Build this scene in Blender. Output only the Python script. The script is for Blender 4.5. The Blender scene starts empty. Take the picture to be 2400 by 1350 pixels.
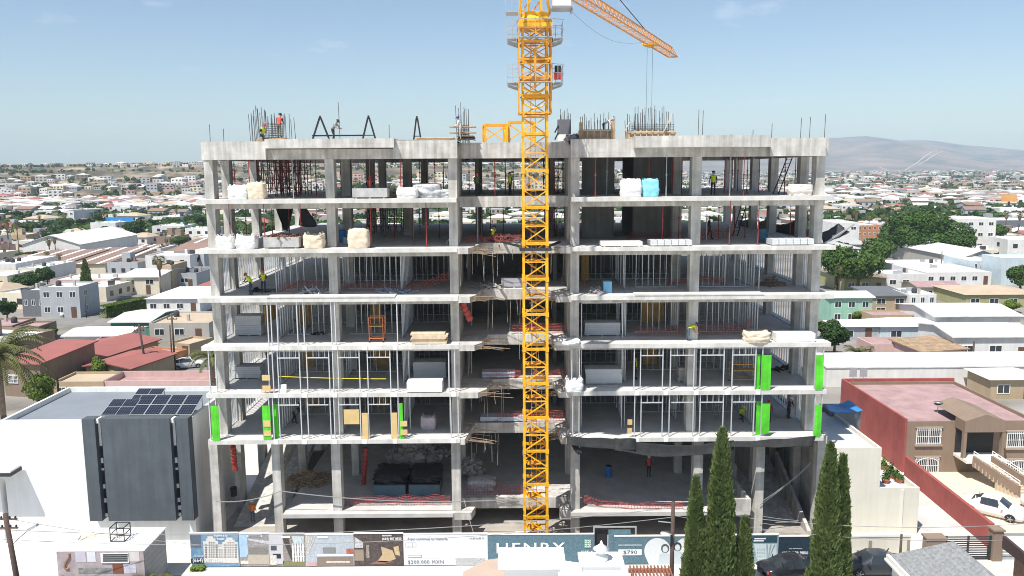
import bpy, bmesh, math, random
from mathutils import Vector, Matrix, Euler, noise
R = math.radians
rnd = random.Random(7)
sc = bpy.context.scene
col = sc.collection
# ---------------------------------------------------------------- camera
FPX, CX, CY, ZC = 1920.0, 1200.0, 675.0, 27.07
cam_d = bpy.data.cameras.new('camera'); cam = bpy.data.objects.new('camera', cam_d); col.objects.link(cam)
cam_d.sensor_width = 36; cam_d.lens = FPX / 2400 * 36; cam_d.clip_start = .5; cam_d.clip_end = 30000
CAMR = Matrix.Rotation(R(90 - 8.15), 3, 'X') @ Matrix.Rotation(R(-.38), 3, 'Z')
cam.matrix_world = Matrix.Translation((0, 0, ZC)) @ CAMR.to_4x4()
sc.camera = cam
# ---------------------------------------------------------------- sky, sun, exposure
SUN = Vector((.34, .43, -1)).normalized()          # the way the light travels
sun_el = math.asin(-SUN.z)
world = bpy.data.worlds.new('World'); sc.world = world; world.use_nodes = True
wn, wl = world.node_tree.nodes, world.node_tree.links
wn.clear()
sky = wn.new('ShaderNodeTexSky'); sky.sky_type = 'NISHITA'; sky.sun_disc = False
sky.sun_elevation = sun_el; sky.sun_rotation = math.atan2(-SUN.x, -SUN.y)
sky.altitude = 100; sky.air_density = 1.0; sky.dust_density = .7; sky.ozone_density = 1.7
tc = wn.new('ShaderNodeTexCoord'); mp = wn.new('ShaderNodeMapping'); mp.inputs['Scale'].default_value = (1, 1, 3.2)
nz = wn.new('ShaderNodeTexNoise'); nz.inputs['Scale'].default_value = 9; nz.inputs['Detail'].default_value = 6; nz.inputs['Roughness'].default_value = .55
rp = wn.new('ShaderNodeValToRGB'); rp.color_ramp.elements[0].position = .635; rp.color_ramp.elements[1].position = 1.0
mx = wn.new('ShaderNodeMix'); mx.data_type = 'RGBA'; mx.inputs[7].default_value = (7.5, 7.8, 8.2, 1)
bg = wn.new('ShaderNodeBackground'); bg.inputs[1].default_value = .091
wo = wn.new('ShaderNodeOutputWorld')
wl.new(tc.outputs['Generated'], mp.inputs[0]); wl.new(mp.outputs[0], nz.inputs['Vector']); wl.new(nz.outputs[0], rp.inputs[0])
wl.new(rp.outputs[0], mx.inputs[0]); wl.new(sky.outputs[0], mx.inputs[6]); wl.new(mx.outputs[2], bg.inputs[0]); wl.new(bg.outputs[0], wo.inputs[0])
sd = bpy.data.lights.new('sun', 'SUN'); sd.energy = 4.5; sd.angle = R(.53); sd.color = (1, .955, .89)
sun = bpy.data.objects.new('sun', sd); col.objects.link(sun); sun.location = (-30, -20, 90)
sun.rotation_euler = SUN.to_track_quat('-Z', 'Y').to_euler()
sc.view_settings.view_transform = 'Standard'; sc.view_settings.look = 'None'
sc.view_settings.exposure = .62; sc.view_settings.gamma = 1; sc.view_settings.use_curve_mapping = False
sc.render.engine = 'CYCLES'; sc.cycles.use_denoising = True
sc.cycles.max_bounces = 8; sc.cycles.diffuse_bounces = 5; sc.cycles.glossy_bounces = 2; sc.cycles.transparent_max_bounces = 6
sc.cycles.volume_bounces = 0; sc.cycles.filter_width = 1.0
# ---------------------------------------------------------------- photo pixels to places
def ray(px, py): return CAMR @ Vector(((px - CX) / FPX, -(py - CY) / FPX, -1))
def at(px, py, Y):
    d = ray(px, py); t = Y / d.y; return Vector((d.x * t, Y, ZC + d.z * t))
def gr(px, py, z=0):
    d = ray(px, py); t = (z - ZC) / d.z; return Vector((d.x * t, d.y * t, z))
# ---------------------------------------------------------------- materials
MATS = {}
def mat(name, c, rough=.8, metal=0., var=.12, scale=2.0, bump=0., c2=None, spec=.35, streak=0., alpha=1, trans=0., lines=None, form=False):
    if name in MATS: return MATS[name]
    m = bpy.data.materials.new(name); m.use_nodes = True; MATS[name] = m
    n, l = m.node_tree.nodes, m.node_tree.links
    p = n['Principled BSDF']; p.inputs['Roughness'].default_value = rough; p.inputs['Metallic'].default_value = metal
    p.inputs['Specular IOR Level'].default_value = spec
    if trans: p.inputs['Transmission Weight'].default_value = trans
    if var > 0 or c2:
        t = n.new('ShaderNodeTexCoord')
        nt = n.new('ShaderNodeTexNoise'); nt.inputs['Scale'].default_value = scale; nt.inputs['Detail'].default_value = 7; nt.inputs['Roughness'].default_value = .62
        l.new(t.outputs['Object'], nt.inputs['Vector'])
        r = n.new('ShaderNodeValToRGB'); e = r.color_ramp.elements
        e[0].position, e[1].position = .3, .7
        a = [x * (1 - var) for x in c]; b = [min(1, x * (1 + var)) for x in c]
        if c2: a, b = list(c), list(c2)
        e[0].color = (*a, 1); e[1].color = (*b, 1)
        l.new(nt.outputs[0], r.inputs[0]); out = r.outputs[0]
        if streak:
            g = n.new('ShaderNodeNewGeometry'); mp = n.new('ShaderNodeMapping'); mp.inputs['Scale'].default_value = (2.4, 2.4, .16)
            s = n.new('ShaderNodeTexNoise'); s.inputs['Scale'].default_value = 1.3; s.inputs['Detail'].default_value = 6
            l.new(g.outputs['Position'], mp.inputs[0]); l.new(mp.outputs[0], s.inputs['Vector'])
            r2 = n.new('ShaderNodeValToRGB'); f = r2.color_ramp.elements; f[0].position, f[1].position = .36, .62
            k = 1 - streak; f[0].color = (k, k, k * .97, 1); f[1].color = (1, 1, 1, 1)
            mm = n.new('ShaderNodeMix'); mm.data_type = 'RGBA'; mm.blend_type = 'MULTIPLY'; mm.inputs[0].default_value = 1
            l.new(s.outputs[0], r2.inputs[0]); l.new(out, mm.inputs[6]); l.new(r2.outputs[0], mm.inputs[7]); out = mm.outputs[2]
        if form:                                       # formwork sheets: faint joints, tie holes, paler patches
            g = n.new('ShaderNodeNewGeometry'); bt_ = n.new('ShaderNodeTexBrick'); bt_.offset = .0; mq = n.new('ShaderNodeMapping'); mq.inputs['Rotation'].default_value = (math.pi / 2, 0, 0)
            bt_.inputs['Color1'].default_value = (1, 1, 1, 1); bt_.inputs['Color2'].default_value = (.91, .91, .90, 1); bt_.inputs['Mortar'].default_value = (.84, .83, .81, 1)
            for k_, v_ in (('Scale', 1), ('Mortar Size', .012), ('Brick Width', 1.22), ('Row Height', .69), ('Bias', -.2)): bt_.inputs[k_].default_value = v_
            l.new(g.outputs['Position'], mq.inputs[0]); l.new(mq.outputs[0], bt_.inputs['Vector'])
            mm = n.new('ShaderNodeMix'); mm.data_type = 'RGBA'; mm.blend_type = 'MULTIPLY'; mm.inputs[0].default_value = .6
            l.new(out, mm.inputs[6]); l.new(bt_.outputs[0], mm.inputs[7]); out = mm.outputs[2]
        if lines:                                      # corrugation / plank joints in object space: (axis, spacing, depth)
            sp = n.new('ShaderNodeSeparateXYZ'); l.new(t.outputs['Object'], sp.inputs[0])
            m1 = n.new('ShaderNodeMath'); m1.operation = 'MULTIPLY'; m1.inputs[1].default_value = 1 / lines[1]; l.new(sp.outputs[lines[0]], m1.inputs[0])
            m2 = n.new('ShaderNodeMath'); m2.operation = 'FRACT'; l.new(m1.outputs[0], m2.inputs[0])
            m3 = n.new('ShaderNodeMath'); m3.operation = 'GREATER_THAN'; m3.inputs[1].default_value = .12; l.new(m2.outputs[0], m3.inputs[0])
            m4 = n.new('ShaderNodeMapRange'); m4.inputs[3].default_value = 1 - lines[2]; m4.inputs[4].default_value = 1; l.new(m3.outputs[0], m4.inputs[0])
            mm = n.new('ShaderNodeMix'); mm.data_type = 'RGBA'; mm.blend_type = 'MULTIPLY'; mm.inputs[0].default_value = 1
            l.new(out, mm.inputs[6]); l.new(m4.outputs[0], mm.inputs[7]); out = mm.outputs[2]
        l.new(out, p.inputs['Base Color'])
        if bump:
            b_ = n.new('ShaderNodeBump'); b_.inputs['Strength'].default_value = bump; b_.inputs['Distance'].default_value = .03
            n3 = n.new('ShaderNodeTexNoise'); n3.inputs['Scale'].default_value = scale * 6; n3.inputs['Detail'].default_value = 4
            l.new(t.outputs['Object'], n3.inputs['Vector']); l.new(n3.outputs[0], b_.inputs['Height']); l.new(b_.outputs[0], p.inputs['Normal'])
    else:
        p.inputs['Base Color'].default_value = (*c, 1)
    return m
def leafmat(name, c, c2):
    m = mat(name, c, rough=.65, c2=c2, scale=1.1, spec=.25)
    n, l = m.node_tree.nodes, m.node_tree.links
    p = n['Principled BSDF']; tr = n.new('ShaderNodeBsdfTranslucent'); ms = n.new('ShaderNodeMixShader'); ms.inputs[0].default_value = .22
    src = p.inputs['Base Color'].links[0].from_socket
    l.new(src, tr.inputs[0]); l.new(p.outputs[0], ms.inputs[1]); l.new(tr.outputs[0], ms.inputs[2]); l.new(ms.outputs[0], n['Material Output'].inputs[0])
    return m
CONC = mat('concrete', (.56, .545, .51), rough=.9, var=.24, scale=.9, bump=.3, streak=.3, form=True)
CONCL = mat('concrete_slab', (.50, .49, .47), rough=.9, var=.14, scale=.9, bump=.2)
CONCD = mat('concrete_shaded', (.22, .218, .21), rough=.92, var=.16, scale=.8, bump=.2, streak=.2)  # interior shade put into the colour: darker than the other concrete
STEEL = mat('galvanised_steel', (.60, .62, .64), rough=.45, metal=.45, var=.1, scale=3)
STEELI = mat('interior_stud_dimmed', (.52, .54, .56), rough=.5, metal=.3, var=.2, scale=3)  # darkened copy of the galvanised steel, so studs indoors read as shaded
EDGE = mat('slab_edge_lightened', (.60, .59, .56), rough=.9, var=.18, scale=.8, bump=.3, streak=.1)  # paler than the slab, sunlight on the edges put into the colour
DKST = mat('dark_steel', (.06, .06, .065), rough=.55, metal=.5, var=.2)
REBAR = mat('rebar_steel', (.10, .095, .10), rough=.7, metal=.4, var=.3)
REDP = mat('red_prop_paint', (.34, .05, .045), rough=.6, var=.2)
ORNG = mat('orange_paint', (.62, .20, .07), rough=.55, var=.12)
NETR = mat('red_plastic_net', (.46, .075, .06), rough=.6, var=.15)
CRY = mat('crane_yellow', (.80, .40, .012), rough=.45, var=.26, scale=2.2, spec=.5)
CRO = mat('crane_orange_yellow', (.74, .33, .02), rough=.45, var=.18, scale=1.6, spec=.5)
CRG = mat('crane_grey', (.42, .44, .45), rough=.5, metal=.4, var=.1)
WHITE = mat('white_paint', (.82, .82, .80), rough=.7, var=.04, scale=.6)
OFFW = mat('off_white_plaster', (.74, .725, .67), rough=.85, var=.06, scale=.5, streak=.06)
PLY = mat('plywood', (.50, .31, .12), rough=.7, var=.2, scale=2.2)
WOOD = mat('formwork_wood', (.42, .30, .19), rough=.8, var=.28, scale=2.5)
WOODP = mat('pale_wood', (.60, .48, .34), rough=.8, var=.2, scale=2.5)
GYP = mat('gypsum_board', (.56, .57, .57), rough=.75, var=.06, scale=1, lines=(2, .16, .25))
GYPW = mat('white_wrapped_board', (.80, .80, .78), rough=.5, var=.05, scale=1)
GREEN = mat('green_sheathing', (.10, .62, .03), rough=.6, var=.22, scale=1.2, streak=.2)
BAGW = mat('white_bag_fabric', (.78, .78, .76), rough=.8, var=.08, scale=3, bump=.6)
BAGC = mat('cream_bag_fabric', (.68, .58, .44), rough=.8, var=.14, scale=3, bump=.6)
BAGB = mat('blue_bag_fabric', (.25, .62, .72), rough=.8, var=.2, scale=3, bump=.6)
BAGP = mat('greyish_pink_bag_fabric', (.46, .40, .42), rough=.8, var=.14, scale=3, bump=.6)
PLAST = mat('clear_plastic_bundle', (.52, .54, .55), rough=.4, var=.3, scale=6, bump=.8)
BLUE = mat('blue_plastic', (.04, .22, .52), rough=.45, var=.1)
LBLUE = mat('light_blue_panel', (.20, .47, .66), rough=.5, var=.1)
TARP = mat('black_tarp', (.035, .037, .042), rough=.55, var=.3, scale=2)
SHADE = mat('grey_shade_net', (.022, .023, .024), rough=.85, var=.4, scale=2.5)
SKIN = mat('skin', (.42, .24, .16), rough=.6, var=.05)
BLACK = mat('black', (.02, .02, .022), rough=.6, var=.2)
GLASS = mat('dark_window_glass', (.03, .038, .045), rough=.12, var=.2, scale=.4, spec=.7)
GREYW = mat('grey_render_wall', (.085, .10, .115), rough=.85, var=.12, scale=.8, streak=.14)
RED = mat('red_paint', (.50, .05, .04), rough=.6, var=.1)
# ---------------------------------------------------------------- mesh builder
class G:
    def __init__(s): s.v = []; s.f = []; s.m = []
    def add(s, vs, fs, m=0):
        o = len(s.v); s.v += [tuple(p) for p in vs]; s.f += [tuple(i + o for i in f) for f in fs]; s.m += [m] * len(fs); return s
    def box(s, x0, x1, y0, y1, z0, z1, m=0):
        return s.add([(x0, y0, z0), (x1, y0, z0), (x1, y1, z0), (x0, y1, z0), (x0, y0, z1), (x1, y0, z1), (x1, y1, z1), (x0, y1, z1)],
                     [(0, 3, 2, 1), (4, 5, 6, 7), (0, 1, 5, 4), (1, 2, 6, 5), (2, 3, 7, 6), (3, 0, 4, 7)], m)
    def obox(s, c, size, rz=0, m=0, rx=0, ry=0):
        M = Matrix.Translation(c) @ Euler((rx, ry, rz)).to_matrix().to_4x4()
        x, y, z = [k / 2 for k in size]
        vs = [M @ Vector(p) for p in [(-x, -y, -z), (x, -y, -z), (x, y, -z), (-x, y, -z), (-x, -y, z), (x, -y, z), (x, y, z), (-x, y, z)]]
        return s.add(vs, [(0, 3, 2, 1), (4, 5, 6, 7), (0, 1, 5, 4), (1, 2, 6, 5), (2, 3, 7, 6), (3, 0, 4, 7)], m)
    def bar(s, p, q, w, h=None, m=0, n=4, w2=None):
        p, q = Vector(p), Vector(q); h = h or w; d = (q - p)
        if d.length < 1e-6: return s
        d.normalize(); u = d.cross(Vector((0, 0, 1)))
        if u.length < 1e-3: u = Vector((1, 0, 0))
        u.normalize(); v = u.cross(d); k2 = (w2 / w) if w2 else 1
        if n == 4: an = [(-.5, -.5), (.5, -.5), (.5, .5), (-.5, .5)]
        else: an = [(.5 * math.cos(i * math.tau / n), .5 * math.sin(i * math.tau / n)) for i in range(n)]
        vs = [p + u * a * w + v * b * h for a, b in an] + [q + u * a * w * k2 + v * b * h * k2 for a, b in an]
        fs = [(i, (i + 1) % n, n + (i + 1) % n, n + i) for i in range(n)] + [tuple(range(n - 1, -1, -1)), tuple(range(n, 2 * n))]
        return s.add(vs, fs, m)
    def path(s, pts, w, m=0, n=5):
        for a, b in zip(pts, pts[1:]): s.bar(a, b, w, w, m, n)
        return s
    def prism(s, poly, z0, z1, m=0):
        n = len(poly)
        return s.add([(x, y, z0) for x, y in poly] + [(x, y, z1) for x, y in poly],
                     [tuple(range(n - 1, -1, -1)), tuple(range(n, 2 * n))] + [(i, (i + 1) % n, n + (i + 1) % n, n + i) for i in range(n)], m)
    def xprism(s, poly, x0, x1, m=0):                 # profile in (y, z) drawn along x
        n = len(poly)
        return s.add([(x0, y, z) for y, z in poly] + [(x1, y, z) for y, z in poly],
                     [tuple(range(n)), tuple(range(2 * n - 1, n - 1, -1))] + [(i, n + i, n + (i + 1) % n, (i + 1) % n) for i in range(n)], m)
    def quad(s, a, b, c, d, m=0): return s.add([a, b, c, d], [(0, 1, 2, 3)], m)
    def rev(s, prof, c=(0, 0, 0), n=12, m=0):         # profile of (r, z)
        vs = []; fs = []
        for r, z in prof:
            for i in range(n): vs.append((c[0] + r * math.cos(i * math.tau / n), c[1] + r * math.sin(i * math.tau / n), c[2] + z))
        for k in range(len(prof) - 1):
            for i in range(n): fs.append((k * n + i, k * n + (i + 1) % n, (k + 1) * n + (i + 1) % n, (k + 1) * n + i))
        fs.append(tuple(range(n - 1, -1, -1))); fs.append(tuple(range((len(prof) - 1) * n, len(prof) * n)))
        return s.add(vs, fs, m)
    def mesh(s, name, mats, smooth=False, off=None):
        me = bpy.data.meshes.new(name)
        vs = s.v if off is None else [(x - off[0], y - off[1], z - off[2]) for x, y, z in s.v]
        me.from_pydata(vs, [], s.f)
        for m in (mats if isinstance(mats, (list, tuple)) else [mats]): me.materials.append(m)
        me.polygons.foreach_set('material_index', s.m)
        if smooth: me.polygons.foreach_set('use_smooth', [True] * len(s.f))
        me.update(); return me
    def build(s, name, mats, parent=None, smooth=False):
        off = parent.matrix_world.translation if parent is not None and parent.get('wc') else None
        if parent is not None and parent.parent is not None and parent.type == 'MESH': off = ORG.get(parent.name)
        o = bpy.data.objects.new(name, s.mesh(name, mats, smooth, off)); col.objects.link(o)
        if parent is not None: o.parent = parent
        if off is not None: ORG[o.name] = off
        return o
ORG = {}
def thing(name, label, cat, loc=(0, 0, 0), group=None, rz=0, wc=False):
    """an empty at the thing's base; wc: its parts are given in world coordinates"""
    o = bpy.data.objects.new(name, None); col.objects.link(o); o.empty_display_size = .2
    o.location = loc; o.rotation_euler = (0, 0, rz); o.matrix_world = Matrix.Translation(loc) @ Matrix.Rotation(rz, 4, 'Z')
    o['label'] = label; o['category'] = cat
    if group: o['group'] = group
    if wc: o['wc'] = 1
    return o
def solo(g, name, mats, label, cat, loc=None, group=None, kind=None, smooth=False, rz=0):
    """a thing of one mesh; the shape is in world coordinates when loc is None"""
    if loc is None:
        xs, ys, zs = zip(*g.v); loc = ((min(xs) + max(xs)) / 2, (min(ys) + max(ys)) / 2, min(zs)); me = g.mesh(name, mats, smooth, loc)
    else: me = g.mesh(name, mats, smooth)
    o = bpy.data.objects.new(name, me); col.objects.link(o); o.location = loc; o.rotation_euler = (0, 0, rz)
    o.matrix_world = Matrix.Translation(loc) @ Matrix.Rotation(rz, 4, 'Z')
    tag(o, label, cat, group, kind); o['wc'] = 1; return o
def tag(o, label=None, cat=None, group=None, kind=None):
    if label: o['label'] = label
    if cat: o['category'] = cat
    if group: o['group'] = group
    if kind: o['kind'] = kind
    return o
def part(name, me, parent, loc=(0, 0, 0), rz=0, sc_=None):
    """a part that shares mesh data with its likes"""
    o = bpy.data.objects.new(name, me); col.objects.link(o); o.parent = parent
    loc = Vector(loc)
    if parent.get('wc'): loc = loc - Vector(parent.location)
    o.location = loc; o.rotation_euler = (0, 0, rz)
    if sc_: o.scale = sc_
    return o
def copy_thing(o, loc, rz=None, label=None, group=None, scale=None):
    c = o.copy(); col.objects.link(c); c.location = loc
    if rz is not None: c.rotation_euler = (0, 0, rz)
    if scale is not None: c.scale = scale if isinstance(scale, (tuple, list)) else (scale,) * 3
    if label: c['label'] = label
    if group: c['group'] = group
    def kids(src, dst):
        for ch in src.children:
            k = ch.copy(); col.objects.link(k); k.parent = dst; kids(ch, k)
    kids(o, c); return c
# ================================================================= the building under construction
ZL = {1: 2.1, 2: 7.9, 3: 11.36, 4: 14.82, 5: 18.28, 6: 21.74, 7: 25.2}
ZR = 29.2; YF, YC, YB = 57.0, 58.4, 84.0
def X(px, row=440, Y=YC): return at(px, row, Y).x
XL, XR = X(477), X(1937)                               # outer faces
bld = thing('building_under_construction', 'unfinished concrete apartment block of seven open storeys behind the yellow crane', 'building', (0, 70, 0), wc=True)
ST = .28                                               # slab edge
def slab(z, x0, x1, y0, y1, th=ST, m=CONCL, name='floor_slab'): return G().box(x0, x1, y0, y1, z - th, z).build(name, m, bld)
def beam(x0, x1, y0, y1, z0, z1, m=CONC): return G().box(x0, x1, y0, y1, z0, z1).build('beam', m, bld)
cmesh = {}
def column(x, y, z0, z1, w=.64, d=.95):
    k = (round(w, 2), round(d, 2), round(z1 - z0, 2))
    if k not in cmesh: cmesh[k] = G().box(-w / 2, w / 2, -d / 2, d / 2, 0, z1 - z0).mesh('column', CONC)
    return part('column', cmesh[k], bld, (x, y, z0))
xc = [X(490.5), X(773), X(1061), X(1348), X(1633), X(1922)]
XLI, XRI = xc[2] + .33, xc[3] - .33                    # inner ends of the two wings
YCEN = 60.8
levels = [2, 3, 4, 5, 6, 7]
for n in levels:
    z = ZL[n]; e = {2: .1, 3: .15, 4: .3, 5: .35, 6: .3, 7: .05}[n]
    slab(z, XL - e, XLI, YF, YB); slab(z, XRI, XR + e, YF, YB)
    slab(z - .003, XLI, XRI, YCEN, YB)
    bt = z - ST
    kb = .035 if n < 6 else .012
    for xa, xb in ((XL - e, XLI), (XRI, XR + e)): G().box(xa - .015, xb + .015, YF - .02, YF + .9, z - ST + .002, z + kb).build('slab_edge', EDGE, bld)  # pale strip added so the slab edge reads as sunlit
    # down-stand beams along the column lines
    beam(XL + .05, XLI - .01, YC + .05, YC + .5, bt - .42, bt - .002); beam(XRI + .01, XR - .05, YC + .05, YC + .5, bt - .42, bt - .002)
    beam(XL + .06, XL + .5, YC + .5, YB - .3, bt - .4, bt - .002); beam(XR - .5, XR - .06, YC + .5, YB - .3, bt - .4, bt - .002)
    beam(XL + .5, XLI, YB - .7, YB - .2, bt - .4, bt - .002); beam(XRI, XR - .5, YB - .7, YB - .2, bt - .4, bt - .002)
    for x in xc[1:5]: beam(x - .2, x + .2, YC + .5, YB - .7, bt - .36, bt - .002)
    beam(XLI, XRI, YCEN - .02, YCEN + .4, z - .78, z - .001)          # edge beam of the middle bay
    # stubs of slab left at both sides of the middle bay
    if n < 7:
        l, r = {2: (.5, .7), 3: (1.9, .9), 4: (1.6, 1.2), 5: (1.2, 1.1), 6: (1.1, .8)}[n]
        G().prism([(XLI, YF + .02), (XLI + l * .7, YF + .02), (XLI + l, YF + .9), (XLI + l + .4, YCEN - .05), (XLI, YCEN - .05)], z - .42, z - .005).build('slab_stub', CONC, bld)
        G().prism([(XRI - r, YF + .02), (XRI, YF + .02), (XRI, YCEN - .05), (XRI - r - .3, YCEN - .05)], z - .42, z - .005).build('slab_stub', CONC, bld)
        g = G()                                        # starter bars between the stubs
        for k in range(26):
            s = rnd.choice((0, 1)); x = XLI + l * .8 if s == 0 else XRI - r; L = rnd.uniform(.8, 2.4); d = 1 if s == 0 else -1
            y = rnd.uniform(YF + .1, YCEN); zz = z - rnd.choice((.08, .34)) + rnd.uniform(-.02, .02)
            g.bar((x, y, zz), (x + d * L, y + rnd.uniform(-.3, .3), zz + rnd.uniform(-.35, .12)), .03)
        for k in range(9): y = YF + .2 + k * .35; g.bar((XLI + l, y, z - .36), (XLI + l, y, z - .04), .03); g.bar((XRI - r, y, z - .36), (XRI - r, y, z - .04), .03)
        tag(g.build('starter_bars', mat('rusty_rebar', (.30, .22, .15), rough=.8, var=.3), bld), kind='stuff')
# columns storey by storey
rowsL = [62.2, 68.8, 75.5, 82.5]; rowsR = [62.0, 69.0, 74.3, 79.7, 83.2]
for i, n in enumerate(levels):
    z0 = ZL[n]; z1 = (ZL[n + 1] - ST if n < 7 else ZR - .5)
    for j, x in enumerate(xc):
        w = .68 if j in (4,) else .62
        column(x, YC + .48, z0, z1, w, .95)
    for y in rowsL: column(xc[0], y, z0, z1, .62, .8)
    for y in rowsR: column(xc[5], y, z0, z1, .62, .8)
    for y in (64.5, 75.5, 82.5):
        column(xc[1], y, z0, z1, .7, .8); column(xc[4] - .2, y, z0, z1, .7, .8)
    for y in (68.8, 82.5): column(xc[1] + 4.2, y, z0, z1, .7, .6)
    # flank walls of the middle bay
    G().box(xc[2] + .12, XLI - .004, YC + .96, 64.2, z0, z1).build('flank_wall', CONC, bld)
    G().box(XRI + .004, xc[3] - .12, YC + .96, 65.4, z0, z1).build('flank_wall', CONC, bld)
    # core walls
    if n >= 6:
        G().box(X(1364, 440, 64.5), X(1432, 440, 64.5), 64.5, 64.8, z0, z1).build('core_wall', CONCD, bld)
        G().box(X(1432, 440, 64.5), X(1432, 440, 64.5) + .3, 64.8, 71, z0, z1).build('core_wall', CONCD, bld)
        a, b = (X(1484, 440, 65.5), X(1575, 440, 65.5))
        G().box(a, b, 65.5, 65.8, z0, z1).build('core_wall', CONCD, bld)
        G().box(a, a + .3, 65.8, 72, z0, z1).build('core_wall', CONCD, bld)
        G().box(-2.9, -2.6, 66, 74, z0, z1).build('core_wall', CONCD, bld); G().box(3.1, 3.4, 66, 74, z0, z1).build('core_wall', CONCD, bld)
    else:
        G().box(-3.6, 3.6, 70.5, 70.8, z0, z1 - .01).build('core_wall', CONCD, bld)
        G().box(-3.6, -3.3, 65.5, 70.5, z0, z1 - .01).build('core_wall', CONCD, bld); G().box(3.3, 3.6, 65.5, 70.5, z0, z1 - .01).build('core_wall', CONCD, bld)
        G().box(xc[0] + 7.2, -3.61, 72, 72.2, z0, z1 - .005).build('partition', CONCD, bld)  # this dark wall and the next are added to block light behind the studs
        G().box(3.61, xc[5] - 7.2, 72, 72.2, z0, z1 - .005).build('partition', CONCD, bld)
# ---- roof: deep edge beams, projecting parts
bt = ZR - 1.25
def roofbeam(p0, p1, y0, y1, z0=None, z1=None): return beam(X(p0, 350, y0), X(p1, 350, y0), y0, y1, z0 or bt, z1 or ZR)
YR = 57.75
roofbeam(477, 622, YR, YR + .6); roofbeam(921, 1071.5, YR, YR + .6); roofbeam(1338, 1490, YR, YR + .6); roofbeam(1806, 1937, YR, YR + .6)
roofbeam(622, 921, YR + .55, YR + 1.1, bt, ZR - .55); roofbeam(1490, 1806, YR + .55, YR + 1.1, bt, ZR - .55)
def XX(px, y): return X(px, 335, y)
G().prism([(XX(620, 56.9), 56.9), (XX(923, 56.9), 56.9), (XX(923, 56.9), YR + 1.2), (XX(620, 56.9), YR + 1.2)], ZR - .5, ZR + .12).build('roof_projection', CONC, bld)
G().prism([(XX(1488, 56.95), 56.95), (XX(1650, 56.3), 56.3), (XX(1806, 57), 57.0), (XX(1806, 57), YR + 1.2), (XX(1488, 57), YR + 1.2)], ZR - .62, ZR + .16).build('roof_projection', CONC, bld)
slab(ZR - .02, XL + .02, XLI, YR + .61, YB, .3, CONC, 'roof_slab'); slab(ZR - .02, XRI, XR - .02, YR + .61, YB, .3, CONC, 'roof_slab')
slab(ZR - .12, XLI, XRI, YCEN, YB, .3, CONC, 'roof_slab')
beam(XL, XL + .55, YR + .6, YB, bt, ZR - .01); beam(XR - .55, XR, YR + .6, YB, bt, ZR - .01)
beam(XLI - .45, XLI, YR + .6, YB - .6, bt + .05, ZR - .012); beam(XRI, XRI + .45, YR + .6, YB - .6, bt + .05, ZR - .012)
beam(XLI, XRI, YCEN - .5, YCEN + .1, bt + .02, ZR - .1)
beam(XL, XR, YB - .6, YB + .02, bt, ZR - .011)
for x in xc[1:5]: beam(x - .25, x + .25, YR + 1.1, YB - .6, bt + .3, ZR - .33)
# ---- podium
zp = ZL[1]; RP = 1150
px_ = [512, 656, 794, 1071, 1347, 1631, 1774, 1915]
xp = [X(p, RP, 58.6) for p in px_]
for i, x in enumerate(xp):
    w = .66 if i not in (1, 6) else .62
    column(x, 58.45, -1.5, ZL[2] - ST - (.0 if i in (0, 7) else .0), w, .9)
for x in (xp[0], xp[7]):
    for y in (63.5, 69.5, 76, 82): column(x, y, -1.5, ZL[2] - ST, .6, .9)
for x in (xp[1], xp[2], xp[3], xp[4], xp[5], xp[6]):
    for y in (65.5, 73.5, 82): column(x, y, -1.5, ZL[2] - ST, .6, .7)
x0, x1 = X(664, 1195, 57.6), X(1062, 1195, 57.6)
slab(zp, x0, x1 + .02, 57.4, YB, .3, CONCL, 'podium_slab')
slab(zp - .003, x1 + .02, X(1338, 1195, 57.6), 60.3, YB, .3, CONCL, 'podium_slab'); beam(x1 + .02, X(1338, 1195, 57.6), 60.28, 60.7, zp - .85, zp - .001)
slab(zp, X(1338, 1195, 57.6), X(1757, 1195, 57.6), 57.4, YB, .3, CONCL, 'podium_slab')
G().box(X(1712, 1170, 57.8), X(1757, 1170, 57.8), 57.41, 57.65, zp + .01, zp + .95).build('parapet', CONC, bld)
G().box(X(1757, 1170, 57.8) - .2, X(1757, 1170, 57.8), 57.66, 70, zp + .01, zp + .9).build('parapet', CONC, bld)
G().prism([(x1 + .02, 57.5), (x1 + 1.35, 57.5), (x1 + 1.6, 58.6), (x1 + .02, 58.6)], zp - .55, zp).build('slab_stub', CONC, bld)
G().box(X(1312, 1170, 57.6), X(1338, 1170, 57.6) - .02, 57.5, 58.6, zp - .6, zp + .1).build('slab_stub', CONC, bld)
# back walls of podium and basement: the ground storey is dug in at the back
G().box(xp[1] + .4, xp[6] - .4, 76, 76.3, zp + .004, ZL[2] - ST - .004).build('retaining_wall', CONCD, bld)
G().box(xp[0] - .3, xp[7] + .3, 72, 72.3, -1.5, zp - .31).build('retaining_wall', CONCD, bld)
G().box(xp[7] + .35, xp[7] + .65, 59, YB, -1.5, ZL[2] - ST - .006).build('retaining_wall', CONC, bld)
G().box(xp[6] + .1, xp[6] + .35, 61, 76, zp + .9, ZL[2] - ST - .006).build('retaining_wall', CONCD, bld)
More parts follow.
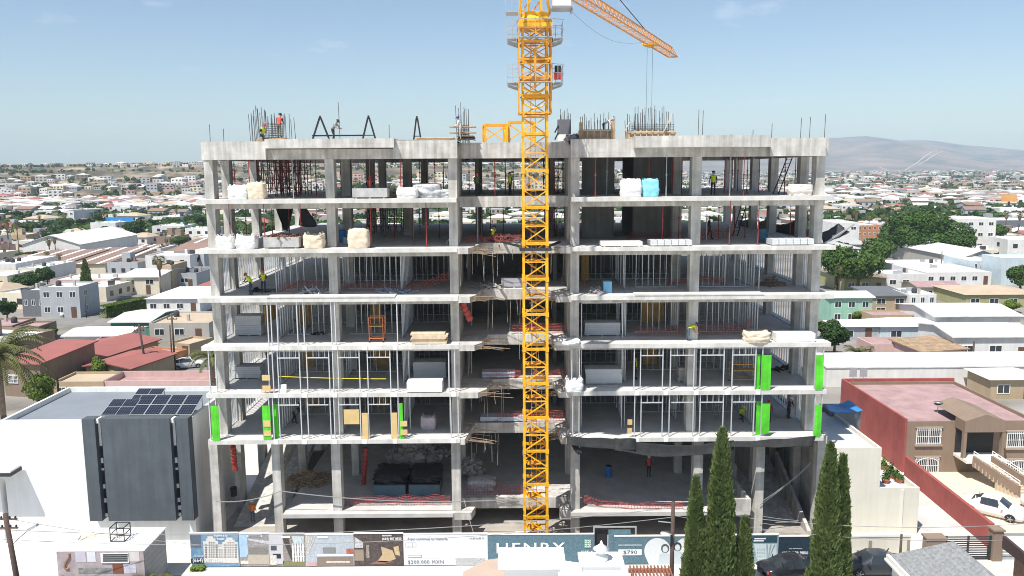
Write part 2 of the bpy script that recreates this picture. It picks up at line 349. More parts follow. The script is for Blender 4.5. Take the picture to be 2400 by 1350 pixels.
# ramps in both outer bays
def ramp(xa, xb, ya, yb, za, zb, name='ramp'):
    G().add([(xa, ya, za - .25), (xb, ya, za - .25), (xb, yb, zb - .25), (xa, yb, zb - .25), (xa, ya, za), (xb, ya, za), (xb, yb, zb), (xa, yb, zb)],
            [(0, 3, 2, 1), (4, 5, 6, 7), (0, 1, 5, 4), (1, 2, 6, 5), (2, 3, 7, 6), (3, 0, 4, 7)]).build(name, CONC, bld)
ramp(xp[0] + .5, xp[1] - .5, 60, 83, 0.02, 6.4)
for k in (0, 1):
    x = xp[1] - .45 + k * .0; za, zb = (.9, 4.6) if k == 0 else (4.2, 7.2)
    ya, yb = (61.5, 74) if k == 0 else (61.5, 74)
    x -= k * .35
    G().add([(x, ya, za - .7), (x + .25, ya, za - .7), (x + .25, yb, zb - .7), (x, yb, zb - .7), (x, ya, za), (x + .25, ya, za), (x + .25, yb, zb), (x, yb, zb)],
            [(0, 3, 2, 1), (4, 5, 6, 7), (0, 1, 5, 4), (1, 2, 6, 5), (2, 3, 7, 6), (3, 0, 4, 7)]).build('ramp_parapet', CONC, bld)
ramp(xp[6] + .5, xp[7] - .5, 59.5, 80, -.3, 5.5)
x = xp[7] - .55
G().add([(x - .25, 58, 0), (x, 58, 0), (x, 66, 0), (x - .25, 66, 0), (x - .25, 58, .3), (x, 58, .3), (x, 66, 3.6), (x - .25, 66, 3.6)],
        [(0, 3, 2, 1), (4, 5, 6, 7), (0, 1, 5, 4), (1, 2, 6, 5), (2, 3, 7, 6), (3, 0, 4, 7)]).build('ramp_parapet', CONC, bld)
# ---------------------------------------------------------------- steel stud framing
def studrow(a, b, z0, z1, sp=.41, w=.045, d=.07, m=STEELI, drop=0.0, rails=True, jit=0):
    """a framed partition of thin studs, too fine to pick apart: one part"""
    a, b = Vector(a), Vector(b); L = (b - a).length; n = max(1, int(L / sp)); g = G(); u = (b - a).normalized(); ang = math.atan2(u.y, u.x)
    for i in range(n + 1):
        if rnd.random() < drop: continue
        p = a + u * (L * i / n + rnd.uniform(-jit, jit))
        g.obox((p.x, p.y, (z0 + z1) / 2), (w, d, z1 - z0 - .06), ang)
    if rails:
        c = (a + b) / 2
        g.obox((c.x, c.y, z0 + .03), (L, d, .06), ang); g.obox((c.x, c.y, z1 - .03), (L, d, .06), ang)
    o = g.build('stud_wall', m, bld); tag(o, kind='stuff'); return o
for n in (2, 3, 4, 5):
    z0 = ZL[n]; z1 = ZL[n + 1] - ST - .01
    # side walls of the corner bays, light shows between the studs
    studrow((XL + .3, 59.8, 0), (XL + .3, 61.7, 0), z0, z1 - .4, .3); studrow((XL + .3, 62.8, 0), (XL + .3, 68.2, 0), z0, z1 - .4, .55)
    studrow((XL + .3, 69.4, 0), (XL + .3, 82, 0), z0, z1 - .4, .6)
    studrow((XR - .3, 59.8, 0), (XR - .3, 61.5, 0), z0, z1 - .4, .3); studrow((XR - .3, 62.6, 0), (XR - .3, 68.4, 0), z0, z1 - .4, .55)
    studrow((XR - .3, 69.6, 0), (XR - .3, 82, 0), z0, z1 - .4, .6)
    # partitions that run back from the facade
    xa = X(652, 760, 59.6); xb = X(1775, 760, 59.6)
    studrow((xa, 59.6, 0), (xa, 66, 0), z0, z1, .62, drop=.1); studrow((xb, 59.6, 0), (xb, 66, 0), z0, z1, .6, drop=.1)
    if n > 3:
        studrow((xa + .2, 61.3, 0), (xc[1] - .5, 61.3, 0), z0, z1, .44, drop=.15, jit=.05, m=STEEL); studrow((xc[1] + .5, 61.3, 0), (X(930, 650, 61.3), 61.3, 0), z0, z1, .44, drop=.15, jit=.05, m=STEEL)
        studrow((X(1490, 650, 61.3), 61.3, 0), (xc[4] - .6, 61.3, 0), z0, z1, .44, drop=.15, jit=.05, m=STEEL); studrow((xc[4] + .5, 61.3, 0), (xb - .1, 61.3, 0), z0, z1, .40, drop=.15, jit=.05, m=STEEL)
    else:
        studrow((xa + .2, 63.4, 0), (X(930, 870, 63.4), 63.4, 0), z0, z1, .5, drop=.25, jit=.06, m=STEEL); studrow((X(1500, 870, 63.4), 63.4, 0), (xb - .1, 63.4, 0), z0, z1, .5, drop=.25, jit=.06, m=STEEL)
    studrow((xa + .25, 66.05, 0), (-4.3, 66.05, 0), z0, z1, .42, drop=.12, jit=.06); studrow((4.3, 66.05, 0), (xb - .2, 66.05, 0), z0, z1, .42, drop=.12, jit=.06)
    studrow((xa + .4, 69.5, 0), (-4.3, 69.5, 0), z0, z1, .5, drop=.3, jit=.1); studrow((4.3, 69.5, 0), (xb - .4, 69.5, 0), z0, z1, .5, drop=.3, jit=.1)
    for p in (944, 1465):
        xm = X(p, 760, 60); studrow((xm, 59.7, 0), (xm, 65.8, 0), z0, z1, .75, drop=.15)
    xm = X(812 if n % 2 else 700, 760, 62); studrow((xm, 61.5, 0), (xm, 65.8, 0), z0, z1, .8, drop=.2)
    xm = X(1700 if n % 2 else 1585, 760, 62); studrow((xm, 61.5, 0), (xm, 65.8, 0), z0, z1, .8, drop=.2)
    # header frames over the garage-like openings next to the middle bay
    if n < 5:
        for (p0, p1) in ((955, 1052), (1362, 1460)):
            a, b = X(p0, 760, 59.2), X(p1, 760, 59.2)
            if p0 == 955 and n == 4: continue
            g = G(); zh = z1 - .52
            g.box(a, b, 59.15, 59.25, zh - .05, zh); g.box(a, a + .06, 59.15, 59.25, z0, z1 - .42); g.box(b - .06, b, 59.15, 59.25, z0, z1 - .42)
            k = a + .35
            while k < b: g.box(k, k + .04, 59.16, 59.24, zh, z1 - .42); k += .36
            g.build('door_header_frame', STEEL, bld)
# facade frame of floors 2 to 4: each stud its own piece, on the slab edge
YS = YF + .14
sm = {}
def stud(x, y, z0, z1, w=.07, d=.1):
    k = (round(z1 - z0, 2), w)
    if k not in sm: sm[k] = G().box(-w / 2, w / 2, -d / 2, d / 2, 0, z1 - z0).mesh('stud', STEEL)
    return part('stud', sm[k], bld, (x, y, z0))
brk = G().box(-.16, .16, -.03, .03, -.17, .16).mesh('stud_bracket', WHITE)
FL = {4: ([628, 636, 650, 697, 712, 777, 786, 931], []),
      3: ([491, 507, 630, 640, 652, 703, 720, 772, 781, 793, 843, 862, 915, 932, 1052, 1066],
          [1340, 1358, 1486, 1501, 1553, 1571, 1626, 1641, 1696, 1716, 1770, 1786, 1910, 1928]),
      2: ([492, 508, 632, 641, 655, 706, 722, 775, 784, 795, 845, 864, 917, 934, 1057, 1074],
          [1342, 1357, 1487, 1502, 1552, 1568, 1624, 1640, 1694, 1714, 1766, 1784, 1908, 1924])}
for n, (l, r) in FL.items():
    z0, z1 = ZL[n], ZL[n + 1] - ST; row = {4: 760, 3: 870, 2: 980}[n]
    for p in l + r:
        x = X(p, row, YS)
        if x < XL - .1 or x > XR + .1: pass
        stud(x, YS, z0 + .005, z1 - .005)
    pr = [(652, 703), (720, 772), (793, 843), (862, 915), (1501, 1553), (1571, 1626), (1641, 1696), (1716, 1770)]
    if n < 4:
        for a, b in pr:
            xa, xb = X(a, row, YS), X(b, row, YS); zh = z1 - .62
            g = G(); g.box(xa + .03, xb - .03, YS - .04, YS + .04, zh, zh + .07)
            k = xa + .45
            while k < xb - .1: g.box(k, k + .035, YS - .035, YS + .035, zh + .07, z1 - .004); k += .42
            g.build('window_header', STEEL, bld)
    if n < 5:
        for p in ([645, 712, 783, 853, 925] + ([1062] if n < 4 else [])) + ([1349, 1494, 1562, 1633, 1706, 1778] if n < 4 else []):
            part('stud_bracket', brk, bld, (X(p, row, YF) , YF - .031, z0 - .1))
# outriggers for the corner frame
for n in (2, 3):
    for x in (XL - .0, XR + .0):
        pass
# green sheathing boards fixed to the frame
def greenboard(p0, p1, n, z0o=0.02, z1o=2.6, y=YF - .02, name='green_sheathing_board'):
    z = ZL[n]; row = {3: 870, 2: 980}[n]; a, b = X(p0, row, y), X(p1, row, y)
    g = G(); g.box(a, b, y, y + .03, z + z0o, z + z1o)
    for k in (a + (b - a) * .33, a + (b - a) * .66): g.box(k - .02, k + .02, y - .012, y, z + z0o, z + z1o)
    o = g.build(name, GREEN, bld); return o
greenboard(1784, 1807, 3); greenboard(1772, 1781, 3, y=YF + .3); greenboard(1912, 1930, 3, y=YF - .04)
greenboard(1786, 1804, 2, z0o=.3, z1o=2.5); greenboard(1772, 1783, 2, y=YF + .35); greenboard(1910, 1925, 2, z0o=.02, z1o=2.4, y=YF - .04)
greenboard(495, 513, 2, z0o=.02, z1o=2.6, y=YF - .04); greenboard(615, 634, 2, z0o=.05, z1o=2.6); greenboard(638, 652, 2, y=YF + .4); greenboard(936, 944, 2, y=YF + .05, z1o=2.7)
def woodblock(p0, p1, n, za, zb, y=YF - .035):
    row = {3: 870, 2: 980, 4: 760}[n]
    G().box(X(p0, row, y), X(p1, row, y), y, y + .03, ZL[n] + za, ZL[n] + zb).build('nailing_board', mat('tan_board', (.62, .45, .20), rough=.7, var=.1), bld)
for za, zb in ((.35, .75), (1.05, 1.5)): woodblock(617, 633, 2, za, zb, YF - .055)
for za, zb in ((.35, .75), (1.0, 1.4)): woodblock(938, 954, 2, za, zb)
for za, zb in ((.35, .75), (1.0, 1.4)): woodblock(1471, 1482, 2, za, zb)
for za, zb in ((.25, .62), (1.0, 1.4)): woodblock(613, 632, 3, za, zb)
woodblock(848, 862, 2, .05, 2.0, YF + .02); woodblock(917, 931, 2, .05, 2.0, YF + .02); woodblock(806, 842, 2, 1.1, 2.2, YF + .25)
# plywood doors stood up in the partitions
def plyboard(p0, p1, n, h, y=65.2):
    row = {2: 980, 3: 870, 4: 760, 5: 650}[n]
    a, b = X(p0, row, y), X(p1, row, y); g = G(); m = (a + b) / 2
    g.box(a, m - .01, y, y + .03, ZL[n] + .02, ZL[n] + h); g.box(m + .01, b, y, y + .03, ZL[n] + .02, ZL[n] + h)
    g.build('plywood_door', PLY, bld)
for a in ((700, 733, 4, 1.75), (872, 895, 4, 1.7), (1504, 1556, 4, 1.7), (708, 737, 3, 1.6), (876, 912, 3, 1.75), (1506, 1540, 3, 1.7), (715, 752, 2, 1.6), (885, 910, 2, 1.7), (1363, 1380, 5, 2.3)): plyboard(*a)
woodp = mat('brown_wrapped_board', (.20, .135, .09), rough=.7, var=.15)
for p0, p1, n, y, zb in ((640, 664, 4, 62.5, 2.35),):
    G().box(X(p0, 760, y), X(p0, 760, y) + .04, 60.5, 64, ZL[n] + .9, ZL[n] + zb).build('cladding_board', PLY, bld)
# topping strips along the slab edge (raised finish)
for n, p0, p1 in ((5, 626, 926), (5, 1488, 1790), (4, 628, 934), (3, 630, 955), (2, 632, 1075), (3, 1490, 1790), (2, 1340, 1790)):
    row = {5: 700, 4: 815, 3: 925, 2: 1040}[n]
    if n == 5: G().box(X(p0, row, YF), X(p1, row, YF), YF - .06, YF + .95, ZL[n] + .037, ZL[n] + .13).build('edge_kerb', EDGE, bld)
g = G()                                                # loose ties and starter bars hanging down through the middle bay
for k in range(70):
    x = rnd.uniform(XLI + .2, XRI - .2); y = rnd.uniform(57.6, 61.5); n = rnd.choice((2, 3, 4, 5, 6)); z1 = ZL[n] - .3; z0 = z1 - rnd.uniform(.6, 2.9)
    g.bar((x, y, z1), (x + rnd.uniform(-.12, .12), y, z0), .022)
tag(g.build('hanging_ties', mat('pale_tie_wire', (.42, .36, .32), rough=.7, var=.3), bld), kind='stuff')
# ================================================================= tower crane
KY = 56.2; KX = at(1254.5, 700, KY).x - .0
crane = thing('tower_crane', 'yellow lattice tower crane standing in front of the middle bay', 'crane', (KX, KY, 0), wc=False)
HW = .80                                               # half width of the mast
SH = 2.44                                              # a section
def lattice_section():
    g = G()
    for sx in (-1, 1):
        for sy in (-1, 1): g.bar((sx * HW, sy * HW, .0), (sx * HW, sy * HW, SH), .15, .15)
    for k in (0, 1):
        za, zb = k * SH / 2, (k + 1) * SH / 2
        for a in range(4):
            c = [(-HW, -HW), (HW, -HW), (HW, HW), (-HW, HW)]
            p, q = c[a], c[(a + 1) % 4]
            if k: p, q = q, p
            g.bar((*p, za + .06), (*q, zb - .06), .075)
            g.bar((*p, zb - .03), (*q, zb - .03), .08)
            if k == 0: g.bar((*c[a], .06), (*c[(a + 1) % 4], .06), .10)
    return g
secm = lattice_section().mesh('mast_section', CRY)
flm = G()
for sx in (-1, 1):
    for sy in (-1, 1): flm.box(sx * HW - .11, sx * HW + .11, sy * HW - .11, sy * HW + .11, -.16, .16)
flmesh = flm.mesh('joint_sleeve', CRY)
lad = G()
for sx in (-.17, .17): lad.bar((sx, 0, 0), (sx, 0, SH), .035)
for k in range(8): lad.bar((-.17, 0, .15 + k * .3), (.17, 0, .15 + k * .3), .025)
lad.box(-.5, .5, -.3, .5, SH * .5 - .02, SH * .5)
ladm = lad.mesh('mast_ladder', CRO)
ZT = at(1254, 52, KY).z                                # underside of slewing ring
ns = int(ZT / SH) + 1
zb0 = ZT - ns * SH
for k in range(ns):
    s = part('mast_section', secm, crane, (0, 0, zb0 + k * SH))
    j = bpy.data.objects.new('joint_sleeve', flmesh); col.objects.link(j); j.parent = s
    l = bpy.data.objects.new('mast_ladder', ladm); col.objects.link(l); l.parent = s; l.location = (-.1, .25, 0)
G().box(-1.5, 1.5, -1.5, 1.5, -.3, .55).build('foundation_block', CONCL, crane)
g = G(); z = ZL[6] + .05
for a, b in (((-1, -1), (1, -1)), ((1, -1), (1, 1)), ((1, 1), (-1, 1)), ((-1, 1), (-1, -1))): g.bar((a[0] * 1.0, a[1] * 1.0, z), (b[0] * 1.0, b[1] * 1.0, z), .16, .2)
g.bar((-.9, 1, z), (-2.3, 4.9, z), .14); g.bar((.9, 1, z), (2.0, 4.9, z), .14)
g.build('anchor_collar', DKST, crane)
# climbing cage
CW = 1.06; zc0, zc1 = at(1254, 266, KY).z, at(1254, 60, KY).z
g = G()
for sx in (-1, 1):
    for sy in (-1, 1): g.bar((sx * CW, sy * CW, zc0), (sx * CW, sy * CW, zc1), .10)
nz_ = 5
for k in range(nz_ + 1):
    z = zc0 + (zc1 - zc0) * k / nz_
    c = [(-CW, -CW), (CW, -CW), (CW, CW), (-CW, CW)]
    for a in range(4):
        if a == 0 and k in (0, 1): pass
        g.bar((*c[a], z), (*c[(a + 1) % 4], z), .09)
        if k >= 2 and k < nz_:
            z2 = zc0 + (zc1 - zc0) * (k + 1) / nz_
            g.bar((*c[a], z), (*c[(a + 1) % 4], z2), .06); g.bar((*c[(a + 1) % 4], z), (*c[a], z2), .06)
g.bar((0, -CW, zc0 + 1.6), (0, -CW, zc1 - 1.6), .16)
g.build('climbing_cage', CRO, crane)
g = G(); zr = zc0 + (zc1 - zc0) * .28                  # curved push beam
pts = [(-CW + .3 + 1.5 * t, -CW - .1, zr - .35 * math.sin(math.pi * t)) for t in [i / 8 for i in range(9)]]
g.path(pts, .16); pts = [(x, y, z - 1.0) for x, y, z in pts]; g.path(pts, .12)
g.build('climbing_yoke', CRY, crane)
def platform(zd, name='work_platform'):
    g = G(); o = 1.85
    for s in (-1, 1): g.box(s * CW + (0 if s > 0 else -.75), s * CW + (.75 if s > 0 else 0), -1.1, 1.1, zd - .06, zd)
    g.box(-CW, CW, -CW - .55, -CW - .05, zd - .06, zd)
    for s in (-1, 1):
        for y in (-1, -.5, 0, .5, 1): g.bar((s * CW, y, zd - .35), (s * o, y, zd - .08), .06)
        g.box(s * 1.2 + (-.02), s * 1.2 + .02, -1.1, 1.1, zd - .3, zd - .06)
    p = g.build(name, CRG, crane); r = G()
    pts = [(-1.05, 1.1), (-1.85, 1.1), (-1.85, -1.1), (-1.1, -1.65), (1.1, -1.65), (1.85, -1.1), (1.85, 1.1), (1.05, 1.1)]
    for k in (.55, 1.1):
        for a, b in zip(pts, pts[1:]): r.bar((*a, zd + k), (*b, zd + k), .035)
    for a, b in zip(pts, pts[1:]):
        for t in (0, .5): r.bar((a[0] + (b[0] - a[0]) * t, a[1] + (b[1] - a[1]) * t, zd), (a[0] + (b[0] - a[0]) * t, a[1] + (b[1] - a[1]) * t, zd + 1.1), .035)
    r.build('railing', CRG, p)
zp1, zp2 = at(1254, 94, KY).z, at(1254, 196, KY).z
platform(zp1); platform(zp2)
g = G(); g.box(1.25, 1.72, -1.0, -.5, zp2 + .2, zp2 + .62); g.build('hydraulic_pump', RED, crane)
g = G(); g.box(1.3, 1.7, -.98, -.5, zp2 + .63, zp2 + 1.05); g.build('control_box', BLACK, crane)
# slewing ring, tower head, cab
zs = zc1
g = G(); g.rev([(1.15, 0), (1.2, .12), (1.2, .3), (.95, .5), (.95, .75)], (0, 0, zs), 20); g.box(-1.15, 1.15, -1.15, 1.15, zs - .25, zs); g.build('slewing_ring', CRY, crane)
JD = Vector((.385, .923, 0)).normalized(); JR = Vector((JD.y, -JD.x, 0))
g = G(); zt = zs + .7
ap = Vector((0, 0, zs + 8))
for a in (-1, 1):
    for b in (-1, 1):
        p = JD * .75 * a + JR * .75 * b; q = ap + JD * .2 * a + JR * .2 * b
        g.bar((p.x, p.y, zt), q, .14)
    for k in range(5):
        t = k / 5; p1 = JD * .75 * a * (1 - t) - JR * .75 * (1 - t); p2 = JD * .75 * a * (1 - t) + JR * .75 * (1 - t)
        g.bar((p1.x, p1.y, zt + t * 7.3), (p2.x, p2.y, zt + t * 7.3), .08)
        p3 = JD * .75 * a * (.8 - t) + JR * .75 * (.8 - t); g.bar((p1.x, p1.y, zt + t * 7.3), (p3.x, p3.y, zt + (t + .2) * 7.3), .07)
g.build('tower_head', CRY, crane)
ca = math.atan2(JD.y, JD.x)
g = G(); c = Vector((1.75, -.35, 0)); zcab = at(1300, 24, KY).z
g.obox((c.x, c.y, zcab + 1.15), (1.15, 1.5, 2.1), 0); cab = g.build('operator_cab', WHITE, crane)
g = G(); g.obox((c.x, c.y - .77, zcab + 1.45), (.95, .02, 1.2), 0); g.obox((c.x + .59, c.y, zcab + 1.45), (.02, 1.2, 1.2)); g.build('cab_window', GLASS, cab)
g = G()
for k in range(6): g.box(c.x - .75, c.x + .75, c.y - 1.05 + k * .33, c.y - .82 + k * .33, zcab - .02, zcab + .04)
for k in (-.7, .7): g.box(c.x + k - .04, c.x + k + .04, c.y - 1.05, c.y + 1.0, zcab - .14, zcab - .02)
g.build('cab_floor_grating', CRG, crane)
g = G(); g.box(-1.9, -1.1, -.8, .5, zcab - .25, zcab - .2)
for x, y in ((-1.9, -.8), (-1.9, .5), (-1.1, -.8), (-1.5, -.8), (-1.9, -.15)): g.bar((x, y, zcab - .2), (x, y, zcab + .95), .035)
for zz in (.4, .9): g.path([(-1.1, -.8, zcab + zz), (-1.9, -.8, zcab + zz), (-1.9, .5, zcab + zz)], .035)
g.build('side_platform', CRG, crane)
# jib: a triangle of three chords seen from below
zj = at(1570, 133, 97).z + .0; LJ = 44.5
g = G(); hw, hj = .52, .98
def jp(t, s, up=0): p = JD * t + JR * s; return Vector((p.x, p.y, zj + up))
g.bar(jp(1.2, hw), jp(LJ, hw), .095); g.bar(jp(1.2, -hw), jp(LJ, -hw), .095); g.bar(jp(1.2, 0, hj), jp(LJ - .6, 0, hj), .10)
n = 34; st = (LJ - 1.5) / n
for k in range(n):
    t0, t1 = 1.3 + k * st, 1.3 + (k + 1) * st; tm = (t0 + t1) / 2
    g.bar(jp(t0, hw), jp(t0, -hw), .04); g.bar(jp(t0, hw if k % 2 else -hw), jp(t1, -hw if k % 2 else hw), .035)
    for s in (hw, -hw): g.bar(jp(t0, s), jp(tm, 0, hj), .04); g.bar(jp(tm, 0, hj), jp(t1, s), .04)
g.bar(jp(LJ, hw), jp(LJ, -hw), .14); g.bar(jp(LJ - .6, 0, hj), jp(LJ, hw), .07); g.bar(jp(LJ - .6, 0, hj), jp(LJ, -hw), .07)
jib = g.build('jib', mat('jib_paint', (.70, .33, .10), rough=.5, var=.12), crane)
g = G(); g.bar(jp(31, 0, hj), ap - JD * .2, .06); g.bar(jp(14, 0, hj), ap, .06)
g.build('jib_tie', DKST, crane)
T = 33.0                                               # trolley
g = G(); g.obox(jp(T, 0, -.18), (1.5, 1.35, .12), ca); g.obox(jp(T, 0, -.3), (1.1, .5, .2), ca)
for s in (hw, -hw): g.obox(jp(T + .5, s, -.1), (.25, .12, .25), ca); g.obox(jp(T - .5, s, -.1), (.25, .12, .25), ca)
g.bar(jp(T - .9, 0, -.2), jp(T - 1.6, -.3, -.25), .08)
g.build('trolley', CRY, crane)
g = G()
for s in (-.28, .28): g.bar(jp(T, 0, -.3) + Vector((s, 0, 0)), Vector((jp(T, 0).x + s, jp(T, 0).y, 31.2)), .03, n=5)
g.build('hoist_rope', DKST, crane)
g = G(); p = jp(T, 0); g.box(p.x - .35, p.x + .35, p.y - .12, p.y + .12, 30.6, 31.2); g.bar((p.x, p.y, 30.6), (p.x, p.y, 30.2), .12); g.build('hook_block', CRY, crane)
g = G(); pts = []
for k in range(13):
    t = k / 12; q = jp(3 + 28.5 * t, -.3, -.1 - 1.5 * math.sin(math.pi * t)); pts.append(q)
g.path(pts, .014, n=4); g.build('slack_cable', DKST, crane)
# counter jib with its weights, reaching over the street
g = G()
for s in (.7, -.7): g.bar(jp(-1, s, .3), jp(-13, s, .3), .2)
for k in range(9): g.bar(jp(-1 - k * 1.5, .7, .3), jp(-1 - k * 1.5, -.7, .3), .1)
g.build('counter_jib', CRY, crane)
g = G()
for k in range(4): g.obox(jp(-10.5 - k * .6, 0, -.4), (.5, 1.3, 2.2), ca)
g.build('counterweight', CONC, crane)
g = G(); g.bar(jp(-11, .5, .4), ap, .06); g.bar(jp(-11, -.5, .4), ap, .06); g.build('counter_jib_tie', DKST, crane)
# ================================================================= ground, streets, hills
def sstep(a, b, x):
    t = max(0, min(1, (x - a) / (b - a))); return t * t * (3 - 2 * t)
def H(x, y):
    """terrain height: flat city, a bare mesa behind it on the left, low rises far right"""
    if y < 420: return 0.0
    a = x / max(y, 1)                                  # bearing
    side = 1 - sstep(.02, .26, a)
    d = y + 90 * noise.noise(Vector((x * .0022, y * .0008, 1.3))) + 60 * noise.noise(Vector((x * .006, 4.2, 2)))
    h = 2 * sstep(480, 600, d) + 9 * sstep(690, 735, d) + 8 * sstep(820, 870, d) + 9 * sstep(960, 1015, d) + 8 * sstep(1120, 1200, d)
    h *= side
    h += side * sstep(600, 760, y) * (4.2 * noise.noise(Vector((x * .011, y * .011, 0))) + 2.0 * noise.noise(Vector((x * .035, y * .03, 5))))
    h += (1 - side) * (6 * sstep(900, 2600, y) + 5 * sstep(500, 900, y) * noise.noise(Vector((x * .003, y * .003, 9))))
    return h
def hmat():
    m = bpy.data.materials.new('ground_earth'); m.use_nodes = True; n, l = m.node_tree.nodes, m.node_tree.links
    p = n['Principled BSDF']; p.inputs['Roughness'].default_value = .95; p.inputs['Specular IOR Level'].default_value = .1
    g = n.new('ShaderNodeNewGeometry')
    def nt(s, d=6):
        t = n.new('ShaderNodeTexNoise'); t.inputs['Scale'].default_value = s; t.inputs['Detail'].default_value = d; t.inputs['Roughness'].default_value = .6; l.new(g.outputs['Position'], t.inputs['Vector']); return t.outputs[0]
    def ramp(src, *st):
        r = n.new('ShaderNodeValToRGB'); e = r.color_ramp.elements
        while len(e) < len(st): e.new(.5)
        for k, (ps, c) in enumerate(st): e[k].position = ps; e[k].color = (*c, 1)
        l.new(src, r.inputs[0]); return r.outputs[0]
    big = ramp(nt(.011), (.34, (.17, .115, .08)), (.46, (.22, .155, .105)), (.56, (.40, .325, .235)), (.66, (.18, .13, .09)))
    scrub = ramp(nt(.035), (.38, (0, 0, 0)), (.55, (1, 1, 1)))
    mx = n.new('ShaderNodeMix'); mx.data_type = 'RGBA'; mx.inputs[7].default_value = (.055, .062, .05, 1)
    mm = n.new('ShaderNodeMath'); mm.operation = 'MULTIPLY'; mm.inputs[1].default_value = .75; l.new(scrub, mm.inputs[0])
    l.new(mm.outputs[0], mx.inputs[0]); l.new(big, mx.inputs[6])
    # near the camera it is town ground: dusty paving
    sp = n.new('ShaderNodeSeparateXYZ'); l.new(g.outputs['Position'], sp.inputs[0])
    mr = n.new('ShaderNodeMapRange'); mr.inputs[1].default_value = 480; mr.inputs[2].default_value = 760; l.new(sp.outputs[1], mr.inputs[0])
    town = ramp(nt(.08), (.35, (.16, .15, .13)), (.6, (.28, .26, .235)))
    m2 = n.new('ShaderNodeMix'); m2.data_type = 'RGBA'; l.new(mr.outputs[0], m2.inputs[0]); l.new(town, m2.inputs[6]); l.new(mx.outputs[2], m2.inputs[7])
    bounce_ground = ramp(nt(.25), (.35, (.50, .48, .45)), (.6, (.66, .64, .60)))        # near ground lightened to bounce light onto the facade
    mr2 = n.new('ShaderNodeMapRange'); mr2.inputs[1].default_value = 84; mr2.inputs[2].default_value = 92; l.new(sp.outputs[1], mr2.inputs[0])
    m3 = n.new('ShaderNodeMix'); m3.data_type = 'RGBA'; l.new(mr2.outputs[0], m3.inputs[0]); l.new(bounce_ground, m3.inputs[6]); l.new(m2.outputs[2], m3.inputs[7])
    l.new(m3.outputs[2], p.inputs['Base Color']); return m
ys = [-2500, -1000, -400, -160, -80, -20, 0, 20, 35, 45, 50, 57] + [65 + 12 * k for k in range(32)] + [450 + 22 * k for k in range(56)] + [1700, 1800, 1950, 2150, 2400, 2800, 3300, 4000, 5000, 6500, 8600]
g = G(); NA = 150
for y in ys:
    w = max(140, abs(y) * .95)
    for i in range(NA + 1):
        x = -w + 2 * w * i / NA; g.v.append((x, y, H(x, y) - (.02 if y < 420 else 0)))
for j in range(len(ys) - 1):
    for i in range(NA): a = j * (NA + 1) + i; g.f.append((a, a + 1, a + NA + 2, a + NA + 1)); g.m.append(0)
o = bpy.data.objects.new('ground', g.mesh('ground', hmat(), True)); col.objects.link(o); o['kind'] = 'structure'
o.location = (0, 0, 0)
# far mountain
prof = [(1350, 372), (1500, 352), (1640, 336), (1780, 326), (1900, 325), (1960, 323), (1990, 321), (2028, 319), (2060, 323), (2100, 329), (2150, 328), (2200, 332), (2260, 340), (2330, 346), (2400, 352), (2520, 366), (2700, 388), (2900, 402)]
def pz(px):
    for (a, b), (c, d) in zip(prof, prof[1:]):
        if a <= px <= c: return b + (d - b) * (px - a) / (c - a)
    return 400
g = G(); NX, NY = 220, 26; YM0, YM1 = 5200, 8200
for j in range(NY + 1):
    t = j / NY; y = YM0 + (YM1 - YM0) * t
    for i in range(NX + 1):
        px = 1350 + 1550 * i / NX
        top = at(px, pz(px), YM1).z; x = at(px, 400, 1).x * y
        k = sstep(0, 1, t) * .35 + t * .65
        z = 2 + (top - 2) * k
        rg = noise.noise(Vector((x * .0017, y * .0006, 0))) * 90 + noise.noise(Vector((x * .0045, y * .0018, 3))) * 38
        z += rg * k * (1 - t) * 3.6 + (4 * noise.noise(Vector((x * .004, 0, 7))) if j == NY else 0)
        g.v.append((x, y, max(z, -1)))
for j in range(NY):
    for i in range(NX): a = j * (NX + 1) + i; g.f.append((a, a + 1, a + NX + 2, a + NX + 1)); g.m.append(0)
mm = mat('mountain_scrub', (.035, .038, .036), rough=.95, c2=(.34, .22, .165), scale=.0028, spec=.05)
from mathutils.bvhtree import BVHTree
mbv = BVHTree.FromPolygons(g.v, g.f); tr = G()
for pts in (((2200, 352), (2185, 356), (2168, 366), (2150, 382), (2130, 394), (2108, 408)), ((2212, 354), (2192, 362), (2172, 376), (2150, 388)), ((2060, 392), (2085, 402), (2120, 404))):
    P = []
    for (a, b), (c, d) in zip(pts, pts[1:]):
        for i in range(8):
            t = i / 8; h = mbv.ray_cast(Vector((0, 0, ZC)), ray(a + (c - a) * t, b + (d - b) * t))[0]
            if h: P.append(h)
    for p, q in zip(P, P[1:]): tr.add([p + Vector((-5, 0, 2)), p + Vector((5, 0, 2)), q + Vector((5, 0, 2)), q + Vector((-5, 0, 2))], [(0, 1, 2, 3)])
if tr.v: t_ = bpy.data.objects.new('hill_track', tr.mesh('hill_track', mat('pale_dirt', (.55, .42, .34), rough=.95, var=.1))); col.objects.link(t_); t_['kind'] = 'structure'
o = bpy.data.objects.new('mountain', g.mesh('mountain', mm, True)); col.objects.link(o); o['kind'] = 'structure'
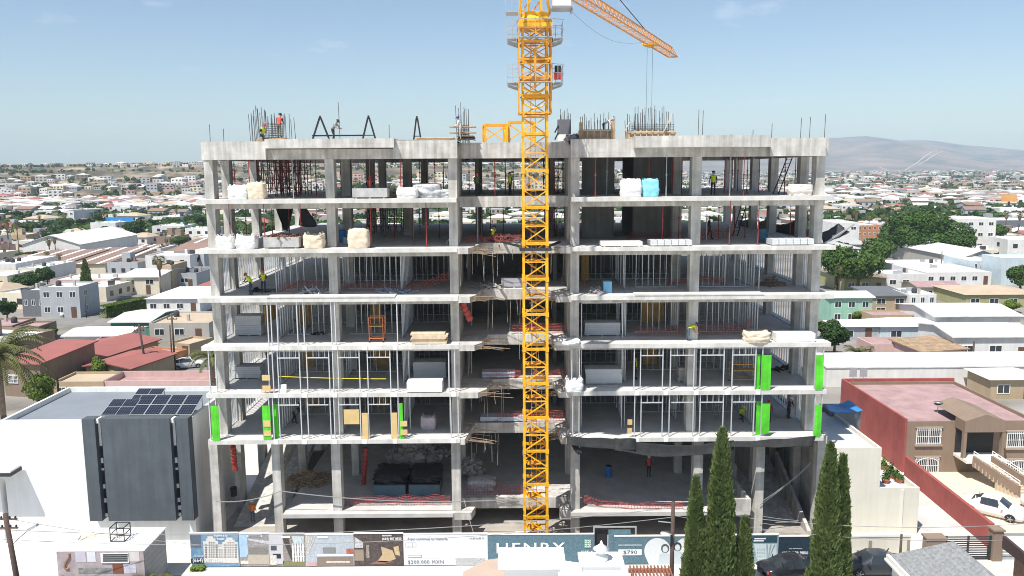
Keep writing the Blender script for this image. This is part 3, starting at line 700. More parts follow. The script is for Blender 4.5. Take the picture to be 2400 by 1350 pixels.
# street in front of the site, pavement with a kerb
ASPH = mat('asphalt', (.27, .26, .25), rough=.92, var=.18, scale=.7, bump=.2)
PAVE = mat('pavement_concrete', (.52, .51, .48), rough=.9, var=.16, scale=.5, bump=.15)
def sheet(name, m, poly, z0, z1, kind='structure'):
    o = solo(G().prism(poly, z0, z1), name, m, None, None, kind=kind); return o
sheet('road', ASPH, [(-140, 43.5), (140, 43.5), (140, 50.2), (-140, 50.2)], -.1, .004)
sheet('pavement', PAVE, [(-140, 50.2), (140, 50.2), (140, 53.9), (-140, 53.9)], -.1, .13)
sheet('pavement', PAVE, [(-140, 41.2), (140, 41.2), (140, 43.5), (-140, 43.5)], -.1, .13)
sheet('site_floor', mat('site_dirt', (.36, .33, .29), rough=.95, var=.2, scale=.6), [(-22.5, 53.9), (23, 53.9), (23, 86), (-22.5, 86)], -.2, .004)
def strip(name, pts, w, m=ASPH, z=.006):
    """a street along photo points on the ground"""
    P = [gr(*p) for p in pts]; g = G(); n = len(P)
    for i, p in enumerate(P):
        d = (P[min(i + 1, n - 1)] - P[max(i - 1, 0)]); d.z = 0; d.normalize(); s = Vector((-d.y, d.x, 0)) * w / 2
        g.v += [tuple((p + s).xy) + (z,), tuple((p - s).xy) + (z,)]
    for i in range(n - 1): g.f.append((2 * i, 2 * i + 1, 2 * i + 3, 2 * i + 2)); g.m.append(0)
    o = bpy.data.objects.new(name, g.mesh(name, m)); col.objects.link(o); o['kind'] = 'structure'
ROADL = mat('sun_bleached_asphalt', (.20, .195, .185), rough=.92, var=.12, scale=.3)
strip('road', [(130, 762), (215, 735), (300, 706), (380, 680)], 9, ROADL)
strip('road', [(330, 950), (420, 870), (480, 838), (640, 760)], 9, ROADL, .010)
strip('road', [(1950, 700), (2080, 640), (2200, 600)], 9, ROADL)
# ================================================================= plants
LEAFD = leafmat('leaf_dark', (.018, .045, .010), (.055, .115, .025))
LEAFM = leafmat('leaf_mid', (.03, .07, .012), (.10, .17, .035))
LEAFY = leafmat('leaf_yellow_green', (.06, .11, .015), (.20, .27, .05))
LEAFC = leafmat('leaf_cypress', (.075, .12, .032), (.22, .275, .095))
LEAFP = leafmat('leaf_palm', (.05, .075, .02), (.20, .20, .075))
BARK = mat('bark', (.12, .085, .06), rough=.95, var=.25, scale=3, bump=.5)
PALMB = mat('palm_trunk', (.20, .15, .11), rough=.95, var=.25, scale=4, bump=.5)
SKIRT = mat('dry_palm_skirt', (.25, .17, .09), rough=.95, var=.25, scale=4)
def leaf(g, p, d, s, r, m=0):
    """one leaf clump: a bent pair of triangles about direction d"""
    u = d.orthogonal(); u.rotate(Matrix.Rotation(r.uniform(0, 6.28), 3, d)); u.normalize(); w = d.cross(u)
    a = p + u * s * .5; b = p + w * s * .45 + d * s * .15; c = p - u * s * .5; e = p - w * s * .45 + d * s * .12
    g.add([a, b, c, e], [(0, 1, 2), (0, 2, 3)], m)
def crown_mesh(name, blobs, count, size, m, seed, flat=1.0, inner=.55):
    """leaf clumps through a volume of several uneven lobes"""
    r = random.Random(seed); g = G(); tot = sum(b[1] ** 2 for b in blobs)
    for c, rad in blobs:
        for k in range(int(count * rad * rad / tot)):
            d = Vector((r.gauss(0, 1), r.gauss(0, 1), r.gauss(0, 1)))
            d.normalize(); t = r.uniform(inner, 1.0) ** .6
            lump = 1 + .22 * noise.noise(d * 2.3 + Vector(c))
            p = Vector(c) + Vector((d.x, d.y, d.z * flat)) * rad * t * lump
            dd = (d + Vector((r.gauss(0, .45), r.gauss(0, .45), r.gauss(.15, .45)))).normalized()
            leaf(g, p, dd, size * r.uniform(.6, 1.35), r)
    return g.mesh(name, m)
def trunk_mesh(h, r0, limbs, m=BARK, seed=1):
    r = random.Random(seed); g = G()
    p = Vector((0, 0, -.2)); pts = [p]
    for k in range(4): p = p + Vector((r.uniform(-.12, .12) * h * .2, r.uniform(-.12, .12) * h * .2, (h + .2) / 4)); pts.append(p)
    for k, (a, b) in enumerate(zip(pts, pts[1:])): g.bar(a, b, 2 * r0 * (1 - .13 * k), None, 0, 7, 2 * r0 * (1 - .13 * (k + 1)))
    for q in limbs: g.bar(pts[-1] - Vector((0, 0, h * .12)), Vector(q), r0 * 1.1, None, 0, 6, r0 * .35)
    return g.mesh('trunk', m, True)
def blobs(R_, hz, n, seed, z0, flat=.75):
    r = random.Random(seed); out = [((0, 0, z0 + hz * .5), R_ * .7)]
    for k in range(n):
        a = r.uniform(0, 6.28); d = R_ * r.uniform(.3, .72); out.append(((d * math.cos(a), d * math.sin(a), z0 + hz * r.uniform(.2, .85)), R_ * r.uniform(.3, .5)))
    return out
TREES = []
def tree_proto(kind, R_, th, hz, n, count, size, m, seed):
    b = blobs(R_, hz, n, seed, th); return (crown_mesh('crown', b, count, size, m, seed, .8), trunk_mesh(th + hz * .35, R_ * .07 + .05, [c for c, _ in b[1:6]], seed=seed), R_, th + hz)
TP = [tree_proto('a', 2.6, 1.5, 3.6, 9, 3600, .34, LEAFD, 1), tree_proto('b', 2.9, 1.6, 3.2, 10, 3600, .36, LEAFM, 2), tree_proto('c', 2.3, 1.2, 3.0, 8, 3000, .32, LEAFY, 3), tree_proto('d', 3.4, 2.0, 4.2, 12, 4200, .42, LEAFD, 4)]
def tree(px, py, k, label, height=None, width=None, group=None, Y=None, z=None, name='tree', cat='tree'):
    p = gr(px, py) if Y is None else Vector((at(px, py, Y).x, Y, z if z is not None else 0))
    return tree_at(p, k, label, height, width, group, name, cat)
def tree_at(p, k, label, height=None, width=None, group=None, name='tree', cat='tree'):
    cm, tm, R_, h = TP[k]; o = thing(name, label, cat, p, group, rnd.uniform(0, 6.28))
    s = (height or h) / h; sx = (width / (2 * R_)) if width else s
    o.scale = (sx, sx, s)
    for nm, me in (('trunk', tm), ('crown', cm)):
        c = bpy.data.objects.new(nm, me); col.objects.link(c); c.parent = o
    return o
# palms
def frond(g, base, az, L, rise, r, nseg=7, m=0, droop=1.0, lw=.5):
    p = Vector(base); d = Vector((math.cos(az), math.sin(az), rise)).normalized(); pts = [p]
    for k in range(nseg):
        d = (d + Vector((0, 0, -.22 * droop * (k + 1) / nseg * 1.6))).normalized(); p = p + d * L / nseg; pts.append(p)
    side = Vector((-math.sin(az), math.cos(az), 0))
    for k in range(nseg):
        a, b = pts[k], pts[k + 1]; g.bar(a, b, .035, .03, m)
        w = lw * math.sin(math.pi * (k + .9) / (nseg + 1.2)) + .06
        for s in (-1, 1):
            for t in (.0, .33, .66):
                q = a + (b - a) * t; e = q + side * s * w + (b - a) * .55 + Vector((0, 0, -w * .35)); g.add([q, q + (b - a) * .3, e], [(0, 1, 2)], m)
def fan_palm(seed, h, rc=1.5, nf=40):
    r = random.Random(seed); g = G()
    for k in range(nf):
        az = r.uniform(0, 6.28); el = r.uniform(-.6, 1.1); d = Vector((math.cos(az) * math.cos(el), math.sin(az) * math.cos(el), math.sin(el)))
        st = Vector((0, 0, h)) + d * rc * .45; g.bar((0, 0, h), st, .04)
        side = d.cross(Vector((0, 0, 1))).normalized(); up = side.cross(d)
        for j in range(9):                             # fingers of the fan
            a = (j - 4) * .28; e = d * math.cos(a) + side * math.sin(a); tip = st + e * rc * r.uniform(.5, .65) + Vector((0, 0, -.1 * abs(j - 4) * .3))
            q = st + (d * math.cos(a + .12) + side * math.sin(a + .12)) * rc * .25; g.add([st, q, tip], [(0, 1, 2)])
    c = g.mesh('crown', LEAFP)
    s = G(); s.rev([(.16, -1.9), (.5, -1.4), (.62, -.5), (.3, .1)], (0, 0, h - .2), 9)
    t = G(); t.bar((0, 0, -.3), (r.uniform(-.2, .2), 0, h * .5), .46, None, 0, 8, .36); t.bar((r.uniform(-.2, .2), 0, h * .5), (0, 0, h), .36, None, 0, 8, .34)
    return c, t.mesh('trunk', PALMB, True), s.mesh('dry_skirt', SKIRT, True)
PP = [fan_palm(3, 9), fan_palm(5, 7, 1.6), fan_palm(8, 11, 1.4)]
def palm(px, py, k, label, height=None, group='fan palms over the roofs', Y=None, s=None):
    p = gr(px, py) if Y is None else Vector((at(px, py, Y).x, Y, 0))
    h = [9, 7, 11][k] + .8; q = s or ((height or h) / h)
    o = thing('palm_tree', label, 'palm tree', p, group, rnd.uniform(0, 6.28)); o.scale = (q, q, q)
    for nm, me in zip(('crown', 'trunk', 'dry_skirt'), PP[k]):
        c = bpy.data.objects.new(nm, me); col.objects.link(c); c.parent = o
    return o
def date_palm(p, h, L, label, seed, nf=46):
    o = thing('palm_tree', label, 'palm tree', p); r = random.Random(seed)
    G().bar((0, 0, -.2), (0, 0, h * .5), .62, None, 0, 9, .5).bar((0, 0, h * .5), (0, 0, h), .5, None, 0, 9, .55).build('trunk', PALMB, o, True)
    g = G()
    for k in range(nf): frond(g, (0, 0, h), r.uniform(0, 6.28), L * r.uniform(.85, 1.1), r.uniform(-.35, 1.6), r, lw=.42)
    g.build('crown', LEAFP, o); return o
# cypress: flame-shaped, dense scale-leaf sprays over a dark core
def cypress(name, p, h, w, label, seed, count=15000):
    o = thing(name, label, 'cypress tree', p); r = random.Random(seed); g = G()
    def rad(t, a):
        q = (1 - t) ** .60 * min(1, (t + .03) * 9) ; return w / 2 * q * (1 + .30 * noise.noise(Vector((math.cos(a) * 1.4, math.sin(a) * 1.4, t * 11 + seed))) + .20 * noise.noise(Vector((math.cos(a) * 4, math.sin(a) * 4, t * 26 + seed))))
    for k in range(count):
        t = 1 - math.sqrt(r.random()) * .995 if r.random() < .8 else r.random(); a = r.uniform(0, 6.28); q = rad(t, a) * r.uniform(.70, 1.08) + .02
        P = Vector((q * math.cos(a), q * math.sin(a), .15 + t * (h - .3))); d = Vector((math.cos(a) * .55, math.sin(a) * .55, 1)) + Vector((r.gauss(0, .25), r.gauss(0, .25), r.gauss(0, .2))); d.normalize()
        if noise.noise(Vector((P.x * 2.2, P.y * 2.2, P.z * 1.1 + seed))) < -.34 and r.random() < .75: continue
        s = r.uniform(.14, .36); sd = d.cross(Vector((math.cos(a), math.sin(a), .2))).normalized() * s * r.uniform(.22, .4)
        g.add([P - sd, P + sd, P + d * s], [(0, 1, 2)])
        n2 = d.cross(sd).normalized() * s * .3; g.add([P - n2, P + n2, P + d * s * .9], [(0, 1, 2)])
    g.build('foliage', LEAFC, o)
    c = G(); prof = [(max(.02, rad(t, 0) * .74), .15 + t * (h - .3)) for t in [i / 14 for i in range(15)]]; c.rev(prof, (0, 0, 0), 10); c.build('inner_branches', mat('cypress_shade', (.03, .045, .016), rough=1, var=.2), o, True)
    G().bar((0, 0, -.2), (0, 0, h * .4), .3, None, 0, 7, .15).build('trunk', BARK, o, True); return o
# ================================================================= houses round the site
def wm(name, c, **k): return mat('wall_' + name, c, rough=k.pop('rough', .88), var=k.pop('var', .08), scale=k.pop('scale', .5), streak=k.pop('streak', .08), **k)
W = {'white': wm('white', (.70, .69, .67), var=.1), 'cream': wm('cream', (.66, .60, .47)), 'grey': wm('grey', (.40, .42, .44)), 'dkgrey': wm('dark_grey', (.16, .17, .19)),
     'tan': wm('tan', (.42, .33, .22)), 'brown': wm('brown', (.25, .185, .14)), 'green': wm('green', (.30, .52, .40)), 'dkgreen': wm('dark_green', (.07, .22, .15)),
     'pink': wm('pink', (.58, .40, .37)), 'orange': wm('orange', (.48, .22, .10)), 'red': wm('red', (.33, .085, .075), var=.2, streak=.09), 'yellow': wm('yellow', (.66, .52, .26)),
     'ltblue': wm('pale_blue', (.52, .60, .64)), 'block': wm('block', (.42, .40, .36)), 'olive': wm('olive', (.36, .35, .18))}
def rm(name, c, **k): return mat('roof_' + name, c, rough=.85, var=k.pop('var', .1), scale=k.pop('scale', .35), **k)
RF = {'white': rm('white', (.66, .655, .64), var=.22, scale=.6), 'grey': rm('grey', (.38, .38, .375)), 'dark': rm('dark', (.13, .135, .145)), 'red': rm('red', (.30, .11, .095), lines=(0, .35, .12)),
      'pink': rm('pink', (.36, .24, .235), var=.22, scale=.6), 'tan': rm('tan', (.45, .36, .26)), 'brown': rm('brown', (.24, .16, .125)), 'rust': rm('rust', (.34, .24, .15), var=.35, scale=1.2, lines=(0, .6, .3)),
      'ltgrey': rm('light_grey', (.58, .58, .57)), 'bluegrey': rm('blue_grey', (.20, .225, .25))}
winm = {}
def winmesh(w, h, bars=False):
    k = (w, h, bars)
    if k not in winm:
        g = G(); f = .07
        g.box(-w / 2, w / 2, -.03, .04, -h / 2, -h / 2 + f); g.box(-w / 2, w / 2, -.03, .04, h / 2 - f, h / 2); g.box(-w / 2, -w / 2 + f, -.03, .04, -h / 2 + f, h / 2 - f); g.box(w / 2 - f, w / 2, -.03, .04, -h / 2 + f, h / 2 - f)
        g.box(-.03, .03, -.02, .04, -h / 2 + f, h / 2 - f)
        if bars:
            n = max(4, int(w / .16))
            for i in range(1, n): g.bar((-w / 2 + w * i / n, -.09, -h / 2), (-w / 2 + w * i / n, -.09, h / 2), .03)
            for t in (-.5, 0, .5): g.bar((-w / 2, -.09, t * h * .8), (w / 2, -.09, t * h * .8), .03)
        p = G(); p.box(-w / 2 + f, w / 2 - f, .0, .02, -h / 2 + f, h / 2 - f)
        winm[k] = (g.mesh('window_frame', WHITE), p.mesh('window_pane', GLASS))
    return winm[k]
def window(parent, loc, w=1.4, h=1.2, rz=0, bars=False):
    fm, pm = winmesh(w, h, bars)
    f = part('window', fm, parent, loc, rz); q = bpy.data.objects.new('pane', pm); col.objects.link(q); q.parent = f; return f
HAND = []
def tank(o, x, y, z):
    G().rev([(.02, 0), (.45, .02), (.5, .15), (.5, .8), (.3, 1.0), (.1, 1.05)], (x, y, z), 10).build('water_tank', mat('tank_plastic', (.05, .05, .055), var=.1), o, True)
def house(label, x0, x1, yb, yt, yr, wall='white', roof='white', style='flat', win=(1, 3), yaw=0, name='house', cat='house', dmax=40, dmin=5, group=None, door=True, Y=None, par=.35, ov=.4, ridge=1.6, bars=False, side=None, h=None):
    mid = (x0 + x1) / 2; p = gr(mid, yb) if Y is None else Vector((at(mid, yb, Y).x, Y, 0)); Y0 = p.y
    w = at(x1, yb, Y0).x - at(x0, yb, Y0).x; h = h or max(2.4, at(mid, yt, Y0).z)
    d = max(dmin, min(dmax, gr(mid, yr, h).y - Y0))
    o = thing(name, label, cat, p, group, R(yaw)); HAND.append((p.x, p.y + d / 2, max(w, d) * .55))
    wa, ro = W[wall], RF[roof]
    g = G()
    if style == 'flat':
        g.box(-w / 2, w / 2, 0, d, -.3, h - par); t = .18
        g.box(-w / 2, w / 2, 0, t, h - par, h); g.box(-w / 2, w / 2, d - t, d, h - par, h); g.box(-w / 2, -w / 2 + t, t, d - t, h - par, h); g.box(w / 2 - t, w / 2, t, d - t, h - par, h)
        g.build('wall', wa, o); r = G(); r.box(-w / 2 + t + .002, w / 2 - t - .002, t + .002, d - t - .002, h - par, h - par + .06); r.build('roof', ro, o)
    elif style in ('gable_x', 'gable_y', 'shed', 'hip'):
        g.box(-w / 2, w / 2, 0, d, -.3, h); r = G(); t = .14; a, b = w / 2 + ov, d + ov
        if style == 'gable_x':                         # ridge across the view
            zr = h + ridge; r.xprism([(-ov, h), (d / 2, zr), (b, h), (b, h + t), (d / 2, zr + t), (-ov, h + t)], -a, a)
            g.xprism([(0, h), (d, h), (d / 2, zr - .03)], -w / 2, w / 2)
        elif style == 'gable_y':                       # ridge runs away from the camera
            zr = h + ridge
            r.add([(-a, -ov, h), (0, -ov, zr), (a, -ov, h), (a, -ov, h + t), (0, -ov, zr + t), (-a, -ov, h + t), (-a, b, h), (0, b, zr), (a, b, h), (a, b, h + t), (0, b, zr + t), (-a, b, h + t)],
                  [(0, 1, 4, 5), (1, 2, 3, 4), (6, 11, 10, 7), (7, 10, 9, 8), (5, 4, 10, 11), (4, 3, 9, 10), (0, 6, 7, 1), (1, 7, 8, 2), (0, 5, 11, 6), (2, 8, 9, 3)])
            g.add([(-w / 2, 0, h), (w / 2, 0, h), (0, 0, zr - .03), (-w / 2, d, h), (w / 2, d, h), (0, d, zr - .03)], [(0, 1, 2), (5, 4, 3)])
        elif style == 'shed':
            r.xprism([(-ov, h), (b, h + ridge), (b, h + ridge + t), (-ov, h + t)], -a, a); g.xprism([(0, h), (d, h), (d, h + ridge - .03)], -w / 2, w / 2)
        else:
            zr = h + ridge; k = min(a, b / 2) * .9
            r.add([(-a, -ov, h), (a, -ov, h), (a, b, h), (-a, b, h), (-a + k, d / 2, zr), (a - k, d / 2, zr)], [(0, 1, 5, 4), (1, 2, 5), (2, 3, 4, 5), (3, 0, 4), (3, 2, 1, 0)])
        g.build('wall', wa, o); r.build('roof', ro, o)
    rows, cols = win
    for i in range(rows):
        zc = (i + .55) * (h - .2) / rows if rows else 0
        for k in range(cols):
            if i == 0 and door and k == cols - 1 and cols > 1: continue
            ww = min(1.8, w / cols * .5); window(o, (-w / 2 + w * (k + .5) / cols, -.02, zc), round(ww, 1), 1.1, 0, bars)
    if side:                                           # windows on a side face: +1 right, -1 left
        for i in range(max(1, rows)): window(o, (side * (w / 2 + .02), d * .3, (i + .55) * (h - .2) / max(1, rows)), 1.2, 1.1, side * math.pi / 2)
    if door: G().box(w / 2 - w / max(cols, 2) * .7, w / 2 - w / max(cols, 2) * .7 + 1.0, -.05, .02, 0, min(2.1, h - .3)).build('door', mat('brown_door', (.13, .07, .045), rough=.6, var=.15), o)
    if style == 'flat' and name == 'house' and d > 5.5:
        for q in range(2 + int(w) % 3):
            x, y = rnd.uniform(-w * .38, w * .38), rnd.uniform(d * .25, d * .8); k_ = rnd.random()
            if k_ < .35: tank(o, x, y, h - par + .06)
            elif k_ < .7: G().box(x - .5, x + .5, y - .35, y + .35, h - par + .062, h - par + .75).build('air_conditioner', CRG, o)
            else: G().box(x - .2, x + .2, y - .2, y + .2, h - par + .062, h - par + 1.1).build('vent', W['block'], o)
    o['w'] = w; o['d'] = d; o['h'] = h
    return o
# ---- left of the site
house('grey two-storey modern house with a terracotta panel, by the left street', 98, 190, 745, 672, 660, 'grey', 'white', win=(2, 3), side=1)
house('dark grey flat-roofed wing of the modern house, narrow upright windows', 55, 108, 742, 680, 668, 'dkgrey', 'white', win=(1, 3), door=False)
house('white low house with a dark garage opening at the left picture edge', -40, 40, 660, 618, 600, 'white', 'white', win=(1, 2))
house('white house with dark garage doors behind the slim cypress', 45, 100, 662, 628, 612, 'white', 'white', win=(1, 2))
house('white house with solar panels and a pinkish end wall, beside the slim cypress', 120, 262, 690, 655, 640, 'pink', 'white', win=(1, 3))
house('cream two-storey house with a pale gabled roof above the hedge', 285, 375, 690, 650, 630, 'cream', 'ltgrey', 'gable_x', win=(2, 2), ridge=.9)
house('beige tall house behind a palm, near the street bend', 372, 405, 680, 622, 612, 'tan', 'tan', win=(2, 1))
house('grey open carport house left of the unfinished block', 405, 462, 675, 640, 625, 'grey', 'dark', win=(1, 1))
house('white hip-roofed bungalow across the left street', 345, 470, 735, 700, 672, 'white', 'white', 'hip', win=(1, 4), ridge=1.1)
house('small white house with a red tile roof near the block', 440, 500, 705, 680, 655, 'white', 'red', 'hip', win=(1, 2), ridge=1)
house('brown-roofed low house with a parapet at the left edge, behind the palm', -60, 30, 800, 764, 745, 'brown', 'pink', win=(1, 2), yaw=4)
house('brown block-walled annex with a pink flat roof', 38, 95, 802, 765, 752, 'brown', 'pink', win=(0, 0), door=False)
house('large red metal-roofed house with two skylights, left foreground', 60, 215, 890, 850, 795, 'tan', 'red', 'gable_y', win=(1, 2), ridge=.8, yaw=-12)
house('brown house with a barred window beside the big palm', 8, 105, 930, 852, 812, 'brown', 'red', 'shed', win=(1, 2), ridge=.7, yaw=-10, bars=True)
house('red-roofed low house right of the round shrub', 195, 318, 905, 868, 828, 'tan', 'red', 'gable_y', win=(1, 2), ridge=.6, yaw=-14)
house('white-walled house with a wide white roof over block walls', 155, 298, 832, 788, 768, 'white', 'white', 'gable_x', win=(1, 2), ridge=.5)
house('grey block-walled flat house behind the leaning utility pole', 228, 296, 838, 795, 782, 'block', 'ltgrey', win=(0, 0), door=False)
house('dark green house with a pale pitched roof', 262, 352, 795, 756, 728, 'dkgreen', 'ltgrey', 'gable_x', win=(1, 2), ridge=.6)
house('large tan-roofed house with a pale corrugated side roof', 352, 492, 800, 757, 730, 'block', 'tan', win=(1, 3))
house('orange garage house beside the twin utility poles', 290, 392, 872, 838, 818, 'orange', 'pink', win=(1, 2), yaw=-20)
house('small house with brown garage doors along the sloping street', 392, 452, 842, 812, 800, 'tan', 'tan', win=(1, 2), yaw=-20)
house('red parapet house with an air conditioner on its pink roof', 245, 500, 938, 902, 885, 'pink', 'pink', win=(0, 0), door=False, par=.8)
house('curved tan wall house behind the solar roof', 128, 246, 940, 895, 888, 'tan', 'tan', win=(1, 3), door=False)
house('white warehouse with a broad pale roof among the left palms', 55, 190, 610, 574, 545, 'white', 'white', 'gable_y', win=(0, 0), ridge=3, name='warehouse', cat='warehouse')
for k, (a, b, yb, yt, yr, lab) in enumerate(((-60, 120, 652, 630, 596, 'long striped brown warehouse roof at the far left'), (120, 245, 640, 622, 590, 'striped brown warehouse roof next to the white box building'), (245, 310, 625, 606, 582, 'striped brown warehouse roof right of the palms'), (385, 500, 610, 592, 562, 'striped brown warehouse roof beside the unfinished block'))):
    o = house(lab, a, b, yb, yt, yr, 'cream', 'brown', 'shed', win=(0, 0), ridge=1.2, name='warehouse', cat='warehouse', door=False, yaw=6)
    w, d, h = o['w'], o['d'], o['h']; g = G(); n = max(3, int(w / 5))
    for i in range(n): x = -w / 2 + w * (i + .5) / n; g.add([(x, -.3, h + .16), (x + 1.0, -.3, h + .16), (x + 1.0, d, h + 1.4), (x, d, h + 1.4)], [(0, 1, 2, 3)])
    g.build('roof_light_strips', WHITE, o)
house('white box building among the striped warehouses', 320, 378, 607, 582, 574, 'white', 'white', win=(0, 0))
house('tall pale block with a dark end, left of the blue screen', 152, 176, 535, 494, 490, 'white', 'dark', win=(3, 2), name='apartment_block', cat='building')
house('far grey apartment row below the bare mesa', 192, 300, 478, 462, 459, 'grey', 'grey', win=(2, 10), name='apartment_block', cat='building', dmax=18)
# ---- right of the site
house('green two-storey house with a white roof, right of the block', 1946, 2042, 758, 698, 684, 'green', 'white', 'gable_x', win=(2, 3), ridge=.6)
house('beige two-storey house with a dark roof, next to the green house', 2042, 2128, 738, 694, 678, 'tan', 'dark', 'shed', win=(2, 2), ridge=.5)
house('white two-storey house with a brown panel and balcony', 2128, 2192, 740, 690, 675, 'white', 'white', win=(2, 3))
house('white low house with a round arch under a pink awning', 2076, 2168, 682, 642, 632, 'white', 'white', win=(1, 3))
house('long white modern house with a red end panel', 2168, 2322, 668, 638, 618, 'white', 'white', win=(1, 6))
house('white roof house with small red wall panels behind the long house', 2105, 2290, 645, 622, 608, 'white', 'white', win=(1, 4))
house('low house with a broad pink roof, middle right', 2150, 2250, 700, 684, 662, 'cream', 'pink', 'gable_x', win=(1, 2), ridge=.7)
house('pale grey warehouse with a row of small windows', 2278, 2345, 655, 612, 598, 'ltblue', 'white', win=(2, 5), name='warehouse', cat='warehouse')
house('long grey block warehouse at the right edge', 2345, 2480, 668, 604, 595, 'ltblue', 'white', win=(0, 0), name='warehouse', cat='warehouse')
house('block-walled gable house right of the big round tree', 2252, 2345, 640, 605, 570, 'block', 'ltgrey', 'gable_y', win=(0, 0), ridge=2)
house('beige house with a brown roof and dark windows, right edge', 2262, 2440, 722, 690, 668, 'olive', 'tan', 'hip', win=(1, 4), ridge=1)
house('white gabled house with dark windows under a broad white roof', 2188, 2388, 788, 742, 712, 'white', 'white', 'gable_x', win=(1, 4), ridge=.9)
house('yellow-ended house with an orange porch and a wide white roof', 2232, 2430, 848, 790, 758, 'white', 'white', 'gable_x', win=(1, 3), ridge=.8)
house('low white-roofed house behind the dark round tree', 1962, 2062, 800, 768, 752, 'grey', 'white', 'hip', win=(1, 2), ridge=.7)
house('grey-walled bungalow with a patchy white roof', 2062, 2212, 800, 770, 748, 'ltblue', 'white', 'hip', win=(1, 2), ridge=.9)
house('low house with a red-brown roof band in the middle right', 2042, 2165, 770, 752, 742, 'tan', 'pink', win=(1, 3))
house('old shed with a rusty corrugated roof beside the parked cars', 2150, 2270, 862, 828, 800, 'pink', 'rust', 'shed', win=(1, 2), ridge=.5, yaw=14, name='shed', cat='shed')
house('pink boundary building with leaning pallets', 2040, 2140, 845, 812, 805, 'pink', 'pink', win=(0, 0), door=False, name='shed', cat='shed')
house('very long white-roofed building behind the red roof house', 1936, 2460, 905, 868, 838, 'white', 'white', 'shed', win=(0, 0), door=False, ridge=.6, ov=.1)
house('olive bungalow half hidden by trees', 1978, 2076, 685, 652, 632, 'olive', 'brown', 'hip', win=(1, 3), ridge=1)
house('open white-roofed shelter among trees', 1962, 2060, 640, 612, 602, 'white', 'ltgrey', 'shed', win=(0, 0), ridge=1.5, name='shelter', cat='shelter')
house('tall white building with a blank wall behind the big tree', 2236, 2330, 588, 512, 506, 'white', 'white', win=(3, 4), name='apartment_block', cat='building')
house('long dark blue commercial building at the right edge', 2330, 2460, 552, 516, 508, 'dkgrey', 'ltgrey', win=(1, 5), name='commercial_building', cat='building')
house('white and orange apartment block left of the big tree', 2008, 2066, 568, 528, 520, 'orange', 'white', win=(3, 5), name='apartment_block', cat='building')
house('white box building beside the orange apartment block', 1958, 2012, 575, 522, 514, 'white', 'white', win=(2, 2), name='apartment_block', cat='building')
house('white three-storey building in the right distance', 1972, 2004, 510, 481, 478, 'white', 'white', win=(3, 3), name='apartment_block', cat='building')
house('white hillside building below the orange sign', 2290, 2340, 492, 472, 468, 'white', 'white', win=(2, 3), name='apartment_block', cat='building')
house('tan-roofed house at the right edge behind the red roof', 2320, 2440, 935, 905, 878, 'tan', 'ltgrey', 'hip', win=(1, 2), ridge=.8)
q_ = gr(2165, 606); HAND.append((q_.x, q_.y, 13))
for rd in ([(130, 762), (215, 735), (300, 706), (380, 680)], [(330, 950), (420, 870), (480, 838), (640, 760)], [(1950, 700), (2080, 640), (2200, 600)]):
    for (a, b), (c, d) in zip(rd, rd[1:]):
        A, B = gr(a, b), gr(c, d); k_ = int((B - A).length / 5) + 1
        for i in range(k_ + 1): q_ = A + (B - A) * i / k_; HAND.append((q_.x, q_.y, 5))
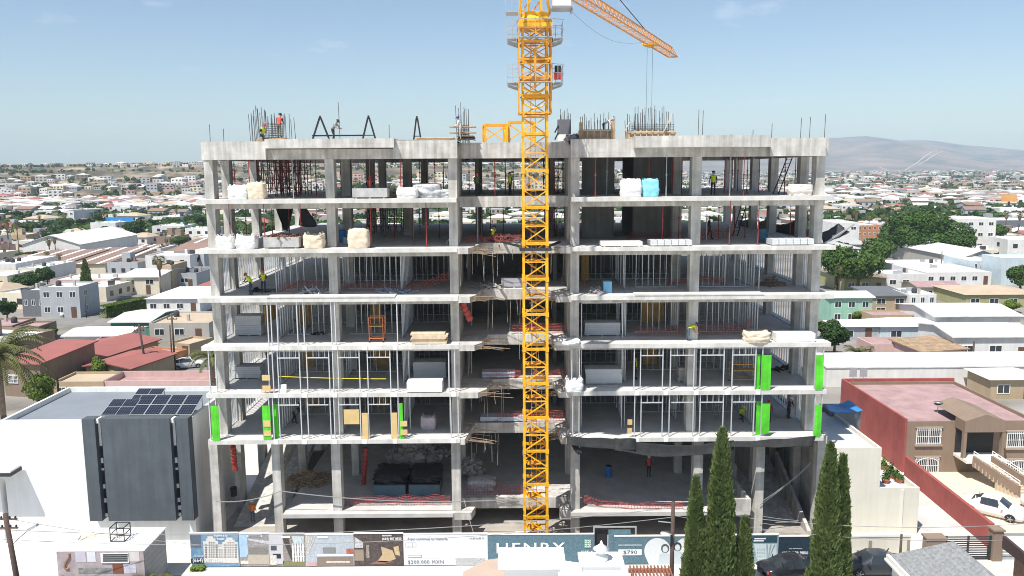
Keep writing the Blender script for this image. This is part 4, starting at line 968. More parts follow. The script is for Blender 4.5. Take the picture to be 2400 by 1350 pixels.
# ---- filler streets, each house its own thing
FW = [W[k] for k in ('white', 'block', 'cream', 'grey', 'tan', 'pink', 'white', 'brown')]; FR = [RF[k] for k in ('white', 'grey', 'ltgrey', 'brown', 'white', 'red', 'tan', 'ltgrey')]
def filler_mesh(seed):
    r = random.Random(seed); g = G(); w, d, h = r.uniform(8, 13), r.uniform(8, 14), r.choice((2.8, 3.0, 3.2, 5.6))
    st = r.choice(('flat', 'flat', 'hip', 'gable', 'flat'))
    g.box(-w / 2, w / 2, -d / 2, d / 2, -.6, h, 0)
    if st == 'flat':
        for a in ((-w / 2, w / 2, -d / 2, -d / 2 + .2), (-w / 2, w / 2, d / 2 - .2, d / 2), (-w / 2, -w / 2 + .2, -d / 2 + .2, d / 2 - .2), (w / 2 - .2, w / 2, -d / 2 + .2, d / 2 - .2)): g.box(*a, h, h + .4, 0)
        g.box(-w / 2 + .21, w / 2 - .21, -d / 2 + .21, d / 2 - .21, h, h + .05, 1)
        for q in range(r.randrange(2, 5)):                # tanks, air conditioners, vents, pipes
            x, y, s = r.uniform(-w * .4, w * .4), r.uniform(-d * .4, d * .4), r.uniform(.3, .6); g.box(x - s, x + s, y - s * .8, y + s * .8, h + .052, h + r.uniform(.5, 1.4), r.choice((0, 2, 1)))
        if r.random() < .6: x, y = r.uniform(-w / 4, w / 4), r.uniform(-d / 4, d / 4); g.box(x - 1.3, x + 1.3, y - 1.3, y + 1.3, h + .05, h + 2.3, 0)
    elif st == 'hip':
        a, b, z = w / 2 + .4, d / 2 + .4, h + 1.5; g.add([(-a, -b, h), (a, -b, h), (a, b, h), (-a, b, h), (-a * .3, 0, z), (a * .3, 0, z)], [(0, 1, 5, 4), (1, 2, 5), (2, 3, 4, 5), (3, 0, 4)], 1)
    else:
        a, b, z = w / 2 + .3, d / 2 + .3, h + 1.5; g.add([(-a, -b, h), (a, -b, h), (a, b, h), (-a, b, h), (-a, 0, z), (a, 0, z)], [(0, 1, 5, 4), (2, 3, 4, 5)], 1); g.add([(-w / 2, -d / 2, h), (-w / 2, d / 2, h), (-w / 2, 0, z - .1), (w / 2, -d / 2, h), (w / 2, d / 2, h), (w / 2, 0, z - .1)], [(1, 0, 2), (3, 4, 5)], 0)
    for f in range(2 if h > 5 else 1):
        for x in (-w * .3, w * .02, w * .32): g.box(x - .6, x + .6, -d / 2 - .04, -d / 2 + .05, f * 2.7 + .95, f * 2.7 + 2.1, 2)
        for s in (-1, 1): g.box(s * w / 2 - .04, s * w / 2 + .04, -1, .4, f * 2.7 + .95, f * 2.7 + 2.1, 2)
    return g.mesh('house', [FW[seed % len(FW)], FR[seed % len(FR)], GLASS])
FM = [filler_mesh(i) for i in range(24)]
def pxof(x, y, z):
    v = CAMR.transposed() @ Vector((x, y, z - ZC)); return CX + FPX * v.x / -v.z, CY - FPX * v.y / -v.z
farA = G(); nfill = 0; ang = R(-16)
cells = []
for j in range(0, 49):
    for i in range(-60, 60):
        u, v = i * 13.5 + (6 if j % 2 else 0), 104 + j * 16 + (8 if j % 3 == 0 else 0)
        x, y = u * math.cos(ang) - v * math.sin(ang) * .0 + u * 0, v + u * math.sin(ang) * .35
        cells.append((x + rnd.uniform(-2, 2), y + rnd.uniform(-2, 2)))
cells.sort(key=lambda c: c[1])
glab = {0: 'small pale house in the crowded streets left of the unfinished block', 1: 'small pale house in the crowded streets right of the unfinished block'}
extra = []
for x, y in cells:
    if y < 112 or (y < 165 and rnd.random() < .3): continue
    px, py = pxof(x, y, H(x, y))
    if px < -60 or px > 2460: continue
    if any((x - a) ** 2 + (y - b) ** 2 < (c + 4.5) ** 2 for a, b, c in HAND): continue
    left, right = px < 520, px > 1915
    if rnd.random() < .24: extra.append((x, y)); continue
    if (left or right) and nfill < 290:
        me = rnd.choice(FM); o = bpy.data.objects.new('house', me); col.objects.link(o); o.location = (x, y, H(x, y)); o.rotation_euler = (0, 0, rnd.choice((0, R(-9), R(8), R(90))) + R(-6)); o.scale = (rnd.uniform(.85, 1.15), rnd.uniform(.85, 1.1), rnd.uniform(.9, 1.15))
        wn_, rn_ = me.materials[0].name.split('_', 1)[1].replace('_', ' '), me.materials[1].name.split('_', 1)[1].replace('_', ' ')
        lab = f'{wn_} house with a {rn_} roof in the ' + ('nearer' if y < 260 else 'middle' if y < 380 else 'farther') + ' streets ' + ('left' if left else 'right') + ' of the block'
        tag(o, lab, 'house', lab.split(' in the ')[0] + ('s left' if left else 's right')); nfill += 1
    elif y > 270: extra.append((x, y, 1))
# ---- the far town, too many to count: one object
def simple_house(g, x, y, z, s=1.0):
    w, d, h = rnd.uniform(5, 14) * s, rnd.uniform(6, 12) * s, rnd.choice((2.8, 3, 3.2, 5.8, 6)) * (1 if s < 1.2 else 1.2); a = rnd.uniform(-.3, .3); m = rnd.choice((0, 1, 2, 3, 4, 5, 6, 7)); c, sn = math.cos(a), math.sin(a)
    o = len(g.v)
    for zz in (-2, h):
        for sx, sy in ((-1, -1), (1, -1), (1, 1), (-1, 1)): g.v.append((x + c * sx * w / 2 - sn * sy * d / 2, y + sn * sx * w / 2 + c * sy * d / 2, z + zz))
    for f in ((0, 1, 5, 4), (1, 2, 6, 5), (3, 0, 4, 7)): g.f.append(tuple(o + k for k in f)); g.m.append(m)
    if rnd.random() < .3:
        g.v.append((x, y, z + h + 1.5))
        for f in ((4, 5, 8), (5, 6, 8), (6, 7, 8), (7, 4, 8)): g.f.append(tuple(o + k for k in f)); g.m.append(8 + m)
    else: g.f.append((o + 4, o + 5, o + 6, o + 7)); g.m.append(8 + m)
    for k in range(3 if h < 4 else 6):                 # dark openings in the front
        t0 = (k % 3 + .3) / 3; t1 = t0 + .16; zz = .9 + 2.8 * (k // 3)
        def P(t, q): return (x + c * (t - .5) * w - sn * (-d / 2 - .05), y + sn * (t - .5) * w + c * (-d / 2 - .05), z + q)
        o2 = len(g.v); g.v += [P(t0, zz), P(t1, zz), P(t1, zz + 1.2), P(t0, zz + 1.2)]; g.f.append((o2, o2 + 1, o2 + 2, o2 + 3)); g.m.append(16)
g = G()
for e in extra:
    if len(e) == 3: simple_house(g, e[0], e[1], H(e[0], e[1]))
for k in range(6500):
    px = rnd.uniform(-60, 2460)
    b = (px - CX) / FPX
    if b < .12: y = rnd.uniform(540, 700) if rnd.random() < .78 else (rnd.uniform(745, 800) if rnd.random() < .1 else rnd.uniform(1210, 1330))
    else: y = 560 * (5200 / 560) ** rnd.random()
    x = b * y
    if y > 1200 and b < .12 and rnd.random() < .55: continue
    if b < .12 and y < 1000 and (rnd.random() < .3 or noise.noise(Vector((x * .012, y * .012, 8))) > .18): continue
    simple_house(g, x, y, H(x, y), 1 if y < 1500 else 1.5)
o = bpy.data.objects.new('distant_town', g.mesh('distant_town', FW + FR + [GLASS])); col.objects.link(o); tag(o, 'mass of small pale houses filling the valley to the hills', 'town', kind='stuff')
# far trees and scrub as one mass
g = G(); r_ = random.Random(5)
def clump(x, y, z, s, m):
    for q in range(11):
        d = Vector((r_.gauss(0, 1), r_.gauss(0, 1), r_.gauss(.3, .8))).normalized(); leaf(g, Vector((x, y, z + s * .75)) + Vector((d.x, d.y, d.z * .85)) * s * .62, d, s * 1.05, r_, m)
for k in range(15000):
    px = r_.uniform(-60, 2460); b = (px - CX) / FPX; y = (r_.uniform(330, 760) if r_.random() < .6 else r_.uniform(760, 1330)) if b < .12 else 330 * (5000 / 330) ** r_.random()
    if b < .12 and 950 < y < 1400 and noise.noise(Vector((b * y * .006, y * .006, 3))) < -.12: continue
    if b < .12 and y > 1000 and r_.random() < .3: y = r_.uniform(1190, 1320)
    x = b * y; nn = noise.noise(Vector((x * .012, y * .012, 8)))
    if b < .12 and y < 1000 and nn < .05 and r_.random() < .5: continue
    if b < .12 and 700 < y < 1180 and noise.noise(Vector((x * .009, y * .009, 4))) < .08 and r_.random() < .75: continue
    clump(x, y, H(x, y), (r_.uniform(2.0, 4.2) if y < 1000 or b > .12 else r_.uniform(1.3, 3.0)) * (1 if y < 1500 else 1.3), r_.choice((0, 0, 1)))
o = bpy.data.objects.new('distant_trees', g.mesh('distant_trees', [LEAFD, LEAFM])); col.objects.link(o); tag(o, 'scattered dark trees across the far town and hillside', 'trees', kind='stuff')
# trees among the filler streets
for e in extra:
    if len(e) == 2 and e[1] < 520:
        px, py = pxof(e[0], e[1], 0)
        if px < 515 or px > 1915:
            tree_at(Vector((e[0], e[1], 0)), rnd.choice((0, 0, 1, 3)), 'leafy tree standing between small houses ' + ('left' if px < 515 else 'right') + ' of the block', rnd.uniform(4, 7.5), None, 'trees between the houses')
# ---- trees one can tell apart
b = [((0, 0, 7.5), 6.5), ((-6.5, 0, 7.2), 4.6), ((6.2, 1, 7), 4.8), ((-3, -3, 9.5), 4.2), ((3.2, -3, 9.8), 4.4), ((0, -4.5, 6), 4.6), ((-9, 0, 5.6), 3.2), ((9.2, 0, 5.6), 3.3), ((-5.5, -4, 5.2), 3.6), ((5.5, -4.5, 5.2), 3.8), ((0, -2, 11), 3.2)]
BIG = (crown_mesh('crown', b, 26000, .5, leafmat('leaf_ficus', (.022, .06, .012), (.09, .17, .03)), 21, .72, .7), trunk_mesh(6, .55, [(-4, 0, 8), (4, 0, 8), (0, -3, 9), (0, 3, 9), (6, 1, 7)], seed=9), 10, 12.5)
TP.append(BIG)
p = gr(2165, 606); wpx = at(2262, 606, p.y).x - at(2066, 606, p.y).x
tree_at(p, 4, 'huge dense round-topped tree towering over the houses on the right', at(2165, 512, p.y).z * 1.16, wpx * .98)
for px, py, top, wd, k, lab in ((2010, 690, 585, 110, 1, 'loose light green tree left of the huge round tree'), (1958, 680, 575, 100, 1, 'bushy green tree against the right edge of the block'), (2052, 640, 560, 85, 1, 'dark green tree tucked under the huge round tree'),
        (1955, 838, 755, 92, 0, 'dark round tree right beside the block, above the white roof'), (2012, 758, 728, 34, 2, 'small bright green bush in front of the green house'), (2035, 755, 733, 22, 2, 'smaller bright green bush beside the green house wall'),
        (2265, 815, 778, 60, 2, 'sparse yellowish tree in front of the yellow-ended house'), (2370, 732, 706, 60, 2, 'olive green shrub before the beige house at the right edge'),
        (18, 752, 704, 50, 0, 'dark rounded tree at the left edge by the modern house'), (118, 795, 766, 40, 1, 'small green tree behind the red roofs'), (140, 905, 845, 72, 0, 'dark green rounded tree beside the barred window house'),
        (236, 905, 840, 50, 2, 'round yellow-green shrub tree between the red roofs'), (92, 965, 880, 90, 2, 'yellow-green bushy tree beside the big left palm'), (318, 570, 516, 52, 0, 'dark dome-shaped tree right of the blue screen'), (262, 572, 545, 46, 1, 'green tree left of the blue screen'),
        (128, 545, 516, 44, 0, 'dark hedge-like tree below the tall pale block'), (420, 578, 555, 54, 1, 'green trees row next to the striped roof'), (455, 630, 612, 40, 1, 'green bush beside the magenta flowers'), (470, 545, 505, 30, 0, 'dark tree near the left edge of the block'), (60, 622, 590, 60, 0, 'dark bush under the tall palms')):
    p = gr(px, py); tree_at(p, k, lab, at(px, top, p.y).z, wd * p.y / FPX)
p = gr(472, 628); tree_at(p, 2, 'magenta flowering bougainvillea by the block', 4, 4.5, None, 'bougainvillea', 'shrub').children[1]
bo = [o for o in bpy.data.objects if o.name.startswith('bougainvillea')][0]
for c in bo.children:
    if c.name.startswith('crown'): me = c.data.copy(); me.materials[0] = leafmat('magenta_petals', (.30, .02, .22), (.55, .05, .42)); c.data = me
# hedge
g = G(); A, B = gr(240, 746), gr(345, 722)
hd = B - A
for k in range(5200):
    t = rnd.random(); s = rnd.uniform(-.9, .9); z = rnd.uniform(.1, 2.3); f = rnd.random()
    if f < .45: s = -.9
    elif f < .8: z = 2.3
    p = A + hd * t + Vector((-hd.y, hd.x, 0)).normalized() * s + Vector((0, 0, z)); leaf(g, p, Vector((rnd.gauss(0, .6), -1 if f < .45 else rnd.gauss(0, .6), .6)).normalized(), .3, rnd)
solo(g, 'hedge', LEAFY, 'long clipped bright green hedge along the left street', 'hedge')
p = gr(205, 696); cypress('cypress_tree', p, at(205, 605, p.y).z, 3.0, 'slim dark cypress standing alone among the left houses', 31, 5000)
# palms on the left and right
ORD = 'zeroth first second third fourth fifth sixth seventh eighth ninth tenth eleventh twelfth thirteenth fourteenth fifteenth sixteenth seventeenth eighteenth nineteenth twentieth'.split(); nth = 0
for px, py, top, k in sorted(((22, 600, 515, 0), (45, 596, 520, 2), (3, 610, 530, 0), (85, 600, 562, 1), (118, 612, 558, 1), (132, 612, 556, 0), (198, 595, 548, 1), (113, 635, 590, 1), (142, 640, 595, 1), (95, 545, 505, 0), (155, 538, 500, 1), (218, 530, 498, 0), (232, 528, 500, 1), (245, 528, 498, 0), (270, 530, 500, 1), (300, 528, 496, 0), (390, 575, 540, 1), (415, 525, 490, 0))):
    p = gr(px, py); nth += 1; palm(px, py, k, f'fan palm left of the block, {ORD[nth]} from the left picture edge', at(px, top, p.y).z)
nth = 0
for px, py, top, k in sorted(((2005, 545, 494, 1), (2035, 560, 500, 0), (2075, 560, 502, 1), (2188, 520, 490, 1), (2205, 520, 476, 0), (2285, 520, 492, 1), (2355, 560, 496, 0), (2385, 575, 498, 2), (1985, 520, 490, 1), (2350, 600, 565, 1))):
    p = gr(px, py); nth += 1; palm(px, py, k, f'fan palm over the roofs right of the block, {ORD[nth]} from the block', at(px, top, p.y).z)
p = gr(378, 690); palm(378, 690, 1, 'thick-trunked palm behind the beige tall house', at(378, 600, p.y).z, None)
p = gr(1968, 690); palm(1968, 690, 1, 'drooping palm before the olive bungalow', at(1968, 618, p.y).z, None)
for px, py, s, lab in ((2012, 845, 2.3, 'low spiky palm beside the white roof, left one'), (2155, 850, 1.8, 'low spiky palm between the parked cars and shed'), (2230, 855, 2.4, 'low spiky palm right of the rusty shed')):
    p = gr(px, py); date_palm(p, 1.0, s, lab, px, 30)
p = at(-5, 840, 72); p.z = 0; date_palm(p, at(-5, 835, 72).z, 4.6, 'large drooping date palm at the left picture edge', 11, 64)
p = at(497, 850, 92); p.z = 0; date_palm(p, at(500, 838, 92).z, 3.0, 'date palm half hidden behind the left corner column', 12, 40)
# blue screen and orange sign far away
p = gr(283, 548); solo(G().obox((p.x, p.y, 4), (12, .4, 7), .1), 'windscreen', BLUE, 'large bright blue screen among the trees, far left', 'screen')
p = gr(2362, 506); zb9 = at(2362, 464, p.y).z; g = G(); g.obox((p.x, p.y, zb9), (8, .6, 4), -.1); o_ = solo(g, 'billboard', mat('orange_board', (.75, .30, .08), rough=.6, c2=(.8, .5, .2), scale=.2), 'orange billboard on a post over the right hillside town', 'billboard'); o_['wc'] = 1
G().box(p.x - .5, p.x + .5, p.y - .3, p.y + .3, H(p.x, p.y), zb9 - 2.01).build('post', DKST, o_)
# haze: the air itself
hz = G().box(-9500, 9500, -2600, 8700, -30, 345)
hm = bpy.data.materials.new('haze_air'); hm.use_nodes = True; n, l = hm.node_tree.nodes, hm.node_tree.links; n.clear()
pv = n.new('ShaderNodeVolumePrincipled'); pv.inputs['Color'].default_value = (.70, .89, 1, 1); pv.inputs['Density'].default_value = .00013; pv.inputs['Anisotropy'].default_value = -.1
mo = n.new('ShaderNodeOutputMaterial'); l.new(pv.outputs[0], mo.inputs['Volume'])
o = bpy.data.objects.new('haze', hz.mesh('haze', hm)); col.objects.link(o); o['kind'] = 'stuff'; o['label'] = 'thin blue haze over the valley'; o.display_type = 'WIRE'
# ================================================================= direct neighbours
# ---- white house with a charcoal front, left of the site
NY = 57.6; zt = at(300, 984, NY).z
xl, xr = at(4, 1040, NY).x, at(447, 1040, NY).x; YN = 67.0
nb = thing('white_house', 'big white flat-roofed house with charcoal wall panel and solar roof, left of the site', 'house', ((xl + xr) / 2, NY, 0), wc=True)
g = G(); g.box(xl, xr, NY, YN, -.2, zt - .45); t = .22
g.box(xl, xr, NY, NY + t, zt - .45, zt); g.box(xl, xl + t, NY + t, YN, zt - .45, zt); g.box(xr - t, xr, NY + t, YN, zt - .45, zt + .02); g.box(xl + t, xr - t, YN - t, YN, zt - .45, zt)
g.build('wall', mat('neighbour_white', (.80, .80, .785), rough=.8, var=.05, scale=.4, streak=.08), nb)
G().box(xl + t + .003, xr - t - .003, NY + t + .003, YN - t - .003, zt - .45, zt - .39).build('roof', RF['bluegrey'], nb)
def npanel(p0, p1, yo, z0, z1):
    a, b = at(p0, 1000, NY - yo).x, at(p1, 1000, NY - yo).x; return G().box(a, b, NY - yo, NY - .004, z0, z1)
zb_ = at(300, 1221, NY - .8).z; ztp = at(300, 982, NY - .8).z
npanel(192, 222, .8, zb_, ztp).build('wall_panel', GREYW, nb); npanel(237, 398, .8, zb_, ztp + .02).build('wall_panel', GREYW, nb); npanel(412, 441, .8, zb_, ztp + .02).build('wall_panel', GREYW, nb)
for p0, p1 in ((222.5, 236.5), (398.5, 411.5)):
    a, b = at(p0, 1000, NY - .3).x, at(p1, 1000, NY - .3).x; s = G(); s.box(a, b, NY - .25, NY - .005, zb_ + .1, ztp - .4); s = s.build('window_strip', GLASS, nb)
    for k, (u, v) in enumerate(((.02, .05), (.16, .2), (.3, .34), (.48, .5), (.55, .6), (.72, .96))): G().box(a + .02, b - .02, NY - .33, NY - .255, zb_ + (ztp - zb_) * u, zb_ + (ztp - zb_) * v).build('blind', WHITE, s)
    G().box(a, b, NY - .6, NY - .006, ztp - .38, ztp - .05).build('lintel', WHITE, nb)
G().box(xr - 1.6, xr + .02, NY - .35, NY - .01, 2.6, 2.9).build('canopy', WHITE, nb)
# solar panels on the roof, each a thing
SOL = mat('solar_cells', (.012, .016, .028), rough=.18, var=.25, scale=8, spec=.6)
def solar(px, py, w, d, label, group):
    zz = zt + .12; p = gr(px, py, zz); p.y = max(p.y, NY + .6)
    o = thing('solar_panel', label, 'solar panel', p, group)
    tl = R(18); c, s_ = math.cos(tl), math.sin(tl)
    def L(x, y, k=0): return (x, y * c - k * s_, y * s_ + k * c)
    g = G(); P = [(-w / 2, 0), (w / 2, 0), (w / 2, d), (-w / 2, d)]
    g.add([L(x, y, 0) for x, y in P] + [L(x, y, .045) for x, y in P], [(0, 3, 2, 1), (4, 5, 6, 7), (0, 1, 5, 4), (1, 2, 6, 5), (2, 3, 7, 6), (3, 0, 4, 7)]); g.build('frame', CRG, o)
    for i in range(2):
        y0, y1 = .04 + i * d / 2, d / 2 - .03 + i * d / 2
        q = G(); q.add([L(-w / 2 + .04, y0, .052), L(w / 2 - .04, y0, .052), L(w / 2 - .04, y1, .052), L(-w / 2 + .04, y1, .052)], [(0, 1, 2, 3)]); pn = q.build('cell_panel', SOL, o)
        q = G()
        for k in range(1, 6): x = -w / 2 + .04 + (w - .08) * k / 6; q.add([L(x - .008, y0, .056), L(x + .008, y0, .056), L(x + .008, y1, .056), L(x - .008, y1, .056)], [(0, 1, 2, 3)])
        for k in range(1, 6): y = y0 + (y1 - y0) * k / 6; q.add([L(-w / 2 + .04, y - .006, .056), L(w / 2 - .04, y - .006, .056), L(w / 2 - .04, y + .006, .056), L(-w / 2 + .04, y + .006, .056)], [(0, 1, 2, 3)])
        q.build('cell_grid', mat('cell_line', (.10, .11, .13), rough=.4, var=0), pn)
    q = G()
    for x in (-w / 2 + .1, w / 2 - .1): q.bar((x, d * c - .1, -.5), (x, d * c - .1, d * s_), .05); q.bar((x, .05, -.5), (x, .05, .0), .05)
    q.build('stand', STEEL, o)
for k, px in enumerate((253, 286)): solar(px, 974, 1.08, 2.1, ('solar panel at the left end of the front row', 'second solar panel from the left end of the front row')[k], 'solar panels on the white house')
for k, px in enumerate((318, 355, 393, 431)): solar(px, 973, 1.16, 2.6, ('third', 'fourth', 'fifth', 'last')[k] + ' solar panel of the front row, counted from the left', 'solar panels on the white house')
for k, px in enumerate((320, 352)): solar(px, 941, 1.1, 1.8, ('left', 'right')[k] + ' solar panel of the pair behind the front row', 'solar panels on the white house')
# lower white house further left, with a dark canopy
ho = thing('white_house', 'low white house with a small dark canopy at the left picture edge', 'house', (xl - 5, 57, 0), wc=True)
G().box(xl - 11, xl - .3, 57.4, 63, -.2, at(10, 1108, 57.4).z).build('wall', WHITE, ho); a = at(24, 1110, 56).x; zc_ = at(10, 1108, 56).z
G().box(xl - 11, a, 56, 57.39, zc_ - .3, zc_ - .05).build('canopy', DKST, ho); G().box(xl - 11, a - .05, 56.1, 57.38, zc_ - .048, zc_ + .1).build('canopy_roof', WHITE, ho)
# ---- booth with printed front
BY = 49.4; zbt = at(240, 1291, BY).z; a, b = at(133, 1300, BY).x, at(338, 1300, BY).x
bo = thing('site_booth', 'small white-roofed sales booth with a printed front, before the white house', 'booth', ((a + b) / 2, BY, 0), wc=True)
G().box(a, b, BY, 52.6, 0, zbt - .02).build('wall', mat('grey_block', (.38, .38, .37), rough=.95, var=.12, scale=1.5, lines=(2, .4, .25)), bo)
G().box(a - .05, b + .05, BY - .03, 52.7, zbt - .02, zbt + .06).build('roof', WHITE, bo)
g = G().box(a + .02, b - .02, BY - .05, BY - .004, .1, zbt - .04); prt = g.build('printed_front', mat('booth_print', (.30, .22, .22), rough=.5, c2=(.46, .42, .43), scale=1.3), bo)
def rect(px0, py0, px1, py1, Y, m, name, parent, th=.012):
    A, B = at(px0, py1, Y), at(px1, py0, Y); return G().box(A.x, B.x, Y - th, Y - .001, A.z, B.z).build(name, m, parent)
BK = BY - .055
rect(178, 1293, 200, 1318, BK, mat('print_lilac', (.50, .48, .55), var=.1), 'print', bo); rect(205, 1293, 223, 1317, BK, mat('print_pale', (.62, .63, .66), var=.1), 'print', bo); rect(303, 1293, 326, 1316, BK, mat('print_pale2', (.60, .55, .54), var=.12), 'print', bo)
rect(265, 1322, 289, 1344, BK, mat('print_brown', (.20, .075, .045), var=.2), 'print', bo); rect(290, 1321, 318, 1344, BK, mat('print_white', (.65, .64, .68), c2=(.35, .33, .45), scale=6), 'print', bo); rect(185, 1331, 262, 1344, BK, mat('print_dark', (.10, .11, .12), c2=(.32, .33, .30), scale=4), 'print', bo)
wb = rect(238, 1296, 301, 1319, BK - .01, WHITE, 'window', bo, .05)
for k in range(4): rect(241, 1298.5 + k * 4.8, 299, 1301.8 + k * 4.8, BK - .07, BLACK, 'louvre', wb)
g = G(); pts = [at(162, 1297, BK - .02), at(163, 1305, BK - .02), at(154, 1318, BK - .02), at(151, 1328, BK - .02), at(155, 1334, BK - .02), at(162, 1332, BK - .02)]; g.path(pts, .14); g.build('print', mat('print_bronze', (.28, .15, .08), var=.2), bo)
p = gr(284, 1262, zbt + .06)
f = G(); w_ = .45
for x in (-w_, w_):
    for y in (-w_, w_): f.bar((p.x + x, 51 + y, zbt + .06), (p.x + x, 51 + y, zbt + 1.0), .05)
for zz in (.08, .55, 1.0):
    for s in (-w_, w_): f.bar((p.x - w_, 51 + s, zbt + zz), (p.x + w_, 51 + s, zbt + zz), .05); f.bar((p.x + s, 51 - w_, zbt + zz), (p.x + s, 51 + w_, zbt + zz), .05)
solo(f, 'metal_cage', DKST, 'dark metal frame cage lying on the booth roof', 'frame')
g = G()
for k in range(9):
    q = at(190 + k * 7, 1268 - (k % 3) * 4, 51.2); L = rnd.uniform(.3, 1.0); a_ = rnd.uniform(0, 3); g.bar((q.x, 51.2 + rnd.uniform(-.5, .6), zbt + .09), (q.x + L * math.cos(a_), 51.2 + L * math.sin(a_) * .6, zbt + .1), .07)
solo(g, 'scrap_pile', WOODP, 'scattered wood scraps on the booth roof', 'scrap')
date_palm(Vector((at(358, 1345, 48.6).x, 48.6, .1)), .9, 1.9, 'bushy green palm plant beside the booth', 61, 40)
# ---- cream house right of the site
CYF = 58.0; zc1_, zc2_ = at(1990, 1050, CYF).z, at(2150, 1143, CYF).z
a, m_, b = at(1934, 1150, CYF).x, at(2064, 1100, CYF).x, at(2152, 1200, CYF).x
ch = thing('cream_house', 'plain cream house with a roof terrace of potted plants, right of the site', 'house', ((a + b) / 2, CYF, 0), wc=True)
CRM = mat('cream_plaster', (.66, .635, .55), rough=.88, var=.05, scale=.5, streak=.05)
g = G(); g.box(a, m_, CYF, 68, -.1, zc1_ - .3); t = .2
g.box(a, m_, CYF, CYF + t, zc1_ - .3, zc1_); g.box(a, a + t, CYF + t, 68, zc1_ - .3, zc1_); g.box(m_ - t, m_, CYF + t, 68, zc1_ - .3, zc1_)
g.box(m_, b, CYF, 67, -.1, zc2_ - .5); g.box(m_, b, CYF, CYF + t, zc2_ - .5, zc2_); g.box(b - t, b, CYF + t, 67, zc2_ - .5, zc2_)
g.build('wall', CRM, ch)
G().box(a + t + .004, m_ - t - .004, CYF + t + .004, 67.9, zc1_ - .3, zc1_ - .25).build('roof', RF['ltgrey'], ch)
G().box(m_ + .004, b - t - .004, CYF + t + .004, 66.9, zc2_ - .5, zc2_ - .45).build('terrace_floor', RF['white'], ch)
G().box(m_ + .003, m_ + .06, CYF + 1, CYF + 5, zc2_ - .44, zc1_ - .05).build('brown_wall_face', mat('brown_render', (.10, .055, .045), rough=.8, var=.1), ch)
q = at(2148, 1250, CYF); G().box(b - 1.35, b - 1.2, CYF - .1, CYF - .004, .1, zc2_ - .1).build('downpipe', OFFW, ch)
BW = 54.4; wa_ = at(2132, 1260, BW); a = at(1934, 1260, BW).x; zbw = at(2050, 1256, BW).z; G().box(a, wa_.x, BW - .15, BW + .15, 0, zbw).build('boundary_wall', CRM, ch)
G().box(a, wa_.x + .03, BW - .2, BW + .2, zbw + .002, zbw + .14).build('wall_cap', OFFW, ch)
for px in (2039, 2129): x = at(px, 1290, BW - .2).x; G().box(x - .1, x + .1, BW - .22, BW - .152, 0, zbw - .25).build('wall_pier', mat('pier_shade', (.30, .25, .20), var=.1), ch)  # piers darker and browner than the wall
def pot_plant(px, py, r, h, label, k=2, mpot=None):
    p = gr(px, py, zc2_ - .44); p.x = max(m_ + .4, min(b - .5, p.x)); p.y = max(CYF + .5, min(65, p.y))
    o = thing('potted_plant', label, 'potted plant', p)
    G().rev([(r * .6, 0), (r * .95, r * .9), (r, r * 1.1), (r * .85, r * 1.12)], (0, 0, 0), 10).build('pot', mpot or mat('terracotta', (.38, .14, .08), rough=.85, var=.12), o, True)
    g = G(); q = random.Random(int(px))
    for i in range(130):
        d = Vector((q.gauss(0, 1), q.gauss(0, 1), abs(q.gauss(.6, .8)))).normalized(); leaf(g, Vector((0, 0, r * 1.1)) + Vector((d.x * r * 1.2, d.y * r * 1.2, d.z * h)) * q.uniform(.3, 1), d, .16, q)
    g.build('leaves', (LEAFD, LEAFM, LEAFY)[k], o)
for a_ in ((2075, 1132, .32, .9, 'round terracotta pot with a leggy plant by the brown wall', 1), (2088, 1120, .25, 1.3, 'tall leafy potted plant against the brown wall', 0), (2109, 1130, .34, .35, 'squat round cactus pot in the middle of the terrace', 1), (2118, 1100, .3, .9, 'yellow-green potted plant at the back of the terrace', 2), (2125, 1112, .3, .6, 'pink potted plant behind the terrace rail', 2), (2142, 1122, .3, .6, 'green plant in a bowl near the terrace edge', 1), (2152, 1131, .3, .3, 'terracotta bowl plant at the front terrace corner', 1)): pot_plant(*a_)
# blue tarps and boxes behind the cream house
def tarp(pts, m, name, label, n=10, sag=.25, cat='tarp'):
    """a sheet through four corners, hanging a little and creased"""
    A, B, C_, D = [Vector(p) for p in pts]; g = G()
    for j in range(n + 1):
        for i in range(n + 1):
            u, v = i / n, j / n; p = (A * (1 - u) + B * u) * (1 - v) + (D * (1 - u) + C_ * u) * v
            p.z -= sag * math.sin(math.pi * u) * (.6 + .4 * math.sin(math.pi * v)); p.z += .08 * noise.noise(Vector((u * 5, v * 4, len(label) * .1))); g.v.append(tuple(p))
    for j in range(n):
        for i in range(n): a = j * (n + 1) + i; g.f.append((a, a + 1, a + n + 2, a + n + 1)); g.m.append(0)
    o = solo(g, name, m, label, cat, smooth=True)
    mo = o.modifiers.new('thick', 'SOLIDIFY'); mo.thickness = .02; return o
tarp([at(1936, 948, 66), at(1990, 938, 66), at(2022, 962, 63), at(1942, 965, 63)], BLUE, 'blue_tarp', 'dark blue tarpaulin canopy behind the cream house')
tarp([at(1965, 1042, 60.5), at(2010, 1040, 60.5), at(2008, 1048, 59), at(1964, 1048, 59)], LBLUE, 'blue_tarp', 'light blue sheet lying on the cream house roof')
xq = at(1945, 1000, 66.5).x; g = G().box(xq, xq + 2.6, 66.6, 69, 0, at(1960, 965, 66.6).z); solo(g, 'rooftop_room', W['dkgrey'], 'dark grey rooftop room under the blue tarpaulin', 'room')
